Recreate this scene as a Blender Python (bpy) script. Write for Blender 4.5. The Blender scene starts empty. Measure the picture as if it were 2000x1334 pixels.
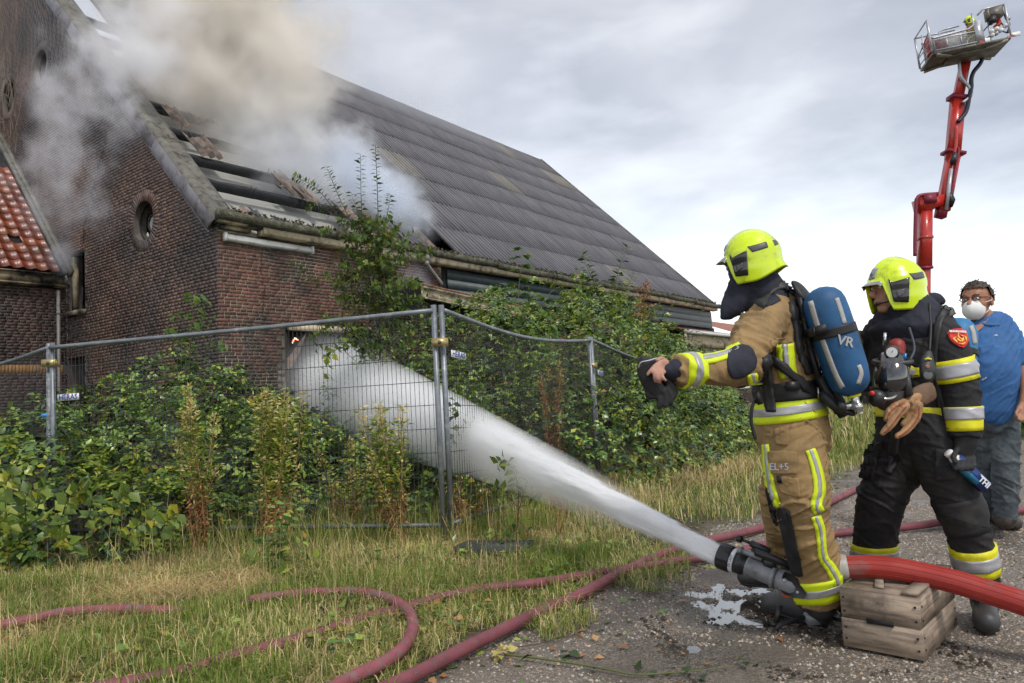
import bpy, math, random
import numpy as np
from mathutils import Vector, Matrix, noise
from mathutils.bvhtree import BVHTree
from mathutils.geometry import tessellate_polygon
random.seed(7); np.random.seed(7)
rng = np.random.default_rng(7)
SC = bpy.context.scene
COL = SC.collection

# ------------------------------------------------------------------ camera
F_PX, PX, PY, EYE = 1390.0, 1000.0, 667.0, 1.2
ROLL, PITCH = math.atan(0.055), math.atan(107.8/1390)
_F = Vector((0, math.cos(PITCH), math.sin(PITCH)))
_U0 = Vector((0, -math.sin(PITCH), math.cos(PITCH)))
_R0 = Vector((1, 0, 0))
_R = math.cos(ROLL)*_R0 - math.sin(ROLL)*_U0
_U = math.sin(ROLL)*_R0 + math.cos(ROLL)*_U0
EYEP = Vector((0, 0, EYE))
cam = bpy.data.cameras.new('camera'); camo = bpy.data.objects.new('camera', cam); COL.objects.link(camo)
cam.sensor_width = 36; cam.lens = F_PX/2000*36; cam.clip_start = 0.05; cam.clip_end = 3000
m = Matrix((_R, _U, -_F)).transposed().to_4x4(); m.translation = EYEP
camo.matrix_world = m
SC.camera = camo

# ------------------------------------------------------------------ world, sun, exposure
SUN_EL, SUN_AZ = math.radians(52), math.radians(150)
wd = bpy.data.worlds.new('World'); SC.world = wd; wd.use_nodes = True
nt = wd.node_tree; nt.nodes.clear()
def WN(t, **k):
    n = nt.nodes.new(t)
    for a, b in k.items(): setattr(n, a, b)
    return n
def L(a, b): nt.links.new(a, b)
out = WN('ShaderNodeOutputWorld'); add = WN('ShaderNodeAddShader'); L(add.outputs[0], out.inputs[0])
sky = WN('ShaderNodeTexSky', sky_type='NISHITA'); sky.sun_disc = False
sky.sun_elevation = SUN_EL; sky.sun_rotation = SUN_AZ
bg = WN('ShaderNodeBackground'); bg.inputs[1].default_value = 0.05; L(sky.outputs[0], bg.inputs[0]); L(bg.outputs[0], add.inputs[0])
tc = WN('ShaderNodeTexCoord')
mp = WN('ShaderNodeMapping'); mp.inputs['Scale'].default_value = (1.0, 1.0, 2.6); L(tc.outputs['Generated'], mp.inputs[0])
n1 = WN('ShaderNodeTexNoise'); n1.inputs['Scale'].default_value = 2.3; n1.inputs['Detail'].default_value = 5; n1.inputs['Roughness'].default_value = .45
n1.inputs['Distortion'].default_value = .25; L(mp.outputs[0], n1.inputs[0])
n2 = WN('ShaderNodeTexNoise'); n2.inputs['Scale'].default_value = 7; n2.inputs['Detail'].default_value = 4; L(mp.outputs[0], n2.inputs[0])
cr = WN('ShaderNodeValToRGB'); L(n1.outputs['Fac'], cr.inputs[0])
e = cr.color_ramp.elements
e[0].position = .36; e[0].color = (.248, .242, .245, 1)
e[1].position = .70; e[1].color = (.62, .605, .585, 1)
e2 = cr.color_ramp.elements.new(.53); e2.color = (.385, .376, .370, 1)
sp = WN('ShaderNodeSeparateXYZ'); L(tc.outputs['Generated'], sp.inputs[0])
# overcast deck thins towards the horizon: brighter low down, everywhere round
mr = WN('ShaderNodeMapRange', interpolation_type='SMOOTHSTEP'); mr.inputs[1].default_value = .02; mr.inputs[2].default_value = .36
mr.inputs[3].default_value = 1; mr.inputs[4].default_value = 0; L(sp.outputs[2], mr.inputs[0])
mx = WN('ShaderNodeMixRGB', blend_type='MIX'); mx.inputs[2].default_value = (.78, .78, .78, 1)
L(cr.outputs[0], mx.inputs[1])
# wobble the mix with the small noise so the bright band is ragged
ma = WN('ShaderNodeMath', operation='MULTIPLY_ADD'); ma.inputs[1].default_value = .9; ma.inputs[2].default_value = -.45; L(n2.outputs['Fac'], ma.inputs[0])
mb = WN('ShaderNodeMath', operation='ADD', use_clamp=True); L(mr.outputs[0], mb.inputs[0]); L(ma.outputs[0], mb.inputs[1])
mc = WN('ShaderNodeMath', operation='MULTIPLY', use_clamp=True); mc.inputs[1].default_value = 1.05; L(mb.outputs[0], mc.inputs[0])
L(mc.outputs[0], mx.inputs[0])
bg2 = WN('ShaderNodeBackground'); bg2.inputs[1].default_value = 1.0; L(mx.outputs[0], bg2.inputs[0]); L(bg2.outputs[0], add.inputs[1])
sl = bpy.data.lights.new('sun', 'SUN'); sl.energy = 1.5; sl.angle = math.radians(10); sl.color = (1, .95, .88)
so = bpy.data.objects.new('sun', sl); COL.objects.link(so)
sd = Vector((math.sin(SUN_AZ)*math.cos(SUN_EL), math.cos(SUN_AZ)*math.cos(SUN_EL), math.sin(SUN_EL)))
so.rotation_euler = sd.to_track_quat('Z', 'Y').to_euler()
vs = SC.view_settings; vs.view_transform = 'Standard'; vs.look = 'None'; vs.gamma = 1; vs.use_curve_mapping = False; vs.exposure = 0.50
SC.render.engine = 'CYCLES'
cy = SC.cycles; cy.use_denoising = True; cy.max_bounces = 12; cy.diffuse_bounces = 3; cy.glossy_bounces = 3; cy.transmission_bounces = 5
cy.transparent_max_bounces = 16; cy.volume_bounces = 9; cy.volume_max_steps = 256; cy.caustics_reflective = False; cy.caustics_refractive = False
cy.use_adaptive_sampling = True; cy.adaptive_threshold = .02

# ------------------------------------------------------------------ pixel helpers (give world points at real distances)
def ray(x, y): return _R*(x-PX) - _U*(y-PY) + _F*F_PX
def at(x, y, Y): v = ray(x, y); return EYEP + v*(Y/v.y)
def gnd(x, y, z=0.0): v = ray(x, y); return EYEP + v*((z-EYE)/v.z)
def onpl(x, y, P, n): v = ray(x, y); return EYEP + v*((P-EYEP).dot(n)/v.dot(n))
D1 = Vector((.6, .8, 0)); D2 = Vector((-.8, .6, 0)); UP = Vector((0, 0, 1)); BC = Vector((-4.826, 11.7, 0))
def B(s, t, z): return BC + D1*s + D2*t + UP*z      # building frame: s along the eave, t into the building

# ------------------------------------------------------------------ object helpers
ORG = {}
def tag(o, label=None, cat=None, group=None, kind=None):
    if label: o['label'] = label
    if cat: o['category'] = cat
    if group: o['group'] = group
    if kind: o['kind'] = kind
    return o
def empty(name, loc, label, cat, group=None, kind=None):
    o = bpy.data.objects.new(name, None); COL.objects.link(o); o.location = Vector(loc); o.empty_display_size = .2
    ORG[o.name] = Vector(loc); return tag(o, label, cat, group, kind)
def org(p): return ORG.get(p.name, Vector((0, 0, 0))) if p else Vector((0, 0, 0))
def mkmesh(name, V, F, mats, mi=None, smooth=False):
    V = np.asarray(V, dtype=np.float32).reshape(-1, 3)
    me = bpy.data.meshes.new(name)
    me.vertices.add(len(V)); me.vertices.foreach_set('co', V.ravel())
    if isinstance(F, np.ndarray):
        n, k = F.shape
        me.loops.add(n*k); me.loops.foreach_set('vertex_index', F.astype(np.int32).ravel())
        me.polygons.add(n); me.polygons.foreach_set('loop_start', np.arange(0, n*k, k, dtype=np.int32))
    else:
        tot = np.fromiter((len(f) for f in F), dtype=np.int32); n = len(F)
        li = np.fromiter((i for f in F for i in f), dtype=np.int32)
        me.loops.add(len(li)); me.loops.foreach_set('vertex_index', li)
        st = np.concatenate([[0], np.cumsum(tot)[:-1]]).astype(np.int32)
        me.polygons.add(n); me.polygons.foreach_set('loop_start', st)
    if smooth: me.polygons.foreach_set('use_smooth', np.ones(n, dtype=bool))
    for mm in (mats if isinstance(mats, (list, tuple)) else [mats]): me.materials.append(mm)
    if mi is not None: me.polygons.foreach_set('material_index', np.asarray(mi, dtype=np.int32))
    me.update(calc_edges=True); me.validate()
    return me
def obj(name, V, F, mats, parent=None, mi=None, smooth=False, **tg):
    V = np.asarray([tuple(v) for v in V] if not isinstance(V, np.ndarray) else V, dtype=np.float64).reshape(-1, 3)
    og = org(parent); V = V - np.array(og)
    o = bpy.data.objects.new(name, mkmesh(name, V, F, mats, mi, smooth)); COL.objects.link(o)
    if parent: o.parent = parent
    ORG[o.name] = og
    return tag(o, **tg) if tg else o
def inst(name, me, M, parent=None, **tg):
    o = bpy.data.objects.new(name, me); COL.objects.link(o)
    M = M.copy()
    if parent: o.parent = parent; M.translation = M.translation - org(parent)
    o.matrix_local = M
    return tag(o, **tg) if tg else o
def frame(x, y, z, p):
    M = Matrix((x, y, z)).transposed().to_4x4(); M.translation = Vector(p); return M

class MB:
    def __init__(s): s.V = []; s.F = []; s.mi = []
    def add(s, V, F, mi=0):
        b = len(s.V); s.V += [tuple(v) for v in V]; s.F += [[i+b for i in f] for f in F]; s.mi += [mi]*len(F); return s
    def box(s, c, x, y, z, mi=0):      # c centre, x,y,z half-extent vectors
        c = Vector(c)
        V = [c+a*x+b*y+d*z for d in (-1, 1) for b in (-1, 1) for a in (-1, 1)]
        return s.add(V, [[0,2,3,1],[4,5,7,6],[0,1,5,4],[2,6,7,3],[0,4,6,2],[1,3,7,5]], mi)
    def tube(s, pts, r, n=8, mi=0, cap=True):
        V, F = tube(pts, r, n, cap); return s.add(V, F, mi)
    def out(s, name, mats, parent=None, smooth=False, **tg): return obj(name, s.V, s.F, mats, parent, s.mi, smooth, **tg)
def tube(pts, r, n=8, cap=True):
    pts = [Vector(p) for p in pts]; rr = r if isinstance(r, (list, tuple)) else [r]*len(pts)
    V = []; F = []; prev = None
    for i, p in enumerate(pts):
        t = (pts[min(i+1, len(pts)-1)]-pts[max(i-1, 0)]).normalized()
        if prev is None:
            a = Vector((0, 0, 1)) if abs(t.z) < .9 else Vector((1, 0, 0)); u = t.cross(a).normalized()
        else: u = (prev - t*prev.dot(t)).normalized()
        prev = u; w = t.cross(u)
        for k in range(n):
            an = 2*math.pi*k/n; V.append(p+(u*math.cos(an)+w*math.sin(an))*rr[i])
    for i in range(len(pts)-1):
        for k in range(n): F.append([i*n+k, i*n+(k+1) % n, (i+1)*n+(k+1) % n, (i+1)*n+k])
    if cap: F.append(list(range(n))[::-1]); F.append([len(V)-n+k for k in range(n)])
    return V, F
def spline(pts, sub=8):
    P = [Vector(p) for p in pts]; P = [P[0]*2-P[1]]+P+[P[-1]*2-P[-2]]; o = []
    for i in range(1, len(P)-2):
        a, b, c, d = P[i-1:i+3]
        for k in range(sub):
            t = k/sub; o.append(.5*((2*b)+(c-a)*t+(2*a-5*b+4*c-d)*t*t+(3*b-a-3*c+d)*t**3))
    return o+[P[-2]]
def polyfill(loops):
    """triangulate a polygon with holes: list of loops of 3D points -> V,F"""
    V = [Vector(p) for l in loops for p in l]
    return V, [list(f) for f in tessellate_polygon([[Vector(p) for p in l] for l in loops])]

# ------------------------------------------------------------------ materials
def mat(name, col, rough=.6, metal=0., var=.15, vs_=3., isl=0., hue=0., bump=0., bs=60., dirt=None, ds=1.5, dth=.55, spec=.5, coat=0., wave=None, trl=0., alpha=None, bd=.01, extra=None):
    m = bpy.data.materials.new(name); m.use_nodes = True; t = m.node_tree; N = t.nodes; K = t.links
    p = N['Principled BSDF']; p.inputs['Roughness'].default_value = rough; p.inputs['Metallic'].default_value = metal
    p.inputs['Specular IOR Level'].default_value = spec; p.inputs['Coat Weight'].default_value = coat
    geo = N.new('ShaderNodeNewGeometry')
    pos = geo.outputs['Position']
    c = N.new('ShaderNodeRGB'); c.outputs[0].default_value = (*col, 1); cur = c.outputs[0]
    if dirt:
        nz = N.new('ShaderNodeTexNoise'); nz.inputs['Scale'].default_value = ds; nz.inputs['Detail'].default_value = 7; nz.inputs['Roughness'].default_value = .65; K.new(pos, nz.inputs[0])
        r = N.new('ShaderNodeMapRange'); r.inputs[1].default_value = dth-.08; r.inputs[2].default_value = dth+.08; K.new(nz.outputs['Fac'], r.inputs[0])
        x = N.new('ShaderNodeMixRGB'); x.inputs[2].default_value = (*dirt, 1); K.new(r.outputs[0], x.inputs[0]); K.new(cur, x.inputs[1]); cur = x.outputs[0]
    h = N.new('ShaderNodeHueSaturation'); K.new(cur, h.inputs['Color']); cur = h.outputs[0]
    val = None
    if var:
        nz = N.new('ShaderNodeTexNoise'); nz.inputs['Scale'].default_value = vs_; nz.inputs['Detail'].default_value = 6; K.new(pos, nz.inputs[0])
        r = N.new('ShaderNodeMapRange'); r.inputs[1].default_value = .3; r.inputs[2].default_value = .7; r.inputs[3].default_value = 1-var; r.inputs[4].default_value = 1+var; K.new(nz.outputs['Fac'], r.inputs[0]); val = r.outputs[0]
    if isl or hue:
        oi = N.new('ShaderNodeObjectInfo'); ad = N.new('ShaderNodeMath'); ad.operation = 'ADD'; K.new(geo.outputs['Random Per Island'], ad.inputs[0]); K.new(oi.outputs['Random'], ad.inputs[1])
        fr = N.new('ShaderNodeMath'); fr.operation = 'FRACT'; K.new(ad.outputs[0], fr.inputs[0])
        r = N.new('ShaderNodeMapRange'); r.inputs[3].default_value = 1-isl; r.inputs[4].default_value = 1+isl; K.new(fr.outputs[0], r.inputs[0])
        if val is not None:
            mu = N.new('ShaderNodeMath'); mu.operation = 'MULTIPLY'; K.new(val, mu.inputs[0]); K.new(r.outputs[0], mu.inputs[1]); val = mu.outputs[0]
        else: val = r.outputs[0]
        if hue:
            m7 = N.new('ShaderNodeMath'); m7.operation = 'MULTIPLY'; m7.inputs[1].default_value = 7.31; K.new(fr.outputs[0], m7.inputs[0])
            f2 = N.new('ShaderNodeMath'); f2.operation = 'FRACT'; K.new(m7.outputs[0], f2.inputs[0])
            r2 = N.new('ShaderNodeMapRange'); r2.inputs[3].default_value = .5-hue; r2.inputs[4].default_value = .5+hue; K.new(f2.outputs[0], r2.inputs[0]); K.new(r2.outputs[0], h.inputs['Hue'])
    if val is not None: K.new(val, h.inputs['Value'])
    if wave:      # (colour, axis-scale vector) fine grain streaks
        nz = N.new('ShaderNodeTexNoise'); nz.inputs['Scale'].default_value = 1; nz.inputs['Detail'].default_value = 8
        mpp = N.new('ShaderNodeMapping'); mpp.inputs['Scale'].default_value = wave[1]
        if len(wave) > 2: mpp.inputs['Rotation'].default_value = wave[2]
        K.new(pos, mpp.inputs[0]); K.new(mpp.outputs[0], nz.inputs[0])
        r = N.new('ShaderNodeMapRange'); r.inputs[1].default_value = .42; r.inputs[2].default_value = .68; r.inputs[4].default_value = .85; K.new(nz.outputs['Fac'], r.inputs[0])
        x = N.new('ShaderNodeMixRGB'); x.inputs[2].default_value = (*wave[0], 1); K.new(r.outputs[0], x.inputs[0]); K.new(cur, x.inputs[1]); cur = x.outputs[0]
    K.new(cur, p.inputs['Base Color'])
    if bump:
        nz = N.new('ShaderNodeTexNoise'); nz.inputs['Scale'].default_value = bs; nz.inputs['Detail'].default_value = 5; K.new(pos, nz.inputs[0])
        b = N.new('ShaderNodeBump'); b.inputs['Strength'].default_value = bump; b.inputs['Distance'].default_value = bd; K.new(nz.outputs['Fac'], b.inputs['Height']); K.new(b.outputs[0], p.inputs['Normal'])
    if trl:
        tr = N.new('ShaderNodeBsdfTranslucent'); K.new(cur, tr.inputs[0]); ms = N.new('ShaderNodeMixShader'); ms.inputs[0].default_value = trl
        K.new(p.outputs[0], ms.inputs[1]); K.new(tr.outputs[0], ms.inputs[2]); K.new(ms.outputs[0], N['Material Output'].inputs[0])
    if alpha is not None: p.inputs['Alpha'].default_value = alpha
    return m
def leafmat(name, cols, rough=.42, trl=.3, spec=.45, var=.2):
    m = bpy.data.materials.new(name); m.use_nodes = True; t = m.node_tree; N = t.nodes; K = t.links; p = N['Principled BSDF']
    p.inputs['Roughness'].default_value = rough; p.inputs['Specular IOR Level'].default_value = spec
    geo = N.new('ShaderNodeNewGeometry'); r = N.new('ShaderNodeValToRGB'); K.new(geo.outputs['Random Per Island'], r.inputs[0])
    el = r.color_ramp.elements; r.color_ramp.interpolation = 'LINEAR'
    for i, (q, c) in enumerate(cols):
        x = el[i] if i < 2 else el.new(q)
        x.position = q; x.color = (*c, 1)
    nz = N.new('ShaderNodeTexNoise'); nz.inputs['Scale'].default_value = 1.7; nz.inputs['Detail'].default_value = 3; K.new(geo.outputs['Position'], nz.inputs[0])
    mr_ = N.new('ShaderNodeMapRange'); mr_.inputs[1].default_value = .3; mr_.inputs[2].default_value = .7; mr_.inputs[3].default_value = 1-var; mr_.inputs[4].default_value = 1+var; K.new(nz.outputs['Fac'], mr_.inputs[0])
    h = N.new('ShaderNodeHueSaturation'); K.new(r.outputs[0], h.inputs['Color']); K.new(mr_.outputs[0], h.inputs['Value'])
    K.new(h.outputs[0], p.inputs['Base Color'])
    tr = N.new('ShaderNodeBsdfTranslucent'); K.new(h.outputs[0], tr.inputs[0]); ms = N.new('ShaderNodeMixShader'); ms.inputs[0].default_value = trl
    K.new(p.outputs[0], ms.inputs[1]); K.new(tr.outputs[0], ms.inputs[2]); K.new(ms.outputs[0], N['Material Output'].inputs[0])
    return m

MT = {}
MT['mortar'] = mat('mortar', (.34, .30, .22), .9, var=.35, vs_=2, dirt=(.07, .065, .05), ds=.9, dth=.53, bump=.5, bs=90)
MT['mortar_dark'] = mat('mortar_dark', (.17, .145, .12), .85, var=.4, vs_=2, dirt=(.05, .042, .04), ds=.7, dth=.5, bump=.5, bs=90)
MT['brick'] = mat('brick', (.115, .045, .032), .62, var=.3, vs_=1.3, isl=.42, hue=.012, dirt=(.040, .030, .024), ds=.8, dth=.52, bump=.6, bs=70, bd=.006)
MT['brick_gable'] = mat('brick_gable', (.140, .084, .062), .36, var=.35, vs_=.9, isl=.38, hue=.012, dirt=(.060, .048, .045), ds=.6, dth=.50, bump=.6, bs=60, bd=.008, spec=.6)
MT['brick_wing'] = mat('brick_wing', (.062, .030, .026), .55, var=.3, vs_=1, isl=.35, hue=.01, dirt=(.018, .015, .014), ds=.6, dth=.55, bump=.5, bs=70)
MT['brick_yellow'] = mat('brick_yellow', (.33, .17, .05), .7, isl=.2)
MT['cream'] = mat('cream', (.50, .42, .29), .6, var=.2, vs_=4, dirt=(.10, .085, .06), ds=3.5, dth=.57, bump=.05, bs=30)
MT['cream_burnt'] = mat('cream_burnt', (.42, .35, .23), .7, var=.25, vs_=3, dirt=(.02, .018, .016), ds=1.6, dth=.50, bump=.3, bs=30)
MT['green_board'] = mat('green_board', (.030, .046, .050), .5, var=.3, vs_=4, dirt=(.055, .07, .075), ds=5, dth=.6, bump=.05, bs=25)
MT['fibre'] = mat('fibre', (.155, .145, .15), .7, var=.35, vs_=.9, isl=.08, dirt=(.060, .054, .052), ds=3.5, dth=.52, bump=.6, bs=35, bd=.01, spec=.4)
MT['fibre_light'] = mat('fibre_light', (.24, .22, .17), .7, var=.25, vs_=2, dirt=(.11, .10, .08), ds=5, dth=.55, bump=.5, bs=35)
MT['verge'] = mat('verge', (.155, .148, .125), .7, var=.3, vs_=2, dirt=(.055, .05, .04), ds=7, dth=.56, bump=.8, bs=25, bd=.02)
MT['zinc'] = mat('zinc', (.22, .21, .23), .45, var=.2, vs_=3, metal=.2, dirt=(.10, .095, .10), ds=4, dth=.56)
MT['clay_frag'] = mat('clay_frag', (.22, .160, .125), .75, var=.3, vs_=4, isl=.25, dirt=(.07, .06, .055), ds=5, dth=.53, bump=.6, bs=35)
MT['char'] = mat('char', (.013, .014, .018), .7, var=.3, vs_=5, bump=1, bs=20, bd=.03)
MT['board_pale'] = mat('board_pale', (.33, .335, .31), .7, var=.08, vs_=1)
MT['moss'] = mat('moss', (.075, .075, .045), .9, var=.5, vs_=6, dirt=(.15, .14, .11), ds=11, dth=.55, bump=1, bs=40, bd=.03)
MT['tile'] = mat('tile', (.20, .052, .022), .32, var=.15, vs_=5, isl=.3, hue=.01, dirt=(.035, .02, .018), ds=1.3, dth=.62, bump=.15, bs=30, spec=.6, coat=.15)
MT['galv'] = mat('galv', (.185, .205, .225), .42, metal=.35, var=.2, vs_=7, dirt=(.30, .31, .31), ds=14, dth=.62, bump=.1, bs=50)
MT['galv_dark'] = mat('galv_dark', (.10, .115, .13), .45, metal=.3, var=.2, vs_=7)
MT['galv_mottled'] = mat('galv_mottled', (.14, .15, .165), .5, metal=.3, var=.3, vs_=10, dirt=(.34, .35, .34), ds=22, dth=.55, bump=.3, bs=50)
MT['wire'] = mat('wire', (.045, .048, .05), .5, metal=.2, var=.1)
MT['brass'] = mat('brass', (.45, .34, .15), .4, metal=.6, var=.2, vs_=20)
MT['pipe_grey'] = mat('pipe_grey', (.27, .265, .24), .45, var=.15, vs_=4, dirt=(.12, .11, .09), ds=4, dth=.62)
MT['white'] = mat('white', (.74, .74, .72), .5, var=.05)
MT['blue_print'] = mat('blue_print', (.012, .05, .28), .5, var=0)
MT['blue_light'] = mat('blue_light', (.05, .25, .6), .5, var=0)
MT['dark'] = mat('dark', (.006, .006, .007), .8, var=0)
MT['soot'] = mat('soot', (.012, .011, .011), .9, var=.3, vs_=4, bump=.5, bs=30)
MT['lamp_plastic'] = mat('lamp_plastic', (.60, .60, .57), .3, var=.12, vs_=6, dirt=(.30, .29, .25), ds=9, dth=.63)
MT['hose'] = mat('hose', (.19, .052, .064), .62, var=.22, vs_=9, dirt=(.13, .085, .085), ds=22, dth=.60, bump=.35, bs=120, bd=.004)
MT['hose_faded'] = mat('hose_faded', (.24, .065, .08), .65, var=.2, vs_=9, dirt=(.17, .12, .11), ds=12, dth=.56, bump=.35, bs=120, bd=.004)
MT['hose_red'] = mat('hose_red', (.33, .028, .020), .5, var=.1, vs_=9, dirt=(.22, .10, .085), ds=7, dth=.63)
MT['concrete_block'] = mat('concrete_block', (.055, .06, .055), .8, var=.3, vs_=8, dirt=(.03, .045, .02), ds=12, dth=.55, bump=.7, bs=40)
MT['rust'] = mat('rust', (.23, .09, .045), .8, var=.5, vs_=12, dirt=(.45, .33, .25), ds=25, dth=.60, bump=.8, bs=50)
MT['wood_crate'] = mat('wood_crate', (.34, .265, .195), .75, var=.2, vs_=5, isl=.15, dirt=(.10, .07, .052), ds=6, dth=.6, bump=.5, bs=60, bd=.004, wave=((.13, .095, .075), (6, 6, 60)))
MT['red_boom'] = mat('red_boom', (.50, .030, .018), .35, var=.12, vs_=2, dirt=(.35, .02, .015), ds=2, dth=.6, coat=.3)
MT['red_dark'] = mat('red_dark', (.20, .010, .03), .5, var=.1)
MT['alu'] = mat('alu', (.42, .43, .46), .4, metal=.5, var=.1)
MT['alu_dark'] = mat('alu_dark', (.12, .11, .10), .5, metal=.2, var=.2, vs_=5, dirt=(.20, .18, .14), ds=4)
MT['black_plastic'] = mat('black_plastic', (.018, .018, .020), .42, var=.1, bump=.05)
MT['hose_black'] = mat('hose_black', (.015, .014, .03), .4, var=0)
def roofmat(name, base, dark, light):
    m = bpy.data.materials.new(name); m.use_nodes = True; t = m.node_tree; N = t.nodes; K = t.links; p = N['Principled BSDF']; p.inputs['Roughness'].default_value = .62
    geo = N.new('ShaderNodeNewGeometry'); tc_ = N.new('ShaderNodeTexCoord'); oi = N.new('ShaderNodeObjectInfo')
    mp_ = N.new('ShaderNodeMapping'); mp_.inputs['Scale'].default_value = (9, .8, 1); va = N.new('ShaderNodeVectorMath'); va.operation = 'ADD'
    K.new(tc_.outputs['Object'], va.inputs[0]); cmb = N.new('ShaderNodeCombineXYZ'); ml = N.new('ShaderNodeMath'); ml.operation = 'MULTIPLY'; ml.inputs[1].default_value = 37; K.new(oi.outputs['Random'], ml.inputs[0]); K.new(ml.outputs[0], cmb.inputs[0]); K.new(ml.outputs[0], cmb.inputs[1]); K.new(cmb.outputs[0], va.inputs[1]); K.new(va.outputs[0], mp_.inputs[0])
    def nz(src, s_, d=6, r=.6):
        n = N.new('ShaderNodeTexNoise'); n.inputs['Scale'].default_value = s_; n.inputs['Detail'].default_value = d; n.inputs['Roughness'].default_value = r; K.new(src, n.inputs[0]); return n.outputs['Fac']
    def mr_(v, a, b, c=0, d=1):
        n = N.new('ShaderNodeMapRange'); K.new(v, n.inputs[0])
        for i, q in enumerate((a, b, c, d)): n.inputs[i+1].default_value = q
        return n.outputs[0]
    def mix(f, a, b):
        n = N.new('ShaderNodeMixRGB'); K.new(f, n.inputs[0])
        for i, q in ((1, a), (2, b)):
            if hasattr(q, 'node'): K.new(q, n.inputs[i])
            else: n.inputs[i].default_value = (*q, 1)
        return n.outputs[0]
    sx = N.new('ShaderNodeSeparateXYZ'); K.new(tc_.outputs['Object'], sx.inputs[0])
    c = mix(mr_(nz(mp_.outputs[0], 1), .38, .66), base, dark)
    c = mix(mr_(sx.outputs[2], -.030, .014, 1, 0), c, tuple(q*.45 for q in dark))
    c = mix(mr_(sx.outputs[2], .020, .032, 0, .5), c, tuple(min(1, q*1.9) for q in base))            # valleys darkened for grime and shade, crests lightened, all in the colour
    c = mix(mr_(nz(geo.outputs['Position'], 1.1, 4), .55, .75, 0, .6), c, light)
    c = mix(mr_(nz(geo.outputs['Position'], 22, 3), .66, .72, 0, .8), c, tuple(q*.35 for q in dark))
    c = mix(mr_(nz(geo.outputs['Position'], 31, 2), .72, .76, 0, .6), c, (.4, .4, .38))
    h = N.new('ShaderNodeHueSaturation'); K.new(c, h.inputs['Color']); K.new(mr_(oi.outputs['Random'], 0, 1, .94, 1.06), h.inputs['Value']); K.new(h.outputs[0], p.inputs['Base Color'])
    b = N.new('ShaderNodeBump'); b.inputs['Strength'].default_value = .5; b.inputs['Distance'].default_value = .006; K.new(nz(geo.outputs['Position'], 45), b.inputs['Height']); K.new(b.outputs[0], p.inputs['Normal'])
    return m
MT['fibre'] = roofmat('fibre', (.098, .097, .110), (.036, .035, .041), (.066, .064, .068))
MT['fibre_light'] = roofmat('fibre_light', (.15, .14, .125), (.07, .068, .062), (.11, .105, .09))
print('materials ok')

# ------------------------------------------------------------------ ground
PUD = [(1.17, 4.18, .25, .032), (1.12, 3.84, .19, .026), (.80, 3.42, .15, .010), (2.9, 4.8, .2, .006)]
def hground(x, y):
    """terrain height: the verge (left of the track) is gently uneven, the track nearly flat"""
    e = (x-.78)*.8 - (y-4.9)*.6      # distance to the track edge, >0 on the track
    n = noise.noise(Vector((x*.35, y*.35, 0)))*.05 + noise.noise(Vector((x*1.3, y*1.3, 3)))*.018
    k = min(1, max(0, -e/1.5))
    pud = 0
    for (px_, py_, rr_, dd_) in PUD:
        q_ = ((x-px_)**2+(y-py_)**2)/(rr_*rr_)
        if q_ < 4: pud -= dd_*math.exp(-q_)*(1+1.5*noise.noise(Vector((x*8, y*8, 5)))+.8*noise.noise(Vector((x*24, y*24, 5))))
    return pud + n*k + (noise.noise(Vector((x*1.1, y*1.1, 9)))*.010 + noise.noise(Vector((x*5, y*5, 2)))*.003)*(1-k) - .01
gx = np.unique(np.concatenate([np.linspace(-30, -6, 20), np.linspace(-6, 0, 80), np.linspace(0, 3, 110), np.linspace(3, 6, 40), np.linspace(6, 30, 40), np.linspace(30, 900, 12), np.linspace(-900, -30, 10)]))
gy = np.unique(np.concatenate([np.linspace(-40, 1.5, 12), np.linspace(1.5, 2.8, 14), np.linspace(2.8, 5.2, 90), np.linspace(5.2, 9, 60), np.linspace(9, 30, 60), np.linspace(30, 1500, 16)]))
V = []
for yy in gy:
    for xx in gx: V.append((xx, yy, hground(xx, yy) if abs(xx) < 40 and yy < 60 else -.01))
nx = len(gx); F = np.array([[j*nx+i, j*nx+i+1, (j+1)*nx+i+1, (j+1)*nx+i] for j in range(len(gy)-1) for i in range(nx-1)])
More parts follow.
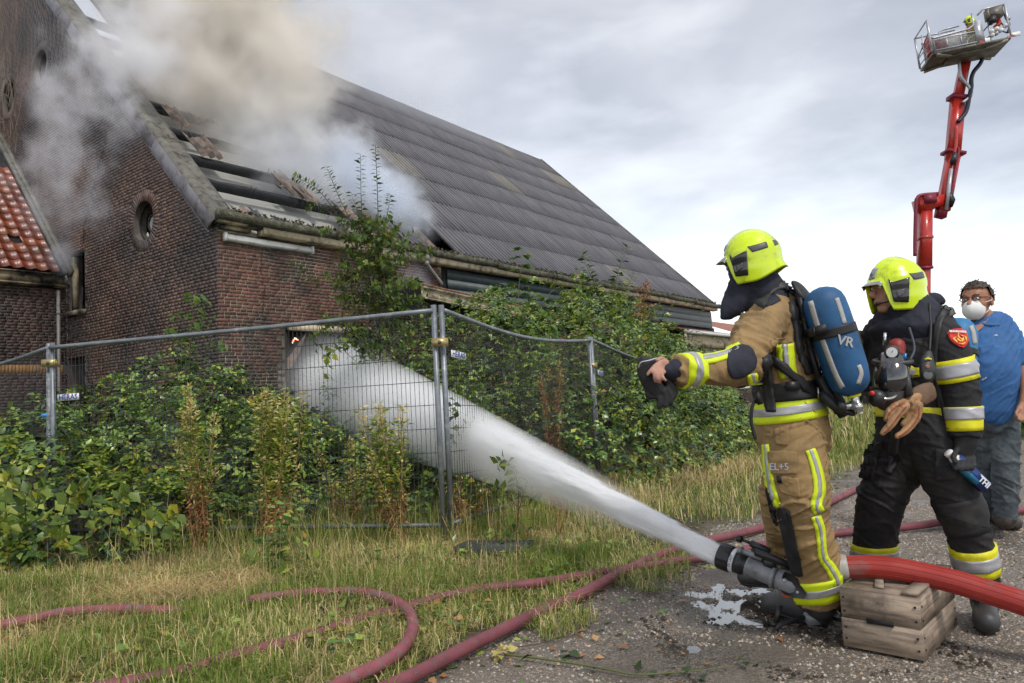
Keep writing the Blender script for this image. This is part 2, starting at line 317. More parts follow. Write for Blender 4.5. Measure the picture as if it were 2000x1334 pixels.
def ground_mat():
    m = bpy.data.materials.new('ground'); m.use_nodes = True; t = m.node_tree; N = t.nodes; K = t.links; p = N['Principled BSDF']
    def nd(ty, **k):
        n = N.new(ty)
        for a, b in k.items(): setattr(n, a, b)
        return n
    geo = nd('ShaderNodeNewGeometry'); pos = geo.outputs['Position']
    def nz(s, d=6, r=.6):
        n = nd('ShaderNodeTexNoise'); n.inputs['Scale'].default_value = s; n.inputs['Detail'].default_value = d; n.inputs['Roughness'].default_value = r; K.new(pos, n.inputs[0]); return n.outputs['Fac']
    def rng_(v, a, b, c=0, d_=1):
        n = nd('ShaderNodeMapRange'); K.new(v, n.inputs[0])
        for i, q in enumerate((a, b, c, d_)): n.inputs[i+1].default_value = q
        return n.outputs[0]
    def mix(f, a, b, bl='MIX'):
        n = nd('ShaderNodeMixRGB', blend_type=bl)
        if hasattr(f, 'node'): K.new(f, n.inputs[0])
        else: n.inputs[0].default_value = f
        for i, q in ((1, a), (2, b)):
            if hasattr(q, 'node'): K.new(q, n.inputs[i])
            else: n.inputs[i].default_value = (*q, 1)
        return n.outputs[0]
    # track mask: signed distance to its edge
    dp = nd('ShaderNodeVectorMath', operation='DOT_PRODUCT'); K.new(pos, dp.inputs[0]); dp.inputs[1].default_value = (.8, -.6, 0)
    e = nd('ShaderNodeMath', operation='ADD'); K.new(dp.outputs['Value'], e.inputs[0]); e.inputs[1].default_value = -(.78*.8-4.9*.6)
    e2 = nd('ShaderNodeMath', operation='MULTIPLY_ADD'); K.new(nz(1.3), e2.inputs[0]); e2.inputs[1].default_value = 1.6; K.new(e.outputs[0], e2.inputs[2])
    trk = rng_(e2.outputs[0], .55, 1.0)
    far = rng_(e.outputs[0], 7.2, 7.6, 1, 0)
    mul = nd('ShaderNodeMath', operation='MULTIPLY'); K.new(trk, mul.inputs[0]); K.new(far, mul.inputs[1]); trk = mul.outputs[0]
    vo = nd('ShaderNodeTexVoronoi'); vo.inputs['Scale'].default_value = 95; K.new(pos, vo.inputs[0])
    vo2 = nd('ShaderNodeTexVoronoi'); vo2.inputs['Scale'].default_value = 38; K.new(pos, vo2.inputs[0])
    ramp = nd('ShaderNodeValToRGB'); K.new(vo.outputs['Color'], ramp.inputs[0]); el = ramp.color_ramp.elements
    el[0].position = 0; el[0].color = (.055, .047, .040, 1); el[1].position = 1; el[1].color = (.60, .55, .48, 1)
    for q, c in ((.35, (.125, .105, .085)), (.62, (.21, .18, .145)), (.82, (.33, .285, .23)), (.9, (.36, .23, .13))): x = el.new(q); x.color = (*c, 1)
    grav = mix(rng_(nz(2.2), .42, .62), ramp.outputs[0], (.185, .155, .125))
    grav = mix(rng_(nz(.9, 4), .5, .62, 0, .65), grav, (.095, .078, .062))
    grav = mix(rng_(nz(1.9, 8, .7), .60, .68, 0, .5), grav, (.055, .062, .022))
    soil = mix(nz(8), (.045, .034, .022), (.10, .078, .042))
    soil = mix(rng_(nz(3), .45, .6, 0, .7), soil, (.040, .055, .016))
    col = mix(trk, soil, grav)
    soak = None
    for px_, py_, rr_, dd_ in PUD[:3]:
        ds_ = nd('ShaderNodeVectorMath', operation='DISTANCE'); K.new(pos, ds_.inputs[0]); ds_.inputs[1].default_value = (px_, py_, 0)
        dw = nd('ShaderNodeMath', operation='MULTIPLY_ADD'); K.new(nz(6), dw.inputs[0]); dw.inputs[1].default_value = .35; K.new(ds_.outputs['Value'], dw.inputs[2])
        q_ = rng_(dw.outputs[0], rr_*1.5+.12, rr_*2.6+.35, 1, 0)
        if soak is None: soak = q_
        else:
            mx_ = nd('ShaderNodeMath', operation='MAXIMUM'); K.new(soak, mx_.inputs[0]); K.new(q_, mx_.inputs[1]); soak = mx_.outputs[0]
    dk = nd('ShaderNodeMixRGB', blend_type='MULTIPLY'); K.new(soak, dk.inputs[0]); K.new(col, dk.inputs[1]); dk.inputs[2].default_value = (.55, .53, .50, 1); col = dk.outputs[0]
    K.new(col, p.inputs['Base Color'])
    # damp in the hollows
    wet = rng_(nz(1.1, 5), .52, .60)
    ro = nd('ShaderNodeMapRange'); K.new(wet, ro.inputs[0]); ro.inputs[3].default_value = .85; ro.inputs[4].default_value = .42; rs_ = nd('ShaderNodeMixRGB'); K.new(soak, rs_.inputs[0]); K.new(ro.outputs[0], rs_.inputs[1]); rs_.inputs[2].default_value = (.25, .25, .25, 1); K.new(rs_.outputs[0], p.inputs['Roughness'])
    hh = nd('ShaderNodeMath', operation='MULTIPLY_ADD'); K.new(vo2.outputs['Distance'], hh.inputs[0]); hh.inputs[1].default_value = -.5; 
    h2 = nd('ShaderNodeMath', operation='MULTIPLY_ADD'); K.new(vo.outputs['Distance'], h2.inputs[0]); h2.inputs[1].default_value = -.6; K.new(nz(30), h2.inputs[2]); K.new(h2.outputs[0], hh.inputs[2])
    b = nd('ShaderNodeBump'); b.inputs['Strength'].default_value = .9; b.inputs['Distance'].default_value = .012; K.new(hh.outputs[0], b.inputs['Height']); K.new(b.outputs[0], p.inputs['Normal'])
    return m
obj('ground', V, F, ground_mat(), smooth=True, kind='structure', label='damp gravel track beside a rough grass verge')

# ------------------------------------------------------------------ barn
barn = empty('barn', BC, 'burning brick barn with corrugated roof, smoke pouring from its near end', 'barn')
EAVE, SLOPE = 4.36, 1.0
RIDGE_T = 8.1; LEN = 22.0
def roofp(s, t, off=0.0):            # point on the front roof slope, off = metres above along the normal
    return B(s, t, 4.47+t*SLOPE) + NR*off
NR = (UP - D2*1.0).normalized(); TS = (D2+UP).normalized()     # normal and up-slope direction
OVALS = [(2.53, 4.90, .38), (7.36, 9.56, .36), (9.39, 9.40, .40)]
def brick_mesh(name, l, h, d, m):    # local: x along, z up, y outwards
    a = .004; x, z = l/2, h/2
    V = [(-x, 0, -z), (x, 0, -z), (x, 0, z), (-x, 0, z), (-x+a, d, -z+a), (x-a, d, -z+a), (x-a, d, z-a), (-x+a, d, z-a)]
    return V, [[4, 5, 6, 7], [0, 1, 5, 4], [1, 2, 6, 5], [2, 3, 7, 6], [3, 0, 4, 7]]
CH = .0615
def wall_bricks(o, ax, nrm, w, ztop, z0, skip, lmin=.0):
    """returns list of (centre, length) for a cross bond wall. o origin, ax along, w width, ztop(x) height limit"""
    res = []; nrow = int((14-z0)/CH)
    for r in range(nrow):
        z = z0+(r+.5)*CH
        if r % 2: L_, off = .105, 0
        else: L_, off = .210, (-.0525 if r % 4 else .0)
        step = L_+.010; x = -.0525*((r // 2) % 2)+off
        while x < w:
            l = L_
            if random.random() < .04 and L_ > .15: l = .105
            xs = x; xe = min(x+l, w); x += l+.010
            if xe-xs < .05: continue
            cx = (xs+xe)/2
            if xs < 0: xs = 0
            if xe-xs < .04 or z > ztop(cx): continue
            if skip(cx, z, xe-xs): continue
            res.append(((xs+xe)/2, z, xe-xs))
    return res
def emit_bricks(res, o, ax, nrm, parent, m, nobj, prefix='brick', stuff='brickwork', camd=None, protr=.012):
    fx = ax; up = UP
    P = [(o+ax*x+UP*z) for x, z, l in res]
    order = sorted(range(len(res)), key=lambda i: (P[i]-EYEP).length) if nobj else []
    sel = set(order[:nobj])
    shared = {}
    for i in order[:nobj]:
        x, z, l = res[i]; key = round(l, 2)
        if key not in shared:
            V, F = brick_mesh('brick', key, .0495, protr, m); shared[key] = mkmesh('brick', np.array(V), F, m)
        jit = random.uniform(-.0025, .0025)
        inst('brick', shared[key], frame(ax, nrm, UP, P[i]+nrm*jit), parent)
    V = []; F = []
    A = np.array(ax); Nn = np.array(nrm); Uu = np.array(UP)
    for i, (x, z, l) in enumerate(res):
        if i in sel: continue
        v, f = brick_mesh('', l*random.uniform(.985, 1.0), .0495+random.uniform(-.003, .002), protr+random.uniform(-.003, .003), m); b = len(V)
        p = np.array(P[i])
        V += [p + A*q[0] + Nn*q[1] + Uu*q[2] for q in v]; F += [[k+b for k in ff] for ff in f]
    if V: obj(stuff, np.array(V), np.array(F), m, parent, kind='stuff')
# --- side wall (faces the camera): brick from s=0 to 5.55 with a low opening, boards beyond
OPX = (1.28, 3.6, 1.2, 2.62)
def skip_side(x, z, l):
    if x+l/2 > OPX[0]+(random.random()*.0) and x-l/2 < OPX[1] and OPX[2] < z < OPX[3]+.16: return not (z > OPX[3]+.02 and x < OPX[0]-.0)
    if 5.55 < x+l/2 and z > 3.55: return True
    return False
sw = MB()
lo = [B(0, .012, 0), B(12, .012, 0), B(12, .012, 3.55), B(5.6, .012, 3.55), B(5.6, .012, 4.3), B(0, .012, 4.3)]
ho = [B(OPX[0], .012, OPX[2]), B(OPX[1], .012, OPX[2]), B(OPX[1], .012, OPX[3]), B(OPX[0], .012, OPX[3])]
v, f = polyfill([lo, ho]); sw.add(v, f)
# reveals of the opening and its dark lining
for a, b in zip(ho, ho[1:]+ho[:1]): sw.add([a, b, b+D2*.24, a+D2*.24], [[0, 1, 2, 3]])
side_wall = sw.out('side_wall', MT['mortar'], barn)
res = wall_bricks(BC, D1, -D2, 12.0, lambda x: 4.27, 0, skip_side)
N_SIDE = 170
emit_bricks(res, B(0, .012, 0), D1, -D2, side_wall, MT['brick'], N_SIDE)
# cracks: dark jagged grooves standing in the joints
def crack(pts, w, nrm, parent, name='crack'):
    V = []; F = []; P = []
    for a, b in zip(pts, pts[1:]):
        n = max(2, int((b-a).length/.06))
        for k in range(n):
            q = a.lerp(b, k/n); side = (b-a).cross(nrm).normalized(); P.append(q+side*random.uniform(-.03, .03))
    P.append(pts[-1])
    for i, q in enumerate(P):
        t = (P[min(i+1, len(P)-1)]-P[max(i-1, 0)]).normalized(); sd_ = t.cross(nrm).normalized(); ww = w*random.uniform(.4, 1.2)
        V += [q-sd_*ww+nrm*.017, q+sd_*ww+nrm*.017]
    F = [[2*i, 2*i+1, 2*i+3, 2*i+2] for i in range(len(P)-1)]
    obj(name, V, F, MT['dark'], parent)
SWP = B(0, 0, 0)
crack([onpl(x, y, SWP, D2) for x, y in ((509, 455), (511, 500), (509, 525), (515, 560), (513, 600), (512, 612))], .007, -D2, side_wall)
crack([onpl(x, y, SWP, D2) for x, y in ((512, 612), (522, 630), (545, 640))], .006, -D2, side_wall)
# lintel and charred lining of the opening
MB().box(B(2.35, -.03, OPX[3]+.05), D1*1.05, D2*.045, UP*.055).out('lintel', MT['cream'], barn)
MB().box(B(2.2, .16, 1.95), D1*1.3, D2*.02, UP*.75).box(B(1.32, .08, 1.9), D1*.03, D2*.06, UP*.7).out('charred_window', MT['soot'], barn)
jb = MB(); a0 = B(1.3, -.02, 2.1)
jb.add([a0, a0+D1*.42+UP*.48, a0+D1*.34+UP*.30, a0+D1*.16-UP*.05, a0+UP*-.22], [[0, 1, 2, 3], [0, 3, 4]]); jb.add([v+D2*.02 for v in [a0, a0+D1*.42+UP*.48, a0+D1*.34+UP*.30, a0+D1*.16-UP*.05, a0+UP*-.22]], [[0, 1, 2, 3], [0, 3, 4]])
jb.out('burnt_board', MT['clay_frag'], barn)
em = bpy.data.materials.new('ember'); em.use_nodes = True; em.node_tree.nodes['Principled BSDF'].inputs['Emission Color'].default_value = (1, .18, .02, 1); em.node_tree.nodes['Principled BSDF'].inputs['Emission Strength'].default_value = 3
fl = MB()
for q, (dx, dz, r_) in enumerate(((0, 0, .018), (.03, .035, .02), (.07, .03, .018), (-.015, -.04, .015), (.095, .015, .012))):
    c_ = B(1.42+dx, -.03, 2.43+dz); fl.add([c_+D1*r_*math.cos(a)*random.uniform(.6, 1.3)+UP*r_*math.sin(a)*random.uniform(.7, 1.6)-D2*.004*(a > 3) for a in np.linspace(0, 5.6, 8)], [list(range(8))])
fl.out('flame', em, barn)
# --- cream fascia under the gutter
fa = MB()
fa.box(B(11.35, -.10, 4.30), D1*10.6, D2*.09, UP*.055).box(B(11.35, -.205, 4.345), D1*10.6, D2*.02, UP*.09)
fa.out('fascia_board', MT['cream'], barn)
MB().box(B(.35, -.11, 4.37), D1*.42, D2*.10, UP*.03).box(B(.30, -.05, 4.30), D1*.28, D2*.05, UP*.03).out('fascia_board', MT['cream_burnt'], barn)
# gutter: half-round mossy pipe in lengths
gpts = []
for k in range(9):
    s0, s1 = -.12+k*2.47, -.12+(k+1)*2.47-.03
    g = MB(); pp = [B(s0+(s1-s0)*u, -.24+random.uniform(-.006, .006), 4.47+.03*math.sin(k*1.3)+(-.02*math.sin(u*3.1))) for u in np.linspace(0, 1, 5)]
    g.tube(pp, .085, 12); g.tube([pp[-1]-D1*.02, pp[-1]+D1*.06], .098, 12)
    g.out('gutter', MT['moss'], barn, smooth=False)
# moss tufts and debris in the gutter
V = []; F = []
for k in range(2600):
    s = random.uniform(0, 21.7); q = B(s, -.24+random.uniform(-.09, .16), 4.53+random.uniform(-.01, .05)+.0); r_ = random.uniform(.012, .04)
    b = len(V); d_ = Vector((random.gauss(0, 1), random.gauss(0, 1), random.gauss(0, 1))).normalized(); e_ = d_.cross(Vector((random.gauss(0, 1), random.gauss(0, 1), random.gauss(0, 1)))).normalized()
    V += [q+d_*r_, q+e_*r_*.8, q-d_*r_, q-e_*r_*.8, q+d_.cross(e_)*r_]; F += [[b, b+1, b+4], [b+1, b+2, b+4], [b+2, b+3, b+4], [b+3, b, b+4]]
obj('gutter_moss', V, np.array(F), MT['moss'], barn, kind='stuff')
# downpipe stub
dp = MB(); p0 = onpl(833, 500, B(0, -.22, 0), D2)
dp.tube([p0+UP*.06, p0-UP*.10], .065, 12); dp.tube([p0-UP*.10, p0-UP*.2], .05, 12); dp.tube([p0-UP*.16, onpl(838, 522, B(0, -.15, 0), D2), onpl(860, 551, B(0, -.06, 0), D2), onpl(863, 556, B(0, -.06, 0), D2)], .042, 10)
dp.out('downpipe', MT['pipe_grey'], barn)
# dark green boards beyond the brick
for k in range(3):
    MB().box(B(13.65, -.03-.004*k, 4.20-.115-k*.225), D1*8.0, D2*(.022), UP*.107).out('green_board', MT['green_board'], barn)
MB().box(B(13.6, .03, 3.9), D1*8.1, D2*.02, UP*.45).out('board_backing', MT['dark'], barn)
MB().box(B(17, .05, 1.8), D1*5.0, D2*.04, UP*1.76).out('rear_wall_piece', MT['brick_wing'], barn)
# --- canopy over the yard side: cream cornice, rusty metal edge, felt roof
cp = MB(); CA = onpl(822, 556, B(0, -1.2, 0), D2); CB = onpl(1135, 625, B(0, -1.2, 0), D2); cd = (CB-CA); cdn = cd.normalized()
CL_ = onpl(822, 584, B(0, -1.2, 0), D2)
hgt = .27
cp.box((CA+CB)/2-UP*(.16), cd*.5, D2*.02, UP*.105); cp.box((CA+CB)/2-UP*.045-D2*.03, cd*.5, D2*.05, UP*.022); cp.box((CA+CB)/2-UP*.075-D2*.015, cd*.5, D2*.03, UP*.014); cp.box((CA+CB)/2-UP*(.255)-D2*.012, cd*.5, D2*.03, UP*.012)
canopy = empty('canopy', B(6, -1, 0), 'cream wooden canopy with a rusty metal edge under the green boards', 'canopy')
cp.out('cornice', MT['cream'], canopy)
MB().box((CA+CB)/2-UP*.008-D2*.05, cd*.505, D2*.045, UP*.012).out('metal_edge', MT['rust'], canopy)
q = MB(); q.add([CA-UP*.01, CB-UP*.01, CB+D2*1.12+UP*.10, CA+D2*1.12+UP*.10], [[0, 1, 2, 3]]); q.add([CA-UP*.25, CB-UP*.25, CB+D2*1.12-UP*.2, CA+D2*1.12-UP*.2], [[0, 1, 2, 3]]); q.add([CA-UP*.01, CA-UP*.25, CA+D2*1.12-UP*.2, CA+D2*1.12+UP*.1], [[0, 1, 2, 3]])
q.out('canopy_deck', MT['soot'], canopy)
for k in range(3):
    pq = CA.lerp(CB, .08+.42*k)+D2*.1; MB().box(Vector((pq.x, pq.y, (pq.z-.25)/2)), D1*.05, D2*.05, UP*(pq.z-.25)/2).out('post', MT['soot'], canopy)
# --- gable wall
def circ(t, z, r, n=40): return [B(0, t+r*math.cos(a), z+r*math.sin(a)) for a in np.linspace(0, 2*math.pi, n, endpoint=False)]
GW = 16.2
WIN = (5.06, 5.78, 3.52, 4.78); DOOR = (5.12, 5.90, .2, 2.55)
off_in = D1*.012
outer = [B(0, 0, 0), B(0, GW, 0), B(0, GW, 4.3), B(0, GW/2, 4.3+GW/2), B(0, 0, 4.3)]
def rect(t0, t1, z0, z1): return [B(0, t0, z0), B(0, t1, z0), B(0, t1, z1), B(0, t0, z1)]
holes = [circ(*o_) for o_ in OVALS]+[rect(*WIN), rect(*DOOR)]
gm = MB(); v, f = polyfill([[p+off_in for p in outer]]+[[p+off_in for p in h] for h in holes]); gm.add(v, f)
for h in holes:
    for a, b in zip(h, h[1:]+h[:1]): gm.add([a+off_in, b+off_in, b+D1*.25, a+D1*.25], [[0, 1, 2, 3]])
gable = gm.out('gable_wall', MT['mortar_dark'], barn)
def skip_g(x, z, l):
    for t, zz, r in OVALS:
        if math.hypot(x-t, z-zz) < r+.15+l*.4: return True
    for a, b, c_, d_ in (WIN, DOOR):
        if a-l/2+.01 < x < b+l/2-.01 and c_ < z < d_: return True
    if x > 6.0 and z < 4.3: return True
    return False
res = wall_bricks(BC, D2, -D1, 10.8, lambda x: 4.26+.985*x, 0, skip_g)
emit_bricks(res, B(0, 0, 0)+off_in, D2, -D1, gable, MT['brick_gable'], 300-N_SIDE)
# rings of radial bricks round the three oculi
V = []; F = []
for t, z, r in OVALS:
    n = int(2*math.pi*(r+.1)/.062)
    for k in range(n):
        a = 2*math.pi*k/n; rd = D2*math.cos(a)+UP*math.sin(a); tg = -D2*math.sin(a)+UP*math.cos(a)
        v, f = brick_mesh('', .205, .047, .014+random.uniform(-.003, .004), None); c_ = B(0, t, z)+off_in+rd*(r+.112)-D1*-.004; b = len(V)
        V += [c_+rd*q[0]-D1*q[1]+tg*q[2]*(1-.12*(q[0] < 0)) for q in v]; F += [[i+b for i in ff] for ff in f]
obj('radial_brickwork', V, np.array(F), MT['brick_gable'], gable, kind='stuff')
for i, (t, z, r) in enumerate(OVALS):
    o_ = MB()
    ring = [B(0, t, z)+D1*.13+(D2*math.cos(a)+UP*math.sin(a))*(r-.01) for a in np.linspace(0, 2*math.pi, 33)]
    o_.tube(ring, .018, 6, cap=False)
    fr_ = o_.out('round_window', MT['char'], gable)
    if i == 0:
        c0 = B(0, t-.16, z-.06)+D1*.11
        o2 = MB().tube([c0+(D2*math.cos(a)+UP*math.sin(a))*.155 for a in np.linspace(0, 2*math.pi, 25)], .022, 6, cap=False); o2.out('vent_ring', MT['char'], fr_)
        MB().add([c0+D1*.01+(D2*math.cos(a)+UP*math.sin(a))*.15 for a in np.linspace(0, 2*math.pi, 24, endpoint=False)], [list(range(24))]).out('pane', MT['board_pale'], fr_)
        MB().add([B(0, t+.02, z-.2)+D1*.1, B(0, t-.10, z-.37)+D1*.1, B(0, t-.05, z-.39)+D1*.1, B(0, t+.07, z-.24)+D1*.1], [[0, 1, 2, 3]]).out('glass_shard', MT['white'], fr_)
    if i == 1: MB().add([B(0, t-.22, z-.28)+D1*.03, B(0, t-.34, z-.12)+D1*.03, B(0, t-.365, z+.10)+D1*.03, B(0, t-.33, z+.1)+D1*.03], [[0, 1, 2, 3]]).out('glass_shard', MT['white'], fr_)
crack([B(0, 3.62, 7.72), B(0, 3.75, 7.3), B(0, 4.25, 6.5), B(0, 4.75, 5.7), B(0, 5.02, 5.3), B(0, 5.10, 4.9)], .018, -D1, gable)
crack([B(0, 6.7, 8.1), B(0, 7.2, 7.2), B(0, 7.4, 6.3)], .012, -D1, gable)
# burnt window beside the wing: frame, sill
wf = MB()
for a, b in ((WIN[0], WIN[2]),): pass
def fb(t0, t1, z0, z1, mm, nm='window_frame', d0=.02, d1=.12):
    return MB().box(B(0, (t0+t1)/2, (z0+z1)/2)+D1*(d0+d1)/2, D2*abs(t1-t0)/2, D1*(d1-d0)/2, UP*abs(z1-z0)/2).out(nm, mm, gable)
fb(WIN[1]-.13, WIN[1]-.03, WIN[2]+.03, WIN[3], MT['cream_burnt']); fb(WIN[0], WIN[0]+.05, WIN[2], WIN[3], MT['char']); fb(WIN[0], WIN[1], WIN[3]-.06, WIN[3], MT['char'])
fb(WIN[0]-.06, WIN[1]+.05, WIN[2]-.10, WIN[2]-.01, MT['cream_burnt'], 'window_sill', -.12, .10)
fb(WIN[0]+.25, WIN[0]+.27, WIN[2], WIN[2]+.5, MT['char'], 'window_frame', .05, .07)
fb(DOOR[0]+.28, DOOR[0]+.36, DOOR[2], DOOR[3], MT['soot'], 'door_post', .05, .15)
# --- verge: stepped fibre-cement barge pieces with a zinc drip edge below
cuts = [-.05, 1.79, 3.65, 5.35, 6.95, 8.1]
for i, (a, b) in enumerate(zip(cuts, cuts[1:])):
    lift = .0+.012*i*0; bb = b+.10
    def vp(t, s, h): return B(s, t, 4.42+t) + NR*h
    V = []
    prof = [(-.12, -.19, ), (-.14, -.16), (-.13, .06), (-.07, .115), (.05, .12), (.16, .07), (.24, .10), (.34, .09), (.34, .05), (-.08, .04), (-.09, -.19)]
    for t, dz in ((a, .0), (b+.08, .028)):
        for s_, h_ in prof: V.append(vp(t, s_, h_+(.018 if t == a else 0)))
    n = len(prof); F = [[k, (k+1) % n, n+(k+1) % n, n+k] for k in range(n)]+[list(range(n))[::-1], list(range(n, 2*n))]
    mi = [1 if k in (0, 1, 9, 10) else 0 for k in range(n)]+[0, 0]
    obj('verge_piece', V, F, [MT['verge'], MT['zinc']], barn, mi=mi)
    MB().box(vp((a+b)/2, -.105, -.20), TS*(b-a)*.72, D1*.015, NR*.012).out('drip_edge', MT['zinc'], barn)
# --- roof: purlins, sheets
def sheet_mesh(w, l, pitch=.1775, amp=.034, rag=0., m=None, seed=0, rag_lo=0.):
    nc = int(round(w/pitch)); k = 8; xs = [i*pitch/k for i in range(nc*k+1)]; V = []; rr = random.Random(seed)
    lo_ = 0; hi = 0; tops = []; los = []
    for i, x in enumerate(xs):
        if rag and i % 3 == 0: hi = rr.uniform(-rag, 0) if rr.random() < .7 else 0
        if rag_lo and i % 4 == 0: lo_ = rr.uniform(0, rag_lo)
        tops.append(l+hi); los.append(lo_)
    for i, x in enumerate(xs):
        z = amp*math.cos(2*math.pi*x/pitch)
        V += [(x, los[i], z+.010), (x, max(tops[i], los[i]+.05), z), (x, los[i], z+.002)]
    F = []
    for i in range(len(xs)-1): F += [[3*i, 3*i+3, 3*i+4, 3*i+1], [3*i+2, 3*i+5, 3*i+3, 3*i]]
    return mkmesh('roof_sheet', np.array(V), np.array(F), m, smooth=True)
SL = RIDGE_T*math.sqrt(2); ROWS = 8; RL = SL/ROWS; SW_ = .1775*6
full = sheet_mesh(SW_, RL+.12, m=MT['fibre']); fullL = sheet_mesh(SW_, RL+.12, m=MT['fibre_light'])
ncol = 20; sidx = 0
for r in range(ROWS):
    sstart = {0: 5.55, 1: 5.4, 2: 5.0, 3: 4.4, 4: 1.3, 5: -.1, 6: -.1, 7: -.1}[r]
    s = 22.05-SW_
    while s > sstart-SW_*.2:
        mm = fullL if random.random() < .05 else full
        o_ = roofp(s, 0, .085)+TS*(r*RL-.02+random.uniform(-.030, .015)-(.10 if random.random() < .03 else 0))+NR*random.uniform(-.003, .010)
        y_ = (TS-NR*.004).normalized(); x_ = (D1+TS*random.uniform(-.004, .004)).normalized(); n_ = x_.cross(y_).normalized(); 
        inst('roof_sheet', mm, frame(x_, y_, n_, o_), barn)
        s -= SW_
# charred leftovers of the burnt sheets
frag_spots = [(.42, 0, .45, .3), (.95, 0, .32, .25), (1.55, 0, .22, .2), (2.2, 0, .18, .15), (2.9, 0, .2, .18), (3.5, 0, .25, .2), (4.2, 0, .55, .4)]
k = 0
s = .35
while s < 5.4:
    w = .1775*random.choice((1, 2, 2, 3)); l = random.uniform(.18, .42)+(.9 if s > 4.3 else 0)+(.25 if s < .8 else 0)
    me = sheet_mesh(w, l, rag=l*.55, m=MT['clay_frag'] if random.random() < .7 else MT['fibre'], seed=k); k += 1
    tw = random.uniform(-.12, .12); x_ = (D1+TS*tw*.3).normalized()
    inst('sheet_fragment', me, frame(x_, TS, x_.cross(TS).normalized(), roofp(s, 0, .04+random.uniform(0, .03))), barn); s += w+random.uniform(-.02, .06)
for (s, t, w, l, tw) in ((.55, 1.5, 3, 1.0, .05), (.5, 2.35, 2, .9, 0), (.45, 3.4, 3, 1.6, 0), (2.15, .85, 3, 1.15, .1), (2.45, .75, 2, .75, .15), (2.0, 1.0, 2, .35, .5), (3.35, .0, 2, 1.6, .12), (3.9, .2, 3, 1.9, .05), (4.5, .1, 4, 2.4, .04), (4.6, 2.2, 5, 2.2, 0), (4.3, 4.2, 6, 2.4, 0), (1.1, 2.6, 4, .5, .0), (2.6, 3.2, 4, .9, .05)):
    me = sheet_mesh(.1775*w, l, rag=.35, rag_lo=.25, m=MT['clay_frag'] if s < 4.2 else MT['fibre'], seed=k); k += 1
    x_ = (D1+TS*tw).normalized(); y_ = NR.cross(x_).normalized()
    inst('sheet_fragment', me, frame(x_, y_, NR, roofp(s, t, .07)), barn)
for k in range(8):
    t = .30+k*.72+(.1 if k == 0 else 0)
    V = []; F = []; 
    for i in range(60):
        s_ = .25+i*.1; wob = noise.noise(Vector((s_*2, t*3, 0)))*.02
        for a, b in ((-.055, -.17), (.055, -.17), (.055, .0+wob), (-.055, .0+wob)): V.append(roofp(s_, t+.55, 0)+TS*(a+noise.noise(Vector((s_*6, a*9, t)))*.012)+NR*b)
    F = [[4*i+j, 4*i+(j+1) % 4, 4*i+4+(j+1) % 4, 4*i+4+j] for i in range(59) for j in range(4)]+[[0, 1, 2, 3], [236, 237, 238, 239]]
    obj('purlin', V, F, MT['char'], barn)
MB().add([roofp(.3, -.0, -.34), roofp(6.5, -.0, -.34), roofp(6.5, 5.2, -.34), roofp(.3, 5.2, -.34)], [[0, 1, 2, 3]]).add([roofp(.3, -.0, -.37), roofp(6.5, -.0, -.37), roofp(6.5, 5.2, -.37), roofp(.3, 5.2, -.37)], [[3, 2, 1, 0]]).out('lining_board', MT['board_pale'], barn)
for k in range(14):
    t = .85+.72*random.randint(0, 2); s_ = random.uniform(.6, 5); MB().tube([roofp(s_, t, 0), roofp(s_, t, 0)+NR*.13+D1*random.uniform(-.03, .03)], .005, 5).out('roof_nail', MT['char'], barn)
# ridge cap, far verge, back slope, far gable
for k in range(12):
    s0 = 3.4+k*1.56; c_ = B(s0+.78, RIDGE_T, 4.47+RIDGE_T)+UP*(.10+.012*(k % 2))
    m_ = MB(); 
    for sg in (-1, 1): m_.box(c_+D2*sg*.13-UP*.13, D1*.80, (D2*sg-UP).normalized()*.17, (UP+D2*sg).normalized()*.014)
    m_.tube([c_-D1*.8-UP*.02, c_+D1*.8-UP*.02], .055, 8); m_.out('ridge_cap', MT['fibre'], barn)
MB().box(roofp(22.02, RIDGE_T/2, .06), TS*(SL/2+.1), D1*.05, NR*.09).out('far_verge', MT['verge'], barn)
m_ = MB(); m_.add([B(3, RIDGE_T, 12.57), B(22, RIDGE_T, 12.57), B(22, GW+.2, 4.3), B(3, GW+.2, 4.3)], [[0, 1, 2, 3]]); m_.out('back_roof', MT['fibre'], barn)
MB().add([B(21.7, 0, 0), B(21.7, 0, 4.3), B(21.7, RIDGE_T, 12.4), B(21.7, GW, 4.3), B(21.7, GW, 0)], [[0, 1, 2, 3, 4]]).out('far_gable_wall', MT['brick'], barn)
MB().box(B(11, GW, 2.1), D1*11, D2*.1, UP*2.1).out('back_wall', MT['brick'], barn)

# ------------------------------------------------------------------ lamp on the side wall
lamp = empty('tube_lamp', B(.98, -.03, 4.13), 'long white fluorescent wall lamp below the mossy gutter', 'lamp')
l_ = MB(); c_ = B(.985, -.05, 4.135)
l_.box(c_+D2*.045, D1*.86, D2*.018, UP*.075); l_.out('lamp_base', MT['galv'], lamp)
prof = [(-.06, .0), (-.065, .03), (-.045, .07), (-.02, .085), (.0, .078), (.02, .085), (.045, .07), (.065, .03), (.06, 0)]
V = [c_+D2*(.02-b)+UP*a+D1*e_ for e_ in (-.87, .87) for a, b in prof]; n = len(prof)
obj('lamp_cover', V, [[k, (k+1) % n, n+(k+1) % n, n+k] for k in range(n)]+[list(range(n))[::-1], list(range(n, 2*n))], MT['lamp_plastic'], lamp)
for e_ in (-.88, .88): MB().box(c_-D2*.02+D1*e_, D1*.02, D2*.05, UP*.07).out('end_cap', MT['lamp_plastic'], lamp)

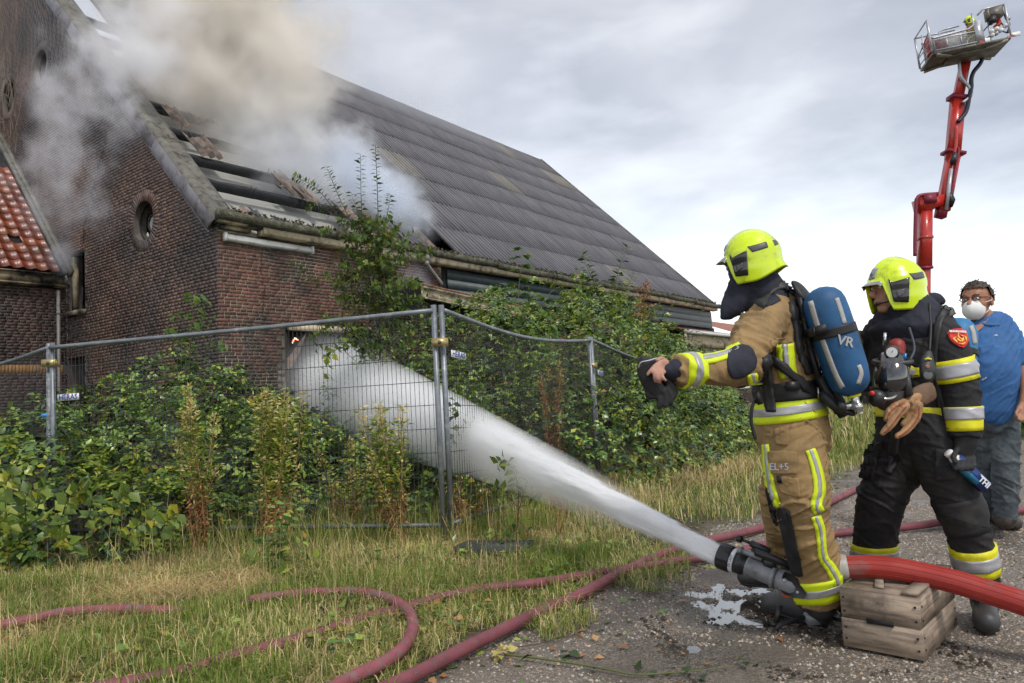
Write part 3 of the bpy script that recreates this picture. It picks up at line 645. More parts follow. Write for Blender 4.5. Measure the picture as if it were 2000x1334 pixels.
# ------------------------------------------------------------------ wing on the left
wing = empty('farmhouse_wing', B(-4, 6, 0), 'low brick wing with glazed orange tile roof against the barn gable', 'house wing')
WT = 5.95; WL = -7.0
w_ = MB(); w_.add([B(WL, WT+.012, 0), B(-.0, WT+.012, 0), B(0, WT+.012, 4.2), B(WL, WT+.012, 4.2)], [[0, 1, 2, 3]])
ww = w_.out('wing_wall', MT['mortar_dark'], wing)
res = wall_bricks(BC, D1, -D2, 4.2, lambda x: 4.1, 1.0, lambda x, z, l: 2.22 < z < 2.42)
O_ = B(-4.2, WT+.012, 0)
emit_bricks(res, O_, D1, -D2, ww, MT['brick_wing'], 260)
for k in range(64):
    if k < 60: pass
V = []; F = []
for k in range(66):
    v, f = brick_mesh('', .052, .17, .016, None); b = len(V); c_ = O_+D1*(.03+k*.0625)+UP*2.32
    V += [c_+D1*q[0]-D2*q[1]+UP*q[2] for q in v]; F += [[i+b for i in ff] for ff in f]
obj('yellow_brick_band', V, np.array(F), MT['brick_yellow'], ww, kind='stuff')
m_ = MB()
m_.box(B(-3.6, WT-.14, 4.20), D1*3.5, D2*.02, UP*.12).box(B(-3.6, WT-.17, 4.325), D1*3.5, D2*.05, UP*.012).box(B(-3.6, WT-.165, 4.085), D1*3.5, D2*.02, UP*.02).box(B(-3.6, WT-.06, 4.06), D1*3.5, D2*.08, UP*.012)
m_.out('cornice', MT['cream_burnt'], wing)
TP = .235; TL = .30
def tile_mesh():
    xs = [0, .02, .05, .08, .12, .17, .205, .235, .25]; zs = [.03, .042, .035, .006, -.006, -.004, .012, .034, .030]
    V = []
    for x, z in zip(xs, zs): V += [(x, 0, z+.012), (x, TL+.05, z-.012), (x, 0, z-.004)]
    F = []
    for i in range(len(xs)-1): F += [[3*i, 3*i+3, 3*i+4, 3*i+1], [3*i+2, 3*i+5, 3*i+3, 3*i]]
    return mkmesh('roof_tile', np.array(V), np.array(F), MT['tile'], smooth=True)
tm = tile_mesh()
for r in range(14):
    for c_i in range(15):
        if (r, c_i) in ((3, 2),): continue
        p_ = B(-.22-TP*(c_i+1), WT-.20, 4.36)+TS*(r*TL)+NR*(.02+random.uniform(-.004, .004))
        x_ = (D1+TS*random.uniform(-.012, .012)).normalized()
        inst('roof_tile', tm, frame(x_, TS, x_.cross(TS).normalized(), p_), wing)
m_ = MB(); m_.add([B(-4.5, WT-.2, 4.33), B(-.05, WT-.2, 4.33), B(-.05, WT+5, 9.53), B(-4.5, WT+5, 9.53)], [[0, 1, 2, 3]]); m_.out('tile_underlay', MT['dark'], wing)
for dx, hh in ((-.12, .10), (-.03, .14)):
    MB().box(B(dx, WT+2.3, 4.36+2.5)+NR*.05, TS*3.6, D1*.045, NR*hh*.6).out('lead_flashing', MT['verge'], wing)
m_ = MB(); pp = B(-.20, WT-.09, 4.0); m_.tube([pp, Vector((pp.x, pp.y, 0))], .035, 10); m_.tube([pp-UP*.45, pp-UP*.52], .042, 10); m_.out('drainpipe', MT['pipe_grey'], wing)

# ------------------------------------------------------------------ annexe at the far end
an = empty('annexe', B(25, -1, 0), 'far low brick annexe with a white gutter and red roof', 'annexe')
A0 = onpl(1300, 652, B(0, -1.0, 0), D2); A1 = A0+D1*14
m_ = MB(); z_ = 3.12; s0, s1 = 17.0, 34.0
m_.box(B((s0+s1)/2, -.95, z_), D1*(s1-s0)/2, D2*.14, UP*.06); m_.out('gutter', MT['white'], an)
MB().box(B((s0+s1)/2, -.85, z_-.28), D1*(s1-s0)/2, D2*.05, UP*.22).out('fascia', MT['cream'], an)
MB().add([B(22.1, -1.1, z_+.06), B(s1, -1.1, z_+.06), B(s1, 1.6, z_+1.1), B(22.1, 1.6, z_+1.1)], [[0, 1, 2, 3]]).add([B(s0, -1.1, z_+.05), B(22.1, -1.1, z_+.05), B(22.1, 0, z_+.3), B(s0, 0, z_+.3)], [[0, 1, 2, 3]]).out('roof', mat('annexe_roof', (.30, .12, .085), .8, var=.3, vs_=6), an)
m_ = MB(); m_.add([B(s0, -.8, 0), B(s1, -.8, 0), B(s1, -.8, z_-.4), B(s0, -.8, z_-.4)], [[0, 1, 2, 3]]); m_.add([B(s1, -.8, 0), B(s1, 1.6, 0), B(s1, 1.6, 4.1), B(s1, -.8, 3)], [[0, 1, 2, 3]]); aw = m_.out('annexe_wall', MT['mortar'], an)
res = wall_bricks(BC, D1, -D2, 13, lambda x: 2.7, .3, lambda x, z, l: any(a < x < a+1.3 and 1.0 < z < 2.3 for a in (1.5, 4.6, 7.6, 10.6)))
emit_bricks(res, B(s0+3.5, -.8, 0), D1, -D2, aw, MT['brick'], 0)
for a in (1.5, 4.6, 7.6, 10.6):
    m_ = MB(); c_ = B(s0+3.5+a+.65, -.82, 1.65); m_.box(c_, D1*.6, D2*.01, UP*.6); w1 = m_.out('window', MT['dark'], an)
    q = MB()
    for dx in (-.6, 0, .6): q.box(c_+D1*dx-D2*.02, D1*.04, D2*.02, UP*.6)
    for dz in (-.6, .6): q.box(c_+UP*dz-D2*.02, D1*.6, D2*.021, UP*.04)
    q.out('window_frame', MT['white'], w1)
print('building ok')

# ------------------------------------------------------------------ fence
def text_part(txt, size, M, m, parent, ext=.0008, name='lettering', bold=0.0, align='CENTER'):
    cu = bpy.data.curves.new(name, 'FONT'); cu.body = txt; cu.size = size; cu.extrude = ext; cu.offset = bold; cu.align_x = align; cu.align_y = 'CENTER'; cu.resolution_u = 2
    o = bpy.data.objects.new(name, cu); COL.objects.link(o); cu.materials.append(m)
    M = M.copy(); bpy.context.view_layer.update(); dg = bpy.context.evaluated_depsgraph_get()
    me = bpy.data.meshes.new_from_object(o.evaluated_get(dg)); bpy.data.objects.remove(o)
    o = bpy.data.objects.new(name, me); COL.objects.link(o); me.materials.clear(); me.materials.append(m)
    o.parent = parent; M.translation -= org(parent); o.matrix_local = M
    return o
FP = [(-7.15, 9.3, 0), (-4.56, 7.0, 0), (-.62, 6.12, 0), (1.03, 9.35, 0), (2.35, 12.4, 0)]
FP = [Vector(p) for p in FP]
TOPZ = [1.95, 1.98, 2.03, 1.93, 1.72]
flabels = ['left mesh fence panel running back from the mottled post', 'wide mesh fence panel in front of the brick corner', 'mesh fence panel crossed by the water jet, its top rail sagging', 'far mesh fence panel vanishing into the brambles']
def fence_panel(a, b, za, zb, label, mottled=False, sag=0., sign=None, dens=.045, lean=(0, 0)):
    root = empty('mesh_fence', (a+b)/2, label, 'fence', 'mesh fence panels across the yard')
    d = (b-a); Ln = d.length; u = d/Ln; n = Vector((u.y, -u.x, 0));
    if n.y > 0: n = -n
    a2 = a+u*.045; b2 = b-u*.045
    la, lb = Vector((lean[0], 0, 0)), Vector((lean[1], 0, 0))
    pm = MT['galv']
    for p, z, l, mm in ((a2, za, la, pm), (b2, zb, lb, MT['galv_mottled'] if mottled else pm)):
        m_ = MB(); m_.tube([p+UP*.0, p+UP*z+l], .025, 4 if False else 10); m_.out('post', mm, root, smooth=True)
    def P(x, z):       # x 0..1 along, z height fraction
        q = a2.lerp(b2, x); zt = za+(zb-za)*x-.05; sg = -sag*math.sin(math.pi*x)
        h = .15+(zt+sg-.15)*z; return q+UP*h+(la*(1-x)+lb*x)*z+n*(.03*math.sin(5*x+2*z)*z)
    m_ = MB(); m_.tube([P(x, 1) for x in np.linspace(0, 1, 14)], .021, 10); m_.out('top_rail', pm, root, smooth=True)
    m_ = MB(); m_.tube([P(x, 0) for x in np.linspace(0, 1, 8)], .021, 10); m_.out('bottom_rail', MT['galv_dark'], root, smooth=True)
    nv = int(Ln/dens); V = []; F = []
    def wire(pts, r):
        v, f = tube(pts, r, 4, False); b_ = len(V); V.extend(v); F.extend([[i+b_ for i in ff] for ff in f])
    for k in range(1, nv): x = k/nv; wire([P(x, 0), P(x, .35)+n*.004, P(x, .7), P(x, 1.012)], .0023)
    nh = 9
    for k in range(1, nh): z = k/nh; wire([P(x, z)+n*(.018*math.sin(2.2*math.pi*z)) for x in np.linspace(0, 1, 12)], .0030)
    obj('wire_mesh', V, np.array(F), MT['wire'], root, kind='stuff')
    if sign:
        x0, z0, w, h, txt = sign
        c_ = P(x0, z0)+n*.012; c1 = P(x0+w/Ln, z0)+n*.012; uu = (c1-c_).normalized(); vv = uu.cross(n).normalized();
        if vv.z < 0: vv = -vv
        s_ = MB(); s_.box(c_+uu*w/2, uu*w/2, n*.002, vv*h/2); sg = s_.out('sign_plate', MT['white'], root)
        text_part(txt, h*1.18, frame(uu, vv, uu.cross(vv), c_+uu*w/2+n*.004), MT['blue_print'], sg, bold=.0008)
    return root, P, n, u
p1_ = fence_panel(FP[0], FP[1], TOPZ[0], TOPZ[1], flabels[0], mottled=True, dens=.05)
p2_ = fence_panel(FP[1], FP[2], TOPZ[1], TOPZ[2], flabels[1], sign=(.0125+.01, .72, .245, .062, 'HERAS'), dens=.042, lean=(-.02, 0))
p3_ = fence_panel(FP[2], FP[3], TOPZ[2], TOPZ[3], flabels[2], sag=.10, sign=(.02, .80, .245, .062, 'HERAS'), dens=.042)
p4_ = fence_panel(FP[3], FP[4], TOPZ[3], TOPZ[4], flabels[3], sign=(.03, .76, .245, .062, 'HERAS'), dens=.06)
for i, (p, z, lb_) in enumerate(((FP[1], 1.78, 'brass fence clamp on the mottled left post'), (FP[2], 1.70, 'brass fence clamp joining the two middle posts'), (FP[3], 1.55, 'small brass clamp on the far fence post'))):
    r_ = empty('fence_clamp', p+UP*z, lb_, 'clamp', 'clamps on the fence posts')
    MB().box(p+UP*z-Vector((0, .032, 0)), Vector((.068, 0, 0)), Vector((0, .006, 0)), UP*.035).box(p+UP*z+Vector((0, .032, 0)), Vector((.068, 0, 0)), Vector((0, .006, 0)), UP*.035).out('clamp_plate', MT['brass'], r_)
    MB().tube([p+UP*z-Vector((0, .06, 0)), p+UP*z+Vector((0, .05, 0))], .009, 6).tube([p+UP*z-Vector((0, .048, 0)), p+UP*z-Vector((0, .038, 0))], .018, 6).out('bolt', MT['galv_dark'], r_)
# small blue torn label on the mottled post and concrete fence foot
tag(MB().box(at(86, 811, 6.92), Vector((.03, 0, 0)), Vector((0, .002, 0)), Vector((.004, 0, .016))).out('torn_label', MT['blue_light']), 'torn blue and white label by the mottled left post', 'label')
ft = MB(); fc = gnd(965, 1092)+UP*.02
ft.box(fc+Vector((0, .1, .03)), Vector((.26, -.07, 0)), Vector((.05, .11, 0)), UP*.045)
V0 = ft; tag(ft.out('ballast_block', MT['concrete_block']), 'dark mossy block foot at the base of the middle posts', 'fence foot')
tag(MB().box(FP[1]+UP*.06, Vector((.33, 0, 0)), Vector((0, .11, 0)), UP*.06).out('ballast_block', MT['concrete_block']), 'fence foot hidden in brambles below the mottled post', 'fence foot')

# ------------------------------------------------------------------ hoses
def hose(name, pts, r, m, label, cat='fire hose', group=None, n=14, ends=True):
    P = spline(pts, 10); V, F = tube(P, r, n)
    o = obj(name, V, F, m, None, smooth=True); tag(o, label, cat, group); return o
def g3(l, r, z=None): return [gnd(x, y, r if z is None else z)+UP*(0) for x, y in l]
HR = .031
hA = hose('fire_hose', g3([(600, 1425), (700, 1368), (800, 1322), (900, 1270), (975, 1233), (1050, 1197), (1125, 1165), (1200, 1125), (1270, 1092), (1335, 1068), (1400, 1052)], HR+.012)+g3([(1490, 1030), (1580, 1000), (1680, 952), (1760, 918), (1850, 890)], HR), HR, MT['hose'], 'dusty pink hose lying along the gravel edge, nearest the camera', 'fire hose', 'pink hoses on the ground')
hose('fire_hose', g3([(150, 1352), (280, 1328), (380, 1305), (470, 1278), (560, 1255), (640, 1230), (720, 1206), (800, 1185)], .045)+g3([(870, 1166), (950, 1150), (1050, 1139)], HR+.035)+g3([(1140, 1125), (1250, 1108), (1330, 1095), (1400, 1086), (1500, 1062), (1600, 1045), (1700, 1036), (1780, 1028), (1850, 1018), (1950, 1003), (2040, 992), (2200, 985)], HR), HR*.95, MT['hose'], 'pink hose running behind the firefighters to the far grass edge', 'fire hose', 'pink hoses on the ground')
hose('fire_hose', g3([(-60, 1240), (0, 1222), (60, 1210), (130, 1196), (250, 1190), (320, 1194)], HR+.03)+g3([(400, 1196), (450, 1186)], .0)+g3([(500, 1171), (560, 1163), (640, 1157), (710, 1158), (765, 1172), (798, 1195), (806, 1222), (795, 1255), (760, 1288), (700, 1318), (640, 1350), (560, 1400)], HR+.045), HR*.97, MT['hose_faded'], 'pink hose curling in a bend through the grass', 'fire hose', 'pink hoses on the ground')
tag(MB().tube([gnd(1243, 1112, .022), gnd(1272, 1106, .022)], .026, 12).out('hose_sleeve', MT['white'], smooth=True), 'white sleeve under the crossing of two pink hoses', 'hose sleeve')
# ------------------------------------------------------------------ crate
CRL = gnd(1648, 1262); CRF = gnd(1806, 1293); CRR = gnd(1900, 1215)
ex = (CRL-CRF); ey = (CRR-CRF); exn = ex.normalized(); eyn = (ey-exn*ey.dot(exn)).normalized(); EX, EY, EZ = ex.length, .56, .255
crate = empty('wooden_crate', CRF, 'weathered wooden crate upside down under the thick red hose', 'crate')
th = .010
def plank(c, x, y, z, nm='plank'):
    m_ = MB().box(c, x, y, z); 
    # nudge corners so no two planks are identical
    m_.V = [tuple(Vector(v)+Vector((random.uniform(-.002, .002) for _ in range(3)))) for v in m_.V]
    return m_.out(nm, MT['wood_crate'], crate)
hh = EZ/2-.004
for k in range(2):     # long face boards seen at left (front) and right
    zc = .004+hh/2+k*(hh+.006)
    plank(CRF+exn*EX/2+eyn*th+UP*zc, exn*(EX/2-.001), eyn*th, UP*hh/2)
    plank(CRF+exn*(th)+eyn*(EY/2)+UP*zc, eyn*(EY/2-.022), exn*th, UP*hh/2)
    plank(CRF+exn*(EX-th)+eyn*(EY/2)+UP*zc, eyn*(EY/2-.022), exn*th, UP*hh/2)
    plank(CRF+exn*EX/2+eyn*(EY-th)+UP*zc, exn*(EX/2-.001), eyn*th, UP*hh/2)
for a, b in ((0, 0), (1, 0), (0, 1), (1, 1)):
    plank(CRF+exn*(.035 if a == 0 else EX-.035)+eyn*(.035 if b == 0 else EY-.035)+UP*EZ/2, exn*.013, eyn*.013, UP*(EZ/2-.004), 'corner_post')
for k in range(5):
    w_ = EY/5; plank(CRF+exn*EX/2+eyn*(w_*(k+.5))+UP*(EZ+.004), exn*(EX/2-.004), eyn*(w_/2-.003), UP*.005)
plank(CRF+exn*.035+eyn*(EY/2)+UP*(EZ+.018), eyn*(EY/2), exn*.03, UP*.008, 'batten')
plank(CRF+exn*(EX-.10)+eyn*(EY*.42)+UP*(EZ+.017), (eyn*.8+exn*.25).normalized()*.20, exn.cross(UP).cross(exn)*0+exn*.018, UP*.007, 'batten')
m_ = MB(); m_.box(CRF+exn*EX*.5-eyn*.001+UP*(EZ/2+.004), exn*.055, eyn*.003, UP*.010); m_.out('hand_slot', MT['dark'], crate)
m_ = MB()
for a in (.05, .95):
    for z_ in (.04, .09, .16, .22):
        for q, dr, oo in ((exn, eyn, CRF+exn*EX*a), (eyn, exn, CRF+eyn*EY*a)): m_.box(oo+UP*z_-dr*.0015, q*.004, dr*.002, UP*.004)
m_.out('nail_head', MT['soot'], crate, kind='stuff')
# ------------------------------------------------------------------ thick red supply hose over the crate
zc = EZ+.03+.052
cs = [at(1640, 1108, 3.42), at(1690, 1107, 3.38), at(1740, 1110, 3.33), at(1800, 1121, 3.27), at(1860, 1135, 3.20), at(1930, 1156, 3.12), at(2010, 1182, 3.02), at(2120, 1225, 2.9), at(2300, 1290, 2.75)]
P = spline(cs, 14); V = []; 
V, F = tube(P, .050, 28)
sup = obj('supply_hose', V, F, MT['hose_red'], None, smooth=True); tag(sup, 'thick bright red supply hose resting on the crate', 'fire hose')
for zz in cs[:7]: print('hose z', round(zz.z, 3), end=' ')
rb = MB()
for k in range(14):
    an = 2*math.pi*k/14; vv, ff = tube(P, .050, 14, False)
    rb.tube([Vector(vv[i*14+k]) for i in range(0, len(P))], .0016, 4)
rb.out('hose_ribs', MT['hose_red'], sup, kind='stuff')
# ------------------------------------------------------------------ monitor (water cannon)
MT['mon_grey'] = mat('mon_grey', (.20, .205, .215), .38, var=.12, vs_=8, metal=.1, dirt=(.11, .105, .10), ds=14, dth=.6, coat=.2)
MT['orange'] = mat('orange', (.75, .10, .01), .4, var=.05)
NZ0 = at(1407, 1084, 3.72); NZ1 = at(1540, 1138, 3.50)
ndir = (NZ1-NZ0).normalized()
mon = empty('water_monitor', Vector((1.3, 3.6, 0)), 'grey ground monitor nozzle with black bumper shooting water', 'water monitor')
def lathe(o, ax, prof, n=28):
    a = Vector((0, 0, 1)); u = ax.cross(a).normalized(); w = ax.cross(u); V = []; F = []
    for (d, r) in prof:
        for k in range(n): an = 2*math.pi*k/n; V.append(o+ax*d+(u*math.cos(an)+w*math.sin(an))*r)
    for i in range(len(prof)-1):
        for k in range(n): F.append([i*n+k, i*n+(k+1) % n, (i+1)*n+(k+1) % n, (i+1)*n+k])
    return V, F
def lobj(name, o, ax, prof, m, parent, n=28, **k): V, F = lathe(o, ax, prof, n); return obj(name, V, F, m, parent, smooth=True, **k)
# fluted black bumper
V = []; n = 60; u_ = ndir.cross(UP).normalized(); w_ = ndir.cross(u_); prof = [(-.0, .058), (-.0, .066), (.012, .069), (.058, .068), (.066, .060), (.066, .05)]
for d_, r_ in prof:
    for k in range(n):
        an = 2*math.pi*k/n; fl_ = -.005*(math.sin(an*12) > .35)*(.008 < d_ < .06); V.append(NZ0+ndir*d_+(u_*math.cos(an)+w_*math.sin(an))*(r_+fl_))
F = [[i*n+k, i*n+(k+1) % n, (i+1)*n+(k+1) % n, (i+1)*n+k] for i in range(len(prof)-1) for k in range(n)]
obj('bumper', V, F, MT['black_plastic'], mon)
lobj('rim', NZ0, ndir, [(.0, .058), (-.002, .04), (.02, .035)], MT['dark'], mon)
lobj('white_ring', NZ0, ndir, [(.066, .05), (.067, .061), (.086, .061), (.087, .05)], MT['white'], mon)
text_part('Z6 UNIT', .017, frame((UP*.85-ndir*.0+Vector((0, 0, 0))).cross(ndir).cross(ndir).normalized()*-1, ndir*-1, (-Vector((0, 1, 0))-ndir*(-Vector((0, 1, 0))).dot(ndir)).normalized(), NZ0+ndir*.0765+(-Vector((0, 1, 0))-ndir*(-Vector((0, 1, 0))).dot(ndir)).normalized()*.062), MT['blue_print'], mon)
lobj('nozzle_body', NZ0, ndir, [(.086, .05), (.088, .056), (.125, .054), (.128, .048), (.15, .045)], MT['black_plastic'], mon)
lobj('barrel', NZ0, ndir, [(.145, .04), (.147, .052), (.155, .053), (.16, .047), (.27, .047), (.275, .056), (.29, .056), (.295, .03)], MT['mon_grey'], mon)
E0 = NZ0+ndir*.29; E1 = E0+ndir*.10
lobj('elbow', E0, ndir, [(0, .03), (.01, .05), (.04, .060), (.09, .060), (.125, .05), (.14, .03), (.142, 0)], MT['mon_grey'], mon)
pv = -Vector((0, 1, 0))
for sg in (-1, 1):      # black cheek plates with bolts
    c_ = E0+ndir*.03+Vector((0, -.058*sg, 0))
    m_ = MB(); pts = [(-.045, -.035), (-.02, .05), (.02, .05), (.09, -.01), (.085, -.04), (.0, -.055)]
    up2 = (UP-ndir*UP.dot(ndir)).normalized()
    a_ = [c_+ndir*x+up2*y for x, y in pts]; b_ = [p-Vector((0, .012*sg, 0)) for p in a_]; n6 = len(pts)
    m_.add(a_+b_, [list(range(n6)), list(range(n6, 2*n6))[::-1]]+[[k, (k+1) % n6, n6+(k+1) % n6, n6+k] for k in range(n6)])
    cp_ = m_.out('cheek_plate', MT['black_plastic'], mon)
    for x, y, r_ in ((-.015, .01, .012), (.05, -.02, .008)):
        m2 = MB(); q = c_+ndir*x+up2*y-Vector((0, .012*sg, 0)); m2.tube([q, q-Vector((0, .006*sg, 0))], r_, 8); m2.out('bolt', MT['alu'], cp_)
up2 = (UP-ndir*UP.dot(ndir)).normalized()
m_ = MB(); q0 = NZ0+ndir*.10+up2*.062; m_.tube([q0, q0+ndir*.11+up2*.005], .016, 10); m_.tube([q0-ndir*.012, q0+ndir*.005], .021, 10); m_.out('lever', MT['mon_grey'], mon, smooth=True)
m_ = MB(); q1 = NZ0+ndir*.10+up2*.115+Vector((0, .03, 0)); m_.tube([q1, q1+ndir*.05], .008, 8); m_.tube([q1+ndir*.05, q1+ndir*.15-up2*.005], .018, 8); m_.tube([q1-ndir*.02, q1+ndir*.002], .019, 8); m_.out('control_handle', MT['black_plastic'], mon)
m_ = MB(); q2 = NZ0+ndir*.22+up2*.085; m_.box(q2+ndir*.05, ndir*.11, Vector((0, .035, 0)), up2*.018); m_.box(q2+ndir*.02-up2*.03, ndir*.03, Vector((0, .03, 0)), up2*.03); m_.out('bracket', MT['black_plastic'], mon)
# base: curved grey pipe to the inlet coupling
bp = [at(1545, 1130, 3.5), at(1570, 1150, 3.48), at(1600, 1146, 3.47), at(1628, 1122, 3.45), at(1648, 1110, 3.43)]
V, F = tube(spline(bp, 8), .052, 20); obj('inlet_pipe', V, F, MT['mon_grey'], mon, smooth=True)
cdir = (P[3]-P[0]).normalized(); cpos = P[0]-cdir*.055
lobj('coupling', cpos, cdir, [(-.03, .05), (-.02, .062), (.0, .066), (.012, .066), (.014, .060), (.07, .058), (.085, .055), (.09, .05)], mat('coupling_grey', (.36, .35, .31), .45, var=.15, vs_=12, bump=.1), mon)
m_ = MB(); c0 = at(1590, 1170, 3.62); m_.box(Vector((c0.x, c0.y, .04)), Vector((.06, 0, 0)), Vector((0, .06, 0)), UP*.025); m_.out('base_plate', MT['mon_grey'], mon)
for dx, dy in ((-.2, -.05), (.18, -.12), (-.05, .3), (.22, .2)):
    m_ = MB(); c1 = Vector((c0.x, c0.y, .05)); m_.tube([c1, c1+Vector((dx, dy, -.03)), c1+Vector((dx*1.1, dy*1.1, -.05))], .011, 8); m_.out('leg', MT['black_plastic'], mon)
m_ = MB(); c2 = at(1527, 1222, 3.62); m_.tube([Vector((c2.x-.03, c2.y, .01)), Vector((c2.x+.0, c2.y, .10))], .014, 8); m_.tube([Vector((c2.x-.035, c2.y, .004)), Vector((c2.x-.035, c2.y, .02))], .024, 8); m_.out('foot_spike', MT['black_plastic'], mon)
m_ = MB(); c3 = at(1543, 1158, 3.55); m_.box(c3, Vector((.035, 0, -.006)), Vector((0, .03, 0)), Vector((.003, 0, .016))); m_.out('orange_grip', MT['orange'], mon)
m_ = MB(); c4 = at(1618, 1086, 3.6); m_.tube([c4, c4+Vector((.045, .0, -.028))], .012, 8); m_.tube([c4+Vector((.0, 0, 0)), c4+Vector((-.02, .02, -.10))], .007, 6); m_.out('lock_handle', MT['black_plastic'], mon)
print('fence ok')

# ------------------------------------------------------------------ water jet: volume along the nozzle axis, spreading into mist
def volmat(name, build, step=1.0):
    m = bpy.data.materials.new(name); m.use_nodes = True; t = m.node_tree; t.nodes.clear()
    o = t.nodes.new('ShaderNodeOutputMaterial'); v = t.nodes.new('ShaderNodeVolumePrincipled'); t.links.new(v.outputs[0], o.inputs['Volume'])
    v.inputs['Density'].default_value = 0; build(t, v); 
    try: m.cycles.volume_step_rate = step
    except Exception: m.volume_step_rate = step
    return m
class NB:
    """tiny node-math helper"""
    def __init__(s, t): s.t = t
    def n(s, ty, ins=(), **k):
        x = s.t.nodes.new(ty)
        for a, b in k.items(): setattr(x, a, b)
        for i, v in enumerate(ins):
            if v is None: continue
            if hasattr(v, 'node'): s.t.links.new(v, x.inputs[i])
            else: x.inputs[i].default_value = v
        return x.outputs[0]
    def m(s, op, a, b=None, c=None, clamp=False): return s.n('ShaderNodeMath', (a, b, c), operation=op, use_clamp=clamp)
    def pos(s): return s.t.nodes.new('ShaderNodeTexCoord').outputs['Object']
    def sep(s, v):
        x = s.t.nodes.new('ShaderNodeSeparateXYZ'); s.t.links.new(v, x.inputs[0]); return x.outputs
    def noise(s, v, scale, detail=4, rough=.6, mapping=None, loc=None):
        if mapping or loc:
            q = s.t.nodes.new('ShaderNodeMapping'); s.t.links.new(v, q.inputs[0])
            if mapping: q.inputs['Scale'].default_value = mapping
            if loc: q.inputs['Location'].default_value = loc
            v = q.outputs[0]
        x = s.t.nodes.new('ShaderNodeTexNoise'); x.inputs['Scale'].default_value = scale; x.inputs['Detail'].default_value = detail; x.inputs['Roughness'].default_value = rough; s.t.links.new(v, x.inputs[0]); return x.outputs['Fac']
    def ss(s, v, a, b, c=0., d=1.): 
        x = s.t.nodes.new('ShaderNodeMapRange'); x.interpolation_type = 'SMOOTHSTEP'
        if hasattr(v, 'node'): s.t.links.new(v, x.inputs[0])
        for i, q in enumerate((a, b, c, d)):
            if hasattr(q, 'node'): s.t.links.new(q, x.inputs[i+1])
            else: x.inputs[i+1].default_value = q
        return x.outputs[0]
J0 = NZ0.copy(); J1 = onpl(625, 748, B(0, .1, 0), D2); JL = (J1-J0).length; jd = (J1-J0)/JL
ju = jd.cross(UP).normalized(); jw = ju.cross(jd).normalized()      # ju horizontal, jw upward
SAG = .10
def jet_r(x):       # radius at distance x
    return .050+.0285*x+.0030*x*x
def jet_build(t, v):
    b = NB(t); p = b.pos(); X, Y, Z = b.sep(p)            # object space: X along the jet
    r = b.m('ADD', b.m('MULTIPLY_ADD', X, .0285, .050), b.m('MULTIPLY', b.m('MULTIPLY', X, X), .0030))
    # the spray sinks: below the axis it trails off more slowly
    arch = b.m('MULTIPLY', b.m('MULTIPLY', X, b.m('SUBTRACT', JL, X)), .0052)
    Zc = b.m('SUBTRACT', Z, arch)
    Zs = b.m('MULTIPLY', Zc, b.m('MULTIPLY_ADD', b.m('LESS_THAN', Zc, 0), -.35, 1))
    rad = b.m('SQRT', b.m('ADD', b.m('MULTIPLY', Y, Y), b.m('MULTIPLY', Zs, Zs)))
    q = b.m('DIVIDE', rad, r)
    st = b.noise(p, 1.0, 6, .68, mapping=(1.6, 20, 20))
    q2 = b.m('ADD', q, b.m('MULTIPLY_ADD', st, 1.7, -.85))
    core = b.ss(q2, .12, 1.0, 1, 0)
    core = b.m('MULTIPLY', core, core)
    amp = b.m('DIVIDE', .22, b.m('MULTIPLY', r, b.m('ADD', r, .035)))
    mist = b.ss(q, .2, 1.9, .08, 0)
    d = b.m('MULTIPLY', b.m('ADD', core, b.m('MULTIPLY', mist, b.ss(X, .5, 5))), amp)
    d = b.m('MULTIPLY', d, b.m('MULTIPLY_ADD', b.noise(p, 2.4, 4, .6, mapping=(.35, 1, 1)), 1.6, .2))
    d = b.m('MULTIPLY', d, b.ss(X, 3.0, JL, 1, .45)); t.links.new(b.m('MULTIPLY', d, 24.0), v.inputs['Density'])
    v.inputs['Color'].default_value = (.997, .998, 1, 1); v.inputs['Anisotropy'].default_value = 0.0
jm = volmat('water_jet', jet_build, .035)
V = []; F = []; nseg = 24; nk = 20
for i in range(nseg+1):
    x = JL*i/nseg; R_ = jet_r(x)*1.45+.01
    if i == 0: R_ = .05
    for k in range(nk):
        an = 2*math.pi*k/nk; zz = math.sin(an)*R_; zz *= 1.5 if zz < 0 else 1
        V.append((x, math.cos(an)*R_, zz+.0052*x*(JL-x)))
F = [[i*nk+k, i*nk+(k+1) % nk, (i+1)*nk+(k+1) % nk, (i+1)*nk+k] for i in range(nseg) for k in range(nk)]+[list(range(nk))[::-1], [nseg*nk+k for k in range(nk)]]
jo = bpy.data.objects.new('water_jet', mkmesh('water_jet', np.array(V), F, jm)); COL.objects.link(jo)
jo.matrix_world = frame(jd, ju*-1, jw, J0)
# loose strands and drops riding on the jet
V = []; F = []
def drops(n, qa, qb, fall, ln, wd):
    for k in range(n):
        x = JL*random.random()**.8*.98; r = jet_r(x); an = random.uniform(0, 6.283); q = random.gauss(qa, qb); y = math.cos(an)*r*q; z = math.sin(an)*r*q
        if fall: z = -abs(z)-random.random()**2*.25*min(1, x/2)
        z += .0052*x*(JL-x); l = random.uniform(*ln)*(.5+.5*min(1, x/3)); w = random.uniform(*wd)*(.6+.1*x)
        d = Vector((1, y*.06/max(r, .01)*1.0, z*0+(-.05 if fall else 0)+(math.sin(an)*q*.05))).normalized(); p = Vector((x, y, z)); s1 = d.cross(UP).normalized()*w; s2 = d.cross(s1).normalized()*w; b = len(V)
        V.extend([p-d*l, p+s1, p+s2, p-s1, p-s2, p+d*l]); F.extend([[b, b+1, b+2], [b, b+2, b+3], [b, b+3, b+4], [b, b+4, b+1], [b+5, b+2, b+1], [b+5, b+3, b+2], [b+5, b+4, b+3], [b+5, b+1, b+4]])
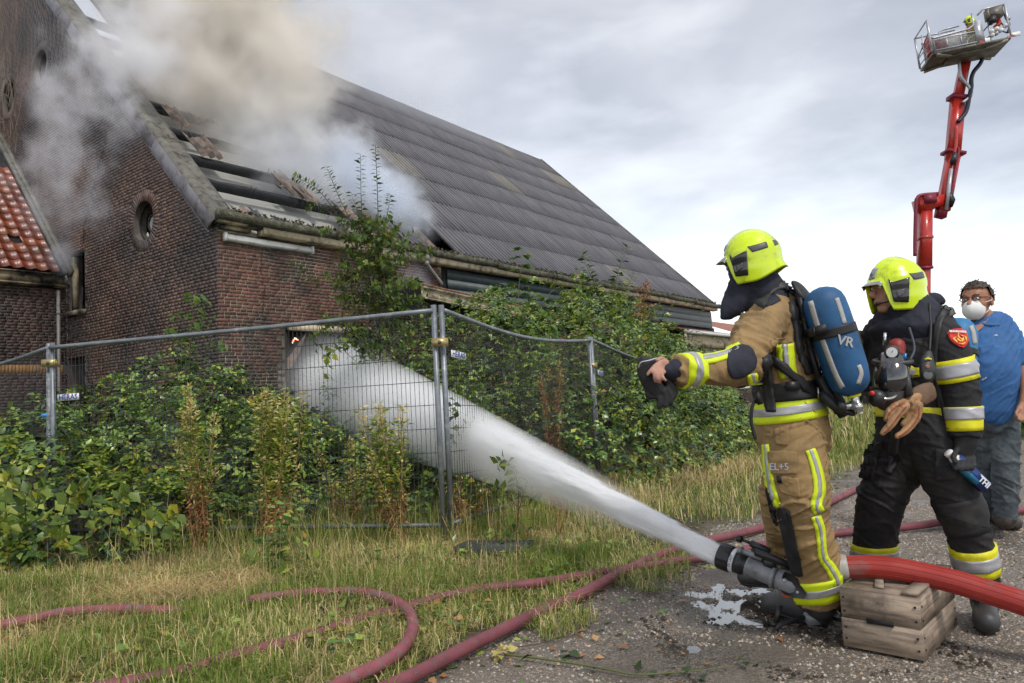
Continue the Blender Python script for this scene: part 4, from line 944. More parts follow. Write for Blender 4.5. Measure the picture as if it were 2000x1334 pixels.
drops(9000, .55, .25, False, (.02, .09), (.0008, .0022)); drops(3500, 1.0, .22, False, (.006, .04), (.0006, .0018)); drops(2500, 1.1, .5, True, (.004, .02), (.0006, .0016))
wdm = mat('water_drop', (.90, .92, .94), .15, var=0, trl=.45, spec=.8)
so_ = bpy.data.objects.new('water_drops', mkmesh('water_drops', np.array([tuple(v) for v in V]), np.array(F), wdm)); COL.objects.link(so_); so_.matrix_world = frame(jd, ju*-1, jw, J0); tag(so_, 'strands and drops of water riding on the jet', kind='stuff')
tag(jo, 'white water jet arcing from the monitor through the fence into the opening', 'water jet', kind='stuff')
# spray burst where it strikes the wall
SB = J1-D2*.7-jd*.4
def burst(t, v):
    b = NB(t); p = b.pos(); l = t.nodes.new('ShaderNodeVectorMath'); l.operation = 'LENGTH'; t.links.new(p, l.inputs[0])
    q = b.m('ADD', l.outputs['Value'], b.m('MULTIPLY_ADD', b.noise(p, 1.6, 5), .9, -.45))
    d = b.ss(q, .15, 1.0, 6.0, 0); t.links.new(b.m('MULTIPLY', d, b.m('MULTIPLY_ADD', b.noise(p, 4, 4), 1.2, .2)), v.inputs['Density'])
    v.inputs['Color'].default_value = (.995, .997, 1, 1)
def ellipsoid(n=24, m_=14):
    V = []; F = []
    for j in range(m_+1):
        ph = math.pi*j/m_
        for k in range(n): th_ = 2*math.pi*k/n; V.append((math.sin(ph)*math.cos(th_), math.sin(ph)*math.sin(th_), math.cos(ph)))
    for j in range(m_):
        for k in range(n): F.append([j*n+k, (j+1)*n+k, (j+1)*n+(k+1) % n, j*n+(k+1) % n])
    return V, F
def vol_ell(name, c, sx, sy, sz, m, rot=None, label=None, cat='smoke'):
    V, F = ellipsoid(); o = bpy.data.objects.new(name, mkmesh(name, np.array(V)*1.05, F, m)); COL.objects.link(o)
    M = frame(Vector((1, 0, 0)), Vector((0, 1, 0)), UP, c) if rot is None else frame(*rot, c)
    o.matrix_world = M @ Matrix.Diagonal((sx, sy, sz, 1)); tag(o, label, cat, kind='stuff'); return o
vol_ell('water_spray', SB-UP*.25, 1.15, .75, 1.0, volmat('water_spray', burst, .25), (D1, D2, UP), 'spray bursting where the jet strikes the brick opening', 'water spray')

# ------------------------------------------------------------------ smoke
def smoke_build(dens, col, nscale, thr=(.15, .95), det=5, loc=(0, 0, 0), gain=1.1, aniso=0.0, stretch=None, absb=None):
    def f(t, v):
        b = NB(t); p = b.pos(); l = t.nodes.new('ShaderNodeVectorMath'); l.operation = 'LENGTH'; t.links.new(p, l.inputs[0])
        geo = t.nodes.new('ShaderNodeNewGeometry').outputs['Position']
        nn = b.m('ADD', b.noise(geo, nscale, det, .62, mapping=stretch, loc=loc), b.m('MULTIPLY_ADD', b.noise(geo, nscale*3.3, 5, .65, loc=loc), .42, -.21))
        q = b.m('ADD', l.outputs['Value'], b.m('MULTIPLY_ADD', nn, gain*2, -gain))
        d = b.ss(q, thr[0], thr[1], 1, 0); d = b.m('MULTIPLY', b.m('MULTIPLY', d, d), dens*1.5); t.links.new(b.m('MULTIPLY', d, b.ss(l.outputs['Value'], .75, 1.0, 1, 0)), v.inputs['Density'])
        v.inputs['Color'].default_value = (*col, 1); v.inputs['Anisotropy'].default_value = aniso
        if absb: v.inputs['Absorption Color'].default_value = (*absb, 1)
    return f
wx = Vector((1, 0, 0)); wy = Vector((0, 1, 0))
def tilt(a):      # axis frame leaning in the picture plane
    return (Vector((math.cos(a), 0, -math.sin(a))), wy, Vector((math.sin(a), 0, math.cos(a))))
# the main plume: warm grey and thick, climbing out of the hole
vol_ell('smoke', at(440, 40, 15.0), 3.4, 2.1, 6.4, volmat('smoke_thick', smoke_build(2.0, (.955, .925, .88), .6, (.20, 1.0), gain=.75, loc=(3, 1, 0)), .45), tilt(-.04), 'thick beige smoke column rising from the burnt end of the roof')
vol_ell('smoke', at(500, 265, 14.9), 3.6, 1.1, 2.6, volmat('smoke_blue', smoke_build(1.7, (.94, .955, .985), .75, (.2, 1.0), gain=.9, loc=(7, 2, 4)), .45), tilt(.62), 'bluish smoke lobe rolling along the roof above the sapling')
vol_ell('smoke', at(700, 350, 15.7), 2.6, .7, 1.15, volmat('smoke_blue_low', smoke_build(2.6, (.90, .94, 1.0), 1.0, (.35, 1.0), gain=.55, loc=(1, 5, 4)), .45), tilt(.72), 'thin blue smoke sliding down the corrugated roof to the gutter')
vol_ell('smoke', at(270, 90, 12.9), 1.7, .6, 2.4, volmat('smoke_verge', smoke_build(1.9, (.95, .955, .98), .9, (.15, .95), gain=.9, loc=(9, 2, 8)), .5), tilt(.3), 'pale smoke crossing the verge at the top of the gable')
gab = volmat('smoke_gable', smoke_build(.95, (.93, .935, .985), .8, (.0, .75), gain=1.1, loc=(2, 8, 1)), .5)
vol_ell('smoke', at(175, 290, 13.0)-D1*.5, 3.9, .5, 3.0, gab, (D2, D1, UP), 'drifting veils of smoke in front of the brick gable')
vol_ell('smoke', at(150, 500, 15.2)-D1*.3, .9, .4, .7, volmat('smoke_window', smoke_build(.8, (.86, .89, .97), 1.2, (.1, .95), gain=.5, loc=(2, 8, 1)), .5), (D2, D1, UP), 'smoke puff seeping from the burnt window by the wing')
vol_ell('smoke', at(815, 570, 14.6), .75, .4, 1.0, volmat('smoke_canopy', smoke_build(.9, (.80, .84, .95), 1.1, (.1, .95), gain=.5, loc=(4, 3, 1)), .5), (D1, D2, UP), 'faint blue smoke leaking beside the canopy')
vol_ell('smoke', B(12, 7, 12.2), 10, 2.5, 3.2, volmat('smoke_far', smoke_build(.12, (.90, .92, .97), .35, (.05, 1.0), gain=.6, loc=(4, 3, 6)), .9), (D1, D2, UP), 'thin haze of smoke trailing over the ridge')
# ------------------------------------------------------------------ boom lift
def boomP(x, y, Y=20.0): return at(x, y, Y)
lift = empty('boom_lift', at(1800, 560, 20)*1.0-UP*at(1800, 560, 20).z, 'red articulated rescue platform with its basket high over the track', 'boom lift')
def beam(a, b, w, d_, m, name, parent, up=Vector((0, 1, 0))):
    ax = (b-a).normalized(); s_ = ax.cross(up).normalized(); q = MB(); q.box((a+b)/2, ax*(b-a).length/2, s_*w, up*d_); return q.out(name, m, parent)
bx0 = at(1806, 400, 20); base = Vector((at(1797, 560, 20).x-.15, 20, 1.2))
beam(base, bx0, .115, .13, MT['red_boom'], 'mast', lift); 
mid1 = base.lerp(bx0, .62); beam(mid1, bx0, .14, .16, MT['red_boom'], 'mast_sleeve', lift)
for z_ in (.45, .62, .8, .97): c_ = base.lerp(bx0, z_); beam(c_-UP*.04, c_+UP*.04, .158, .18, MT['red_dark'] if z_ < .7 else MT['red_boom'], 'mast_collar', lift)
beam(at(1790, 402, 20), at(1846, 392, 20), .16, .2, MT['red_boom'], 'knuckle', lift); beam(at(1800, 392, 19.9), at(1822, 390, 19.9), .12, .2, MT['red_dark'], 'knuckle_box', lift)
k0 = at(1841, 412, 20); k1 = at(1862, 300, 20); k2 = at(1871, 190, 20); k3 = at(1886, 118, 20)
beam(k0, k1, .14, .15, MT['red_boom'], 'lower_boom', lift); beam(k1-(k1-k0)*.1, k2, .16, .13, MT['red_boom'], 'middle_boom', lift); beam(k2, k3, .11, .10, MT['red_boom'], 'upper_boom', lift)
beam(k1-(k1-k0)*.02, k1+(k2-k1)*.03, .26, .2, MT['red_dark'], 'pivot_collar', lift); beam(k2-(k2-k1)*.05, k2+(k2-k1)*.02, .24, .18, MT['red_dark'], 'boom_collar', lift); beam(at(1836, 425, 20), at(1841, 400, 20), .12, .12, MT['red_dark'], 'boom_heel', lift)
MB().tube([at(1848, 410, 19.75), at(1858, 330, 19.75)], .05, 8).out('ram', MT['alu'], lift, smooth=True); MB().tube([at(1860, 320, 19.75), at(1865, 300, 19.75)], .08, 8).out('ram_eye', MT['black_plastic'], lift)
for nm, pts, r_, mm in (('hose_loop', [(1787, 500), (1787, 470), (1789, 400), (1791, 388), (1800, 381), (1832, 378)], .05, 'red_dark'), ('hose_loop', [(1858, 385), (1862, 350), (1870, 310), (1872, 292), (1868, 288)], .04, 'red_dark'), ('hose_loop', [(1871, 238), (1880, 228), (1888, 215), (1893, 190), (1897, 170), (1897, 155), (1902, 140), (1914, 125), (1919, 113), (1917, 106)], .06, 'hose_black'), ('hose_loop', [(1868, 245), (1867, 280), (1864, 300)], .045, 'red_boom'), ('hose_loop', [(1873, 120), (1877, 150), (1893, 170), (1897, 185), (1886, 196), (1880, 200)], .045, 'alu')):
    v, f = tube(spline([at(x, y, 19.8) for x, y in pts], 5), r_, 8); obj(nm, v, f, MT[mm], lift, smooth=True)
m_ = MB().box(at(1857, 388, 19.8), Vector((.05, 0, .1)), Vector((0, .05, 0)), Vector((.05, 0, -.15))); m_.out('mirror', MT['black_plastic'], lift)
# basket
LB = at(1806, 130, 20.3); RB = at(1905, 112, 19.2); RB2 = at(1958, 78, 20.6)
# basket frame: bu along the long side, bv depth, tilted
f0 = at(1821, 101, 19.3); f1 = at(1903, 84, 19.05); bu = (f1-f0).normalized(); bw = (UP-bu*UP.dot(bu)).normalized(); bv = bu.cross(bw)*-1
if bv.y < 0: bv = -bv
BW_, BD_ = (at(1952, 72, 19.3)-f0).length, 1.1
bk = empty('basket', f0, 'aluminium rescue basket with mesh panels at the boom tip', 'basket')
m_ = MB(); m_.box(f0+bu*BW_/2+bv*BD_/2-bw*.06, bu*BW_/2, bv*BD_/2, bw*.035); m_.box(f0+bu*BW_*.55+bv*BD_/2-bw*.12, bu*BW_*.3, bv*BD_*.3, bw*.05); m_.out('floor_tray', MT['alu_dark'], bk)
for a, b in ((.12, .0), (.75, 1.0)): m_ = MB().box(f0+bu*BW_*.5+bv*BD_/2-bw*.12, (bu*BW_*.45+bv*(b-.5)*BD_), bv*.06, bw*.03); m_.out('floor_rib', mat('rib', (.30, .27, .22), .6), bk)
def rail(pts, r_=.028, nm='rail', mm='alu'): v, f = tube(pts, r_, 8); obj(nm, v, f, MT[mm], bk, smooth=True)
def BK(x, y, z): return f0+bu*x+bv*y+bw*z*.85
H1, H2 = .52, 1.10
rail([BK(0, 0, 0), BK(0, 0, H2)], .035); rail([BK(0, 0, .5), BK(.1, 0, .44), BK(.98, 0, .5), BK(1.12, 0, .6), BK(1.12, 0, 1.0)]); rail([BK(.08, 0, .02), BK(.08, 0, .38), BK(1.12, 0, .38), BK(1.14, 0, .02), BK(.08, 0, .02)], .02)
for x in (.40, .76): rail([BK(x, 0, .02), BK(x, 0, .38)], .018)
rail([BK(0, BD_, H2+.0), BK(BW_*.55, BD_, H2)], .024); rail([BK(0, 0, H2), BK(.0, BD_, H2)], .02); rail([BK(0, 0, .7), BK(-.0, BD_, .4), BK(0, BD_, H2)], .02); rail([BK(0, BD_, 0), BK(0, BD_, H2)], .03); rail([BK(0, BD_*.5, 0), BK(0, BD_*.5, .9)], .02); rail([BK(0, 0, .35), BK(0, BD_, .35)], .016); rail([BK(0, 0, .1), BK(0, BD_, .1)], .016)
rail([BK(.62, BD_*.9, 0), BK(.62, BD_*.9, H2), BK(.8, BD_*.9, H2+.05), BK(1.15, BD_*.9, H2+.06)], .028); rail([BK(BW_, 0, 0), BK(BW_, 0, H2-.02)], .03); rail([BK(BW_, BD_, 0), BK(BW_, BD_, H2)], .03); rail([BK(1.25, 0, .9), BK(1.4, 0, 1.05), BK(BW_, 0, 1.08), BK(BW_, BD_, 1.05)], .025)
for a, b, mm in ((.09, .39, 'red_dark'), (.41, .75, 'alu'), (.77, 1.12, 'alu')):
    V = []; F = []
    for i in range(10): 
        x = a+(b-a)*i/9; v, f = tube([BK(x, .01, .02), BK(x, .01, .38)], .005, 3, False); bb = len(V); V += v; F += [[q+bb for q in ff] for ff in f]
    for i in range(9):
        z_ = .02+.36*i/8; v, f = tube([BK(a, .01, z_), BK(b, .01, z_)], .005, 3, False); bb = len(V); V += v; F += [[q+bb for q in ff] for ff in f]
    obj('mesh_panel', V, np.array(F), MT[mm], bk, kind='stuff')
m_ = MB().box(BK(.55, .35, .30), bu*.42, bv*.12, bw*.25); m_.out('equipment_box', mat('gear', (.35, .34, .33), .6, var=.4, vs_=6), bk)
m_ = MB().box(BK(.35, .75, .62), bu*.32, bv*.02, bw*.09); m_.out('red_cover', MT['red_dark'], bk); m_ = MB().box(BK(.06, .5, .35), bu*.01, bv*.3, bw*.28); m_.out('red_cover', MT['red_boom'], bk)
m_ = MB().box(BK(1.22, .0, .33), bu*.10, bv*.02, bw*.32); m_.out('side_plate', MT['alu'], bk)
m_ = MB().box(BK(1.70, .05, .86), bu*.17, bv*.10, bw*.13); m_.box(BK(1.50, .05, .85), bu*.03, bv*.11, bw*.15); m_.out('searchlight_housing', MT['alu_dark'], bk)
m_ = MB().box(BK(1.75, .3, 1.15), bu*.16, bv*.02, bw*.05); m_.out('control_screen', mat('screen_grey', (.07, .075, .08), .5), bk)
v, f = tube([BK(1.58, -.1, .62), BK(1.58, .1, .62)], .09, 12); obj('knob', v, f, MT['black_plastic'], bk)
m_ = MB().tube([BK(1.75, .1, .68), BK(1.78, .1, .52), BK(1.66, .1, .40)], .07, 8); m_.out('red_nozzle', MT['red_boom'], bk)
for k, (x, z_) in enumerate(((1.5, .25), (1.62, .3), (1.72, .22), (1.5, .12), (1.85, .35), (1.6, .15), (1.95, .55))):
    m_ = MB().tube([BK(x, .0, z_), BK(x+.07, .05, z_+.05)], .055, 10); m_.out('valve', MT['white'] if k < 5 else MT['alu'], bk)
for pts in (((1.3, .3), (1.5, .5), (1.75, .55), (1.9, .3)), ((1.9, .9), (1.93, .6), (2.0, .4), (1.9, .15)), ((1.4, .1), (1.7, .25), (1.95, .1))):
    v, f = tube(spline([BK(x, .05, z_) for x, z_ in pts], 5), .018, 6); obj('cable', v, f, MT['hose_black'], bk, smooth=True)
for x in (1.18, 1.92):
    m_ = MB().box(BK(x+.1, -.01, -.0), bu*.16, bv*.008, bw*.06); sg = m_.out('stripe_board', MT['white'], bk); MB().add([BK(x, -.025, -.05), BK(x+.14, -.025, -.05), BK(x, -.025, .06)], [[0, 1, 2]]).out('red_stripe', MT['red_boom'], sg)
def grow(root, k):       # the platform stands 23 m away: bring every part to its true size there
    root.location = EYEP+(root.location-EYEP)*k; ORG[root.name] = root.location.copy()
    todo = list(root.children_recursive)
    for c in todo:
        c.data.transform(Matrix.Scale(k, 4))
        c.location = c.location*k
GK = 1.15
grow(lift, GK); grow(bk, GK); f0 = EYEP+(f0-EYEP)*GK
def BK(x, y, z): return f0+(bu*x+bv*y+bw*z*.85)*GK
bx_ = EYEP.x+(base.x-EYEP.x)*GK
m_ = MB().tube([Vector((bx_, 23, .9)), Vector((bx_, 23, 1.3))], .5, 20); m_.out('turntable', MT['red_boom'], lift)
MB().box(Vector((bx_, 23.4, .8)), Vector((.7, 0, 0)), Vector((0, 1.8, 0)), UP*.25).out('chassis', MT['red_boom'], lift)
for sx in (-1, 1):
    for yy in (22.2, 24.6): m_ = MB().tube([Vector((bx_+sx*.45, yy, .46)), Vector((bx_+sx*.7, yy, .46))], .46, 18); m_.out('wheel', MT['black_plastic'], lift)
print('lift ok')

# ------------------------------------------------------------------ vegetation
def unit(a): return a/np.maximum(np.linalg.norm(a, axis=1, keepdims=True), 1e-9)
LT = np.array([(0, 0, 0), (-.34, .38, .07), (.34, .38, .07), (0, .5, -.01), (0, 1, -.12)])
LTF = np.array([(0, 2, 3), (0, 3, 1), (1, 3, 4), (3, 2, 4)])
LN = LT*np.array((.45, 1, 1))       # narrow leaf
def leaves(name, P, Nn, D, S, m, parent=None, T=LT, **tg):
    P = np.asarray(P, float); n = len(P)
    if n == 0: return None
    D = unit(np.asarray(D, float)); Nn = np.asarray(Nn, float); Nn = unit(Nn-D*(Nn*D).sum(1, keepdims=True)); X = np.cross(D, Nn)
    S = np.asarray(S, float).reshape(-1, 1, 1)
    w = rng.uniform(.8, 1.2, (n, 1, 1))
    V = P[:, None, :]+S*(T[None, :, 0:1]*X[:, None, :]*w+T[None, :, 1:2]*D[:, None, :]+T[None, :, 2:3]*Nn[:, None, :])
    k = len(T); F = (LTF[None]+(np.arange(n)*k)[:, None, None]).reshape(-1, 3)
    return obj(name, V.reshape(-1, 3), F, m, parent, **tg)
def rdir(n): return unit(rng.normal(size=(n, 3)))
MT['leaf_bramble'] = leafmat('leaf_bramble', [(0, (0.0569, 0.1266, 0.0307)), (.40, (0.1279, 0.2360, 0.0477)), (.75, (0.2398, 0.3533, 0.0656)), (.94, (0.3830, 0.4702, 0.0692)), (.985, (0.4374, 0.3329, 0.0366)), (1, (0.3383, 0.1467, 0.0420))], rough=.30, trl=.22, spec=.6)
MT['leaf_dark'] = leafmat('leaf_dark', [(0, (0.0107, 0.0260, 0.0078)), (.6, (0.0234, 0.0483, 0.0129)), (1, (0.0409, 0.0695, 0.0170))], rough=.45, trl=.15)  # dark leaves; inside the thickets this colour also paints in the shade
MT['leaf_light'] = leafmat('leaf_light', [(0, (0.0792, 0.1417, 0.0264)), (.5, (0.1595, 0.2359, 0.0345)), (.85, (0.2807, 0.3363, 0.0377)), (1, (0.4033, 0.3617, 0.0284))], rough=.4, trl=.35)
MT['leaf_elm'] = leafmat('leaf_elm', [(0, (0.0346, 0.0732, 0.0138)), (.5, (0.0808, 0.1476, 0.0214)), (.85, (0.1571, 0.2240, 0.0279)), (1, (0.2219, 0.2219, 0.0288))], rough=.35, trl=.25)
MT['leaf_ash'] = leafmat('leaf_ash', [(0, (0.0759, 0.1644, 0.0253)), (.6, (0.1265, 0.2403, 0.0379)), (1, (0.2024, 0.3036, 0.0506))], rough=.4, trl=.35)
MT['leaf_dry'] = leafmat('leaf_dry', [(0, (0.1800, 0.0720, 0.0240)), (.5, (0.3600, 0.1680, 0.0600)), (1, (0.5400, 0.3240, 0.1440))], rough=.75, trl=.2)
MT['leaf_yellow'] = leafmat('leaf_yellow', [(0, (0.2909, 0.3054, 0.0582)), (.5, (0.5819, 0.4946, 0.1600)), (1, (0.8001, 0.6255, 0.3200))], rough=.7, trl=.25)
MT['grass'] = leafmat('grass', [(0, (0.0689, 0.1188, 0.0231)), (.34, (0.2131, 0.2999, 0.0515)), (.56, (0.3754, 0.4004, 0.1023)), (.76, (0.6256, 0.5262, 0.2406)), (1, (0.7759, 0.6517, 0.3536))], rough=.55, trl=.25, spec=.3, var=.3)
MT['grass_dry'] = leafmat('grass_dry', [(0, (0.3024, 0.2160, 0.0864)), (.5, (0.5400, 0.4104, 0.1836)), (1, (0.7560, 0.6156, 0.3348))], rough=.6, trl=.2, spec=.3)
MT['grass_green'] = leafmat('grass_green', [(0, (0.0918, 0.1518, 0.0232)), (.5, (0.1771, 0.2551, 0.0390)), (.9, (0.2683, 0.3284, 0.0641)), (1, (0.3654, 0.3294, 0.1251))], rough=.5, trl=.3, spec=.3)
MT['bark'] = mat('bark', (.075, .055, .035), .8, var=.3, vs_=10); MT['stem_green'] = mat('stem_green', (.10, .12, .03), .6); MT['stem_red'] = mat('stem_red', (.16, .06, .05), .6); MT['stem_dry'] = mat('stem_dry', (.30, .17, .08), .7, var=.3, vs_=20)
def Hn(x, y, s=1.0, z=0): return noise.noise(Vector((x*s, y*s, z)))
def sq(x, y):
    d = Vector((x, y, 0))-BC; return d.x*.6+d.y*.8, d.x*.8-d.y*.6       # s, q (distance from the wall towards the track)
def Hleft(x, y):
    if x > .1 or x < -11: return 0
    fy = 5.75 if x < -3.2 else 5.75+min(1, (x+3.2)/1.0)*1.25
    fy += .22*Hn(x*1.5, 0, 1, 3)
    s, q = sq(x, y)
    if q < .25: return 0
    a = min(1, max(0, (y-fy)/1.3)); a = a**.55
    h = 1.08+.55*Hn(x, y, .8, 1)+.50*Hn(x, y, 2.1, 4)
    if x < -3.2: h = h+.12
    h += .45*math.exp(-((x+4.4)**2/.8+(y-9.6)**2/1.2))+.55*math.exp(-((x+5.2)**2/.5+(y-10.6)**2/.8))
    h -= .25*math.exp(-((x+1.4)**2/.9))
    return max(0, h*a)*min(1, max(0, (.1-x)/.5))
def Hright(x, y):
    s, q = sq(x, y)
    if s < .2 or s > 19 or q < .3: return 0
    qe = 7.15 if s < 5 else 7.15-(s-5)*.36
    qe += .35*Hn(s*.9, 0, 1, 7)
    a = (qe-q)
    if a <= 0: return 0
    h = 3.0*min(1, (a/2.7))**.62
    if s < 4: h *= .52+.48*max(0, (s-.5))/3.5
    h += (.75*Hn(x, y, .8, 2)+.70*Hn(x, y, 1.9, 5))*min(1, a)
    if q < 1.6: h = min(h, 2.0)
    return max(0, h*min(1, (s-.2)/.5))
def scatter_mound(H, x0, x1, y0, y1, n, name, m, size, inner=.35, label=None, lo=.0, T=LT, keep=None, kindn='undergrowth'):
    xs = rng.uniform(x0, x1, n*3); ys = rng.uniform(y0, y1, n*3); P = []; N_ = []; e = .12
    for x, y in zip(xs, ys):
        h = H(x, y)
        if h < .12: continue
        if keep and not keep(x, y, h): continue
        gx_ = (H(x+e, y)-H(x-e, y))/(2*e); gy_ = (H(x, y+e)-H(x, y-e))/(2*e)
        # more leaves where the surface is steep
        if random.random() > min(1, .35+.25*math.hypot(gx_, gy_)): continue
        u = random.random()**1.7; z = h-u*inner-.02
        if math.hypot(gx_, gy_) > 1.2: z = h*random.uniform(.15, 1)-.02
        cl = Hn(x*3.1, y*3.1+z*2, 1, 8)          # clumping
        if cl < -.12: continue
        P.append((x, y, max(.03, z)+.10*max(0, cl))); nn = Vector((-gx_, -gy_, 1.1)).normalized(); N_.append(nn)
        if len(P) >= n: break
    P = np.array(P); N_ = np.array([tuple(q) for q in N_]); k = len(P)
    # trifoliate: three leaflets per point
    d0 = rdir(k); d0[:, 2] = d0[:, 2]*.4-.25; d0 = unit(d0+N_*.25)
    nb = unit(N_+rdir(k)*.55+np.array((0, 0, .35)))
    X = np.cross(d0, nb); S = rng.uniform(*size, k)
    A = [leaf for leaf in (0,)]
    PP = np.concatenate([P+d0*S[:, None]*.35, P, P]); DD = np.concatenate([d0, unit(X+d0*.3), unit(-X+d0*.3)]); NN = np.concatenate([nb, nb, nb]); SS = np.concatenate([S, S*.8, S*.8])
    return leaves(name, PP, NN, DD, SS, m, None, T, label=label, kind='stuff')
scatter_mound(Hleft, -10.5, .1, 5.5, 13.5, 15000, 'bramble_undergrowth', MT['leaf_bramble'], (.055, .105), .30, 'bramble thicket around the left fence panels')
scatter_mound(Hleft, -10.5, .1, 5.5, 13.5, 9000, 'bramble_undergrowth', MT['leaf_dark'], (.07, .11), .9, 'lower leaves of the left bramble thicket, darkened to stand for shade')
scatter_mound(Hright, -2.5, 12.5, 8.5, 25, 22000, 'bramble_undergrowth', MT['leaf_bramble'], (.06, .11), .35, 'tall bramble thicket right of the fence below the canopy')
scatter_mound(Hright, -2.5, 12.5, 8.5, 25, 12000, 'bramble_undergrowth', MT['leaf_dark'], (.08, .12), 1.3, 'inner leaves of the right bramble thicket, darkened to stand for shade')
scatter_mound(Hright, -1.5, 6, 9.0, 17, 9000, 'bramble_undergrowth', MT['leaf_light'], (.045, .075), .1, 'light green tips over the right bramble thicket', keep=lambda x, y, h: Hn(x, y, .9, 12) > -.12)
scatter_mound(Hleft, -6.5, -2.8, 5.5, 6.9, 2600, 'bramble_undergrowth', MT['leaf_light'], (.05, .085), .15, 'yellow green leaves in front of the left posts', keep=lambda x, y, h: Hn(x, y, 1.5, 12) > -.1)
print('mounds')
# arching canes
def canes(name, H, spots, parent=None, label=None):
    V = []; F = []; LP = []; LD = []; LNn = []
    for x, y in spots:
        h = H(x, y)
        if h < .5: continue
        an = random.uniform(0, 6.28); L_ = random.uniform(.5, 1.1); d_ = Vector((math.cos(an), math.sin(an), 0)); p0 = Vector((x, y, h-.25))
        pts = [p0+d_*L_*u+UP*(.55*L_*(u*1.6-1.7*u*u)) for u in np.linspace(0, 1, 9)]
        v, f = tube(pts, [.005*(1-.6*u) for u in np.linspace(0, 1, 9)], 4, False); b = len(V); V += v; F += [[q+b for q in ff] for ff in f]
        for k in range(2, 9):
            for j in range(3): LP.append(tuple(pts[k])); dd = Vector((random.gauss(0, 1), random.gauss(0, 1), -.2)).normalized(); LD.append(tuple(dd)); LNn.append((random.gauss(0, .3), random.gauss(0, .3), 1))
    obj(name+'_canes', V, np.array(F), MT['stem_green'], None, kind='stuff', label=label+' (canes)' if False else label)
    leaves(name+'_leaves', LP, LNn, LD, rng.uniform(.045, .085, len(LP)), MT['leaf_bramble'], None, LT, kind='stuff', label='leaves on the arching bramble canes')
canes('bramble', lambda x, y: max(Hleft(x, y), Hright(x, y)), [(random.uniform(-8, 0), random.uniform(6, 10)) for _ in range(90)]+[(random.uniform(0, 7), random.uniform(9, 17)) for _ in range(150)], label='thin arching bramble canes')

# --- individual plants built from pixel-placed stems
def plant(name, label, cat, stems, leafm, stemm, base, lsize=(.03, .045), step=.035, mode='alt', group=None, r0=.006, T=LT, dens=1, stem_name='stem'):
    root = empty(name, base, label, cat, group)
    LP = []; LD = []; LNn = []
    for si, st in enumerate(stems):
        pts = spline(st[0], 8) if len(st[0]) > 2 else [st[0][0].lerp(st[0][1], u) for u in np.linspace(0, 1, 9)]; L0 = st[1] if len(st) > 1 else 0.0; rr = st[2] if len(st) > 2 else r0
        n = len(pts); V, F = tube(pts, [rr*(1-.75*i/n) for i in range(n)], 6); obj(stem_name, V, F, stemm, root, smooth=True)
        ln = sum((b-a).length for a, b in zip(pts, pts[1:])); m_ = int(ln/step*dens); side = 1
        for k in range(m_):
            u = (k+.5)/m_
            if u < L0: continue
            i = min(n-2, int(u*(n-1))); p = pts[i].lerp(pts[i+1], u*(n-1)-i); t = (pts[i+1]-pts[i]).normalized()
            a = t.cross(Vector((0, 1, .2))).normalized()
            if mode == 'alt':
                side = -side; d = (a*side+t*.45+Vector((0, random.gauss(0, .5), random.gauss(-.15, .2)))).normalized(); LP.append(tuple(p)); LD.append(tuple(d)); LNn.append(tuple((t+Vector((random.gauss(0, .3), random.gauss(0, .5)-.3, .5))).normalized()))
            elif mode == 'pinnate':
                if k % 5: continue
                side = -side; d = (a*side+t*.5+Vector((0, random.gauss(0, .6), 0))).normalized(); Lf = random.uniform(.16, .24)*(1-.4*u)
                for j in range(5):
                    for s2 in ((-1, 1) if j < 4 else (0,)):
                        q = p+d*Lf*(.3+.18*j)-UP*.02*j*j*.25; dd = (d*.6+d.cross(Vector((0, 0, 1))).normalized()*s2).normalized() if s2 else d
                        LP.append(tuple(q)); LD.append(tuple(dd+Vector((0, 0, -.2)))); LNn.append((random.gauss(0, .2), -.3, 1))
            else:   # bushy
                for j in range(3): d = Vector((random.gauss(0, 1), random.gauss(0, 1), random.gauss(.1, .6))).normalized(); LP.append(tuple(p+d*.01)); LD.append(tuple(d)); LNn.append((random.gauss(0, .4), random.gauss(0, .4), 1))
    if LP: leaves('foliage', LP, LNn, LD, rng.uniform(lsize[0], lsize[1], len(LP)), leafm, root, T, kind='stuff')
    return root
def px(Y, *l): return [at(x, y, Y+(random.uniform(-.1, .1))) for x, y in l]
Ye = 9.6
st = [(px(Ye, (742, 700), (740, 560), (738, 400), (733, 283)), .05, .012), (px(Ye, (738, 640), (715, 500), (706, 400), (704, 300)), .2, .009), (px(Ye, (735, 600), (700, 470), (660, 380), (637, 325)), .25, .009), (px(Ye, (720, 560), (670, 440), (620, 370), (570, 343)), .35, .009),
      (px(Ye, (700, 500), (660, 430), (625, 405), (600, 402)), .4, .006), (px(Ye, (745, 660), (690, 620), (620, 560), (565, 508)), .25, .008), (px(Ye, (745, 560), (760, 500), (775, 470), (812, 455)), .3, .006), (px(Ye, (742, 620), (775, 570), (790, 530), (796, 500)), .3, .006), (px(Ye, (740, 690), (690, 650), (640, 620), (600, 590)), .3, .006),
      (px(Ye, (745, 700), (790, 650), (815, 610), (832, 590)), .3, .006), (px(Ye, (735, 560), (715, 470), (700, 420), (685, 375)), .3, .006), (px(Ye, (740, 520), (752, 440), (760, 400), (762, 380)), .3, .006), (px(Ye, (741, 820), (743, 700)), .9, .016)]
plant('elm_sapling', 'slender elm sapling with long leafy shoots before the brick wall', 'tree', st, MT['leaf_elm'], MT['bark'], at(741, 820, Ye)*1.0, (.07, .105), .034, stem_name='branch')
st = []
